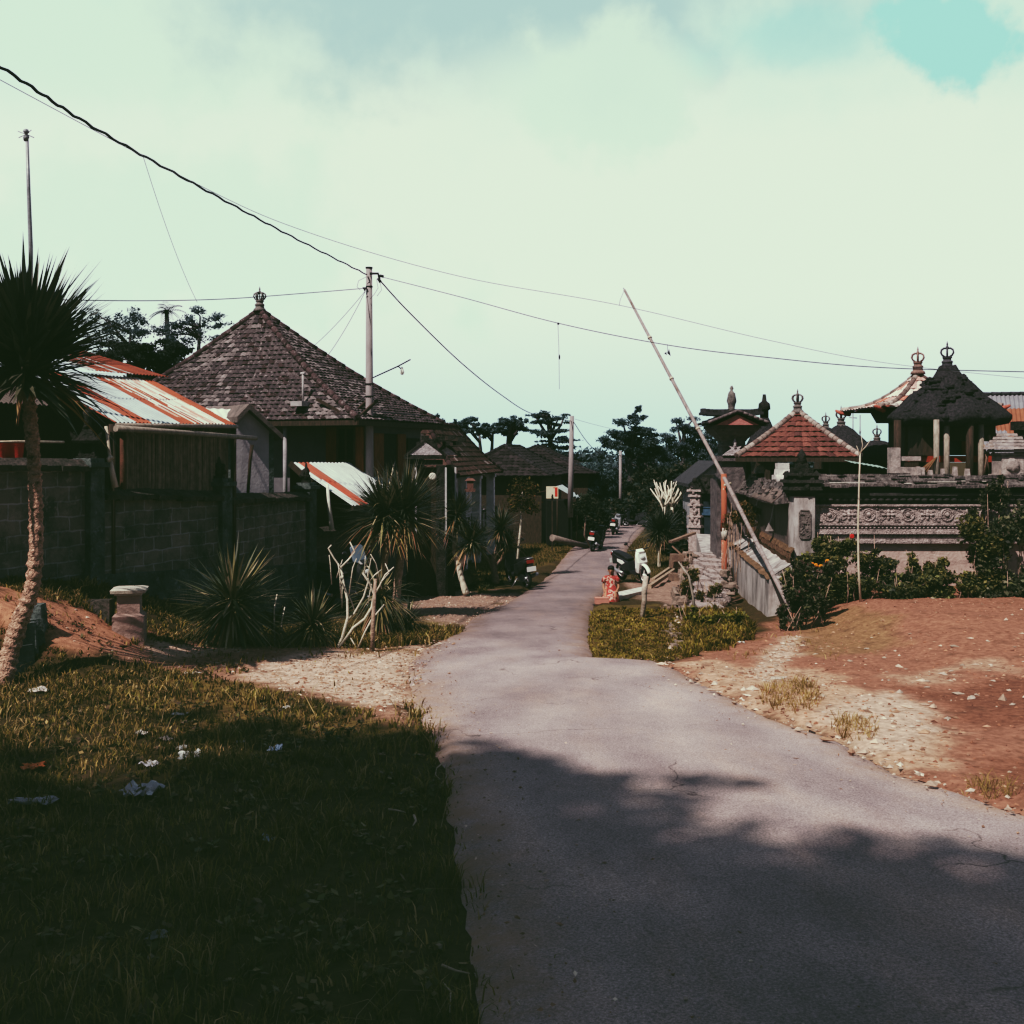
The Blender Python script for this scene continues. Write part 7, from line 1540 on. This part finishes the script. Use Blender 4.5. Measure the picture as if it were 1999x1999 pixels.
for a in ((62, 1572, .42, .22, Gy, 1, .5, .0, 'plastic_bag', 'long grey plastic bag lying at the left edge of the grass'), (278, 1556, .36, .34, (.42, .42, .44), 2, .6, .5, 'plastic_bag', 'crumpled grey plastic bag in the middle of the shaded grass'), (372, 1492, .26, .28, Wt, 3, .35, .4, 'paper_packet', 'white printed packet lying in the shaded grass'), (354, 1472, .12, .16, Wt, 4, .6, .2, 'paper_scrap', 'small white scrap touching the printed packet'),
          (66, 1510, .22, .22, (.60, .20, .06), 5, .4, .3, 'wrapper', 'orange wrapper in the grass at the left'), (537, 1468, .16, .16, (.45, .55, .68), 6, .6, .1, 'wrapper', 'blue and white wrapper near the middle of the grass'), (522, 1655, .09, .13, (.45, .55, .68), 7, .7, .9, 'wrapper', 'tiny blue wrapper low in the dark grass'), (74, 1354, .28, .30, (.55, .50, .46), 8, .3, .6, 'plastic_bag', 'dusty white plastic sheet near the foot of the leaning palm'),
          (350, 1405, .22, .10, Wt, 9, .4, -.1, 'paper_scrap', 'flat white scrap where the grass meets the dirt'), (292, 1506, .22, .14, Gy, 10, .4, -.5, 'plastic_bag', 'thin clear plastic strip left of the printed packet'), (376, 1316, .30, .12, Wt, 11, .25, .05, 'paper_scrap', 'bright white strip on the dark dirt patch'), (306, 1855, .14, .10, (.22, .22, .22), 12, .5, .2, 'plastic_bag', 'dim plastic scrap deep in the near grass'), (275, 1442, .14, .16, (.36, .35, .33), 13, .6, .3, 'paper_scrap', 'pale crumpled ball in the lit grass'), (324, 1451, .10, .18, (.4, .34, .3), 14, .5, .8, 'paper_scrap', 'dusty folded scrap beside the pale crumpled ball'),
          (560, 1389, .12, .1, Wt, 15, .5, .3, 'paper_scrap', 'white scrap on the edge of the gravel'), (470, 1453, .10, .07, Wt, 16, .5, .2, 'paper_scrap', 'small white scrap between the packet and the blue wrapper'), (745, 1486, .07, .10, (.36, .25, .18), 17, .5, .4, 'dry_leaf', 'curled tan leaf in the grass near the road edge'), (1447, 1260, .14, .12, Wt, 18, .6, .1, 'paper_scrap', 'white and yellow scrap at the weeds by the red soil'), (1225, 1236, .16, .06, (.5, .38, .32), 19, .4, .2, 'paper_scrap', 'pinkish scrap on the sunlit right verge'), (247, 1238, .2, .12, Wt, 20, .5, .3, 'plastic_bag', 'small white plastic bag at the foot of the pedestal')):
    x, y, w, h, col, sd, cr, rz_, nm, lb = a; sheet(nm, lb, x, y, w, h, col, sd, cr, rz_)
def stick(label, pts, r, col=(.36, .30, .24)):
    m = MB(); P = [gp(x, y) + V((0, 0, .05)) for x, y in pts]; m.tube(P, [r] + [r * .8] * (len(P) - 2) + [r * .4], 5); tag(m.build('dry_stick', M('straw_stick', (.42, .36, .28), (.28, .22, .16), bump=0)), label, 'stick')
stick('curved pale dry stick on the asphalt edge', [(866, 1493), (852, 1508), (850, 1520), (858, 1527)], .006)
stick('bent pale straw at the bottom edge of the grass', [(865, 1940), (880, 1955), (878, 1999)], .004)
stick('short broken twig in the near grass beside the road', [(862, 1908), (890, 1910), (917, 1914)], .006)
stick('pale twig lying in the grass left of the road', [(758, 1600), (775, 1603), (792, 1606)], .007)
stick('forked dry twig in the grass left of the road', [(808, 1610), (812, 1625), (806, 1632)], .008)

# ================================================================== SCOOTERS
M_TYRE = M('tyre', (.02, .02, .02), (.014, .014, .014), bump=.2, rough=.9); M_BLACKP = M('black_plastic', (.022, .023, .026), (.014, .015, .018), bump=0, rough=.45, spec=.5)
M_CHROME = M('scooter_metal', (.45, .46, .48), (.3, .31, .33), bump=0, rough=.35, metal=.6); M_WPAINT = M('white_paint', (.78, .80, .78), (.70, .72, .70), bump=0, rough=.35, spec=.5)
M_REDL = M('red_lens', (.30, .03, .03), (.2, .02, .02), bump=0, rough=.3); M_PLATE = M('plate_white', (.72, .72, .70), (.65, .65, .62), bump=0); M_SEAT = M('seat_vinyl', (.02, .02, .022), (.014, .014, .016), bump=.1, rough=.6); M_GLASS = M('windshield', (.18, .23, .28), (.12, .16, .2), bump=0, rough=.15, spec=.6)
def scooter(label, loc, rz, body, shield, lean=.10, screen=False):
    t = thing('scooter', label, 'scooter', loc, rz)
    def cs(mb, name, mat, par=None): return mb.build(name, mat, par or t, False)
    def side(m, outline, w, taper=.75):          # outline in x,z; body w wide, narrower at the flanks' edge
        n = len(outline); cx_ = sum(p[0] for p in outline) / n; cz_ = sum(p[1] for p in outline) / n; rings = []
        for y, k in ((-w / 2, taper), (-w * .38, 1), (w * .38, 1), (w / 2, taper)): rings.append([V((cx_ + (x - cx_) * k, y, cz_ + (z - cz_) * k)) for x, z in outline])
        base = len(m.v)
        for r_ in rings: m.v.extend(r_)
        for i in range(3):
            for j in range(n): a, b = base + i * n + j, base + i * n + (j + 1) % n; m.face((a, b, b + n, a + n), None, False)
        m.face(tuple(base + j for j in range(n))[::-1]); m.face(tuple(base + 3 * n + j for j in range(n)))
    for x in (.63, -.60):
        w = MB(); w.ring(V((x, 0, .28)), V((1, 0, 0)), V((0, 0, 1)), .235, .05, 22, 8); wo_ = cs(w, 'wheel', M_TYRE)
        w = MB(); w.ring(V((x, 0, .28)), V((1, 0, 0)), V((0, 0, 1)), .185, .018, 18, 6)
        for k in range(5): a = k * 1.2566; w.bar(V((x, 0, .28)), V((x + .18 * math.cos(a), 0, .28 + .18 * math.sin(a))), .03, .022, up=V((0, 1, 0)))
        w.tube([V((x, -.06, .28)), V((x, .06, .28))], .045, 9); w.build('rim', M_CHROME if body is not M_WPAINT else M_WPAINT, wo_, False)
    m = MB(); side(m, [(-.95, .78), (-.80, .86), (-.30, .72), (.0, .62), (.05, .36), (-.25, .30), (-.5, .45), (-.75, .55)], .30); cs(m, 'body', M_BLACKP if body is M_WPAINT else body)
    m = MB(); side(m, [(-.62, .70), (-.25, .66), (-.10, .58), (-.3, .50), (-.62, .60)], .315); cs(m, 'side_panel', body)
    m = MB(); side(m, [(-.90, .80), (-.84, .90), (-.5, .86), (-.15, .78), (.0, .72), (-.02, .66), (-.4, .72)], .26); cs(m, 'seat', M_SEAT)
    m = MB(); side(m, [(.02, .36), (.05, .28), (.42, .27), (.50, .36), (.44, .42)], .30); cs(m, 'footboard', M_BLACKP)
    m = MB(); side(m, [(.42, .36), (.55, .34), (.66, .66), (.60, .92), (.50, .98), (.46, .80)], .36, .55); cs(m, 'front_shield', shield)
    m = MB(); side(m, [(.42, .92), (.60, .90), (.62, .98), (.52, 1.05), (.40, 1.02)], .24, .6); cs(m, 'headlight_cowl', shield)
    m = MB(); m.blob((.64, 0, .80), (.04, .09, .06), 10, 6, 0); cs(m, 'headlight', M('lens_clear', (.5, .52, .52), (.4, .42, .42), bump=0, rough=.15))
    m = MB(); m.tube([V((.43, -.36, 1.03)), V((.47, -.2, 1.02)), V((.48, 0, 1.0)), V((.47, .2, 1.02)), V((.43, .36, 1.03))], .018, 7); hb = cs(m, 'handlebar', M_BLACKP)
    for s_ in (-1, 1):
        m = MB(); m.tube([V((.45, .25 * s_, 1.03)), V((.44, .33 * s_, 1.16)), V((.42, .38 * s_, 1.22))], .009, 5); m.blob((.42, .40 * s_, 1.24), (.025, .07, .045), 8, 6, 0); m.build('mirror', M_BLACKP, hb, False)
    m = MB(); m.tube([V((.50, 0, .92)), V((.58, 0, .6)), V((.63, .07, .28))], .03, 7); m.tube([V((.58, 0, .6)), V((.63, -.07, .28))], .03, 7); cs(m, 'fork', M_BLACKP)
    m = MB(); m.ring(V((.63, 0, .28)), V((1, 0, 0)), V((0, 0, 1)), .305, .035, 12, 6, a0=.25, a1=2.3); m.v = [V((p.x, p.y * 1.9, p.z)) for p in m.v]; cs(m, 'front_fender', shield)
    m = MB(); side(m, [(-.97, .74), (-.70, .58), (-.70, .50), (-.98, .48), (-1.0, .6)], .16); cs(m, 'rear_fender', M_BLACKP)
    m = MB(); m.box((-.965, 0, .74), (.05, .20, .09)); cs(m, 'tail_light', M_REDL)
    m = MB(); m.box((-1.012, 0, .52), (.012, .27, .13)); cs(m, 'plate', M_PLATE)
    m = MB(); m.tube([V((-.25, -.17, .28)), V((-.5, -.18, .30)), V((-.92, -.19, .42))], [.04, .055, .05], 8); cs(m, 'exhaust', M_CHROME)
    m = MB(); m.box((-.40, .02, .20), (.40, .22, .20), taper=.8); cs(m, 'engine', M_BLACKP)
    m = MB(); m.tube([V((-.2, .12, .26)), V((-.14, .30, .0))], .012, 5); cs(m, 'side_stand', M_CHROME)
    m = MB(); m.tube([V((-.85, -.11, .84)), V((-.98, -.08, .88)), V((-.98, .08, .88)), V((-.85, .11, .84))], .016, 6); cs(m, 'grab_rail', M_CHROME)
    if screen: m = MB(); side(m, [(.42, 1.0), (.52, 1.0), (.38, 1.34), (.34, 1.33)], .34, .8); cs(m, 'windshield', M_GLASS)
    t.rotation_euler = (lean, 0, rz)
    return t
p = gp(1236, 1140); scooter('white fronted black scooter parked at the lane edge behind the kneeling girl', V((p.x, p.y, p.z + .02)), R(-64), M_WPAINT, M_WPAINT)
p = gp(1014, 1146); scooter('black scooter seen from behind, parked by the three-stemmed yucca', V((p.x, p.y, p.z + .02)), R(112), M_BLACKP, M_BLACKP, -.1)
p = W(1164, 1074, 43); scooter('nearer of the two dark scooters parked by the far left lane edge', V((p.x, p.y, zr(43) + .03)), R(70), M_BLACKP, M_BLACKP)
p = W(1200, 1044, 53); scooter('farther of the two dark scooters parked by the far left lane edge', V((p.x, p.y, zr(53) + .03)), R(75), M_BLACKP, M_CHROME)
p = W(678, 1135, 21.3); scooter('dark scooter with a blue grey windshield half hidden behind the bare frangipani', V((p.x, p.y, zr(21.3) + .02)), R(-35), M('bluegrey_paint', (.06, .075, .10), (.04, .05, .07), bump=0, rough=.35), M_BLACKP, screen=True)
p = W(1241, 1024, 60); scooter('tiny dim scooter at the very end of the visible lane', V((p.x, p.y, zr(60) + .03)), R(150), M_BLACKP, M_BLACKP)

# ================================================================== KNEELING GIRL
kp = gp(1193, 1174); kt = thing('person', 'girl in a red and white floral dress kneeling at the lane edge', 'person', kp, R(-100))
# local axes: +x faces the viewer side, z up
def skinned(name, verts, edges, radii, mat, par, root=0, sub=2):
    me = bpy.data.meshes.new(name); me.from_pydata(verts, edges, []); o = bpy.data.objects.new(name, me); COL.objects.link(o); o.parent = par
    sk = o.modifiers.new('skin', 'SKIN'); sk.use_smooth_shade = True
    for i, r_ in enumerate(radii): me.skin_vertices[0].data[i].radius = (r_, r_) if isinstance(r_, (int, float)) else r_
    me.skin_vertices[0].data[root].use_root = True
    s_ = o.modifiers.new('sub', 'SUBSURF'); s_.levels = sub; s_.render_levels = sub; me.materials.append(mat); return o
M_SKIN = M('skin', (.34, .18, .12), (.28, .145, .095), scale=8, bump=0, rough=.6, spec=.3)
vs = [(0, 0, .26), (.01, 0, .36), (.02, 0, .48), (.02, 0, .535), (.03, 0, .575), (.045, 0, .64), (.04, 0, .71)]; ra = [.085, .075, .078, .04, .034, (.058, .062), .055]; ed = [(i, i + 1) for i in range(6)]
def limb(start, pts, rr):
    prev = start
    for p_, r_ in zip(pts, rr): vs.append(p_); ra.append(r_); ed.append((prev, len(vs) - 1)); prev = len(vs) - 1
for s_ in (-1, 1):
    limb(2, [(.02, .10 * s_, .505), (.01, .155 * s_, .40), (.05, .165 * s_, .30), (.14, .13 * s_, .235)], [.036, .030, .025, .019])
    w_ = len(vs) - 1
    for k, (dx, dy, L_) in enumerate(((.05, -.018, .9), (.058, -.006, 1), (.055, .007, .95), (.045, .019, .8), (.02, -.035, .7))):
        limb(w_, [(.14 + dx * .5, (.13 + dy * .7) * s_, .228), (.14 + dx * L_ , (.13 + dy) * s_, .212)], [.008, .006])
    limb(0, [(.10, .085 * s_, .20), (.28, .095 * s_, .105), (.10, .09 * s_, .055), (-.10, .085 * s_, .045), (-.20, .08 * s_, .035)], [.072, .05, .045, .033, .022])
vs = [V(p_) * 1.06 for p_ in vs]
body = skinned('body', vs, ed, [tuple(x * 1.06 for x in r_) if isinstance(r_, tuple) else r_ * 1.06 for r_ in ra], M_SKIN, kt)
# face features and ears live in the body's skin-coloured parts
m = MB(); m.blob((.110, 0, .685), (.016, .012, .022), 7, 6, 0); m.build('nose', M_SKIN, kt, False)
for s_ in (-1, 1):
    m = MB(); m.blob((.098, .024 * s_, .705), (.010, .013, .008), 8, 6, 0); m.build('eye', M('eye_dark', (.03, .02, .02), (.02, .015, .015), bump=0, rough=.3), kt, False)
    m = MB(); m.blob((.045, .068 * s_, .695), (.016, .010, .024), 7, 6, 0); m.build('ear', M_SKIN, kt, False)
m = MB(); m.blob((.102, 0, .655), (.008, .020, .007), 8, 5, 0); m.build('mouth', M('lips', (.22, .06, .05), (.18, .05, .045), bump=0), kt, False)
m = MB(); m.lathe([(.072, -.03), (.078, .02), (.072, .06), (.045, .088), (.01, .096)], (.030, 0, .72), 14, jit=.002)
m.v = [V((p_.x - (.03 if p_.z < .72 else 0), p_.y, p_.z)) for p_ in m.v]
m.tube([V((-.04, 0, .76)), V((-.062, .0, .68)), V((-.06, .01, .58)), V((-.05, .015, .50))], [.05, .055, .045, .02], 8); m.build('hair', M('black_hair', (.018, .014, .013), (.01, .008, .008), scale=30, stretch=(8, 8, 1), bump=.4, rough=.5), kt, False)
# dress: loft from shoulders to the hem spread over the folded legs
m = MB(); secs = [(.585, .02, .050, .085), (.565, .02, .062, .135), (.53, .018, .085, .150), (.46, .018, .098, .122), (.38, .012, .098, .112), (.31, .02, .125, .135), (.22, .06, .20, .165), (.13, .09, .27, .19), (.05, .09, .295, .205), (.02, .09, .30, .21)]
nn = 22; M_DRESS = bpy.data.materials.new('floral_dress')
for z, cx_, a_, b_ in secs:
    for j in range(nn): an_ = 2 * math.pi * j / nn; k = 1 + (.05 * math.sin(an_ * 6 + z * 9) if z < .35 else 0); m.v.append(V((cx_ + a_ * k * math.cos(an_), b_ * k * math.sin(an_), z)) )
for i in range(len(secs) - 1):
    for j in range(nn): a, b = i * nn + j, i * nn + (j + 1) % nn; m.face((a, a + nn, b + nn, b), None, True)
for s_ in (-1, 1): m.tube([V((.02, .09 * s_, .56)), V((.02, .15 * s_, .50)), V((.015, .172 * s_, .43))], [.05, .052, .058], 10)
def floral():
    M_DRESS.use_nodes = True; nt = M_DRESS.node_tree; N, L = nt.nodes, nt.links; bs = N['Principled BSDF']; bs.inputs['Roughness'].default_value = .9
    tc = N.new('ShaderNodeTexCoord'); nz = N.new('ShaderNodeTexNoise'); nz.inputs['Scale'].default_value = 11; nz.inputs['Detail'].default_value = 3; L.new(tc.outputs['Object'], nz.inputs['Vector'])
    cr = N.new('ShaderNodeValToRGB'); cr.color_ramp.interpolation = 'CONSTANT'; e = cr.color_ramp.elements; e[0].position = 0; e[0].color = (.20, .042, .035, 1); e[1].position = .52; e[1].color = (.50, .34, .28, 1); x = e.new(.61); x.color = (.22, .05, .04, 1)
    x = e.new(.40); x.color = (.30, .05, .04, 1)
    L.new(nz.outputs['Fac'], cr.inputs[0]); L.new(cr.outputs[0], bs.inputs['Base Color'])
floral(); m.build('dress', M_DRESS, kt, False)
m = MB(); q = gp(1175, 1179); m.box(q + V((0, 0, .0)), (.30, .20, .12), rz=.05); m.box(q + V((0, 0, .121)), (.31, .21, .012), rz=.05)
tag(m.build('pink_box', M('pink_card', (.48, .24, .19), (.38, .18, .15), bump=0)), 'flat pink box on the asphalt in front of the kneeling girl', 'box')
m = MB(); q = gp(1158, 1180); m.blob(q + V((0, 0, .02)), (.05, .03, .02), 7, 5, .2); tag(m.build('dark_sandal', M_BLACKP), 'dark small sandal lying on the asphalt left of the pink box', 'sandal')

# ================================================================== repeats share a group
GROUPS = {'scooter': 'scooters parked along the lane', 'tall_yucca': 'tall yuccas beside the lane', 'low_yucca': 'low yuccas along the left wall', 'block_wall': 'block walls left of the lane', 'power_cable': 'black power cables', 'drop_wire': 'drop wires',
          'thin_wire': 'thin wires', 'bush': 'shrubs of the hedge below the temple wall', 'tree': 'far trees on the skyline', 'thatched_shrine': 'thatched shrines of the temple', 'utility_pole': 'utility poles down the lane', 'bare_frangipani': 'leafless frangipanis',
          'paper_scrap': 'paper scraps in the grass', 'plastic_bag': 'plastic bags in the grass', 'wrapper': 'wrappers in the grass', 'stone_finial': 'white stone finials of the temple', 'dark_house': 'dark roofed houses down the lane', 'shade_tree': 'shade trees behind the viewpoint',
          'small_tree': 'small trees left of the far lane', 'timber_beam': 'timber beams in the yard', 'stone_shrine': 'small stone shrines', 'carved_ornament': 'carvings on the wall piers', 'dry_stick': 'dry sticks by the road', 'stake': 'thin stakes', 'aerial': 'television aerials', 'weeds': 'weedy clumps by the steps'}
for o in S.objects:
    if o.parent is None and 'category' in o and 'group' not in o:
        g_ = GROUPS.get(o.name.split('.')[0])
        if g_: o['group'] = g_
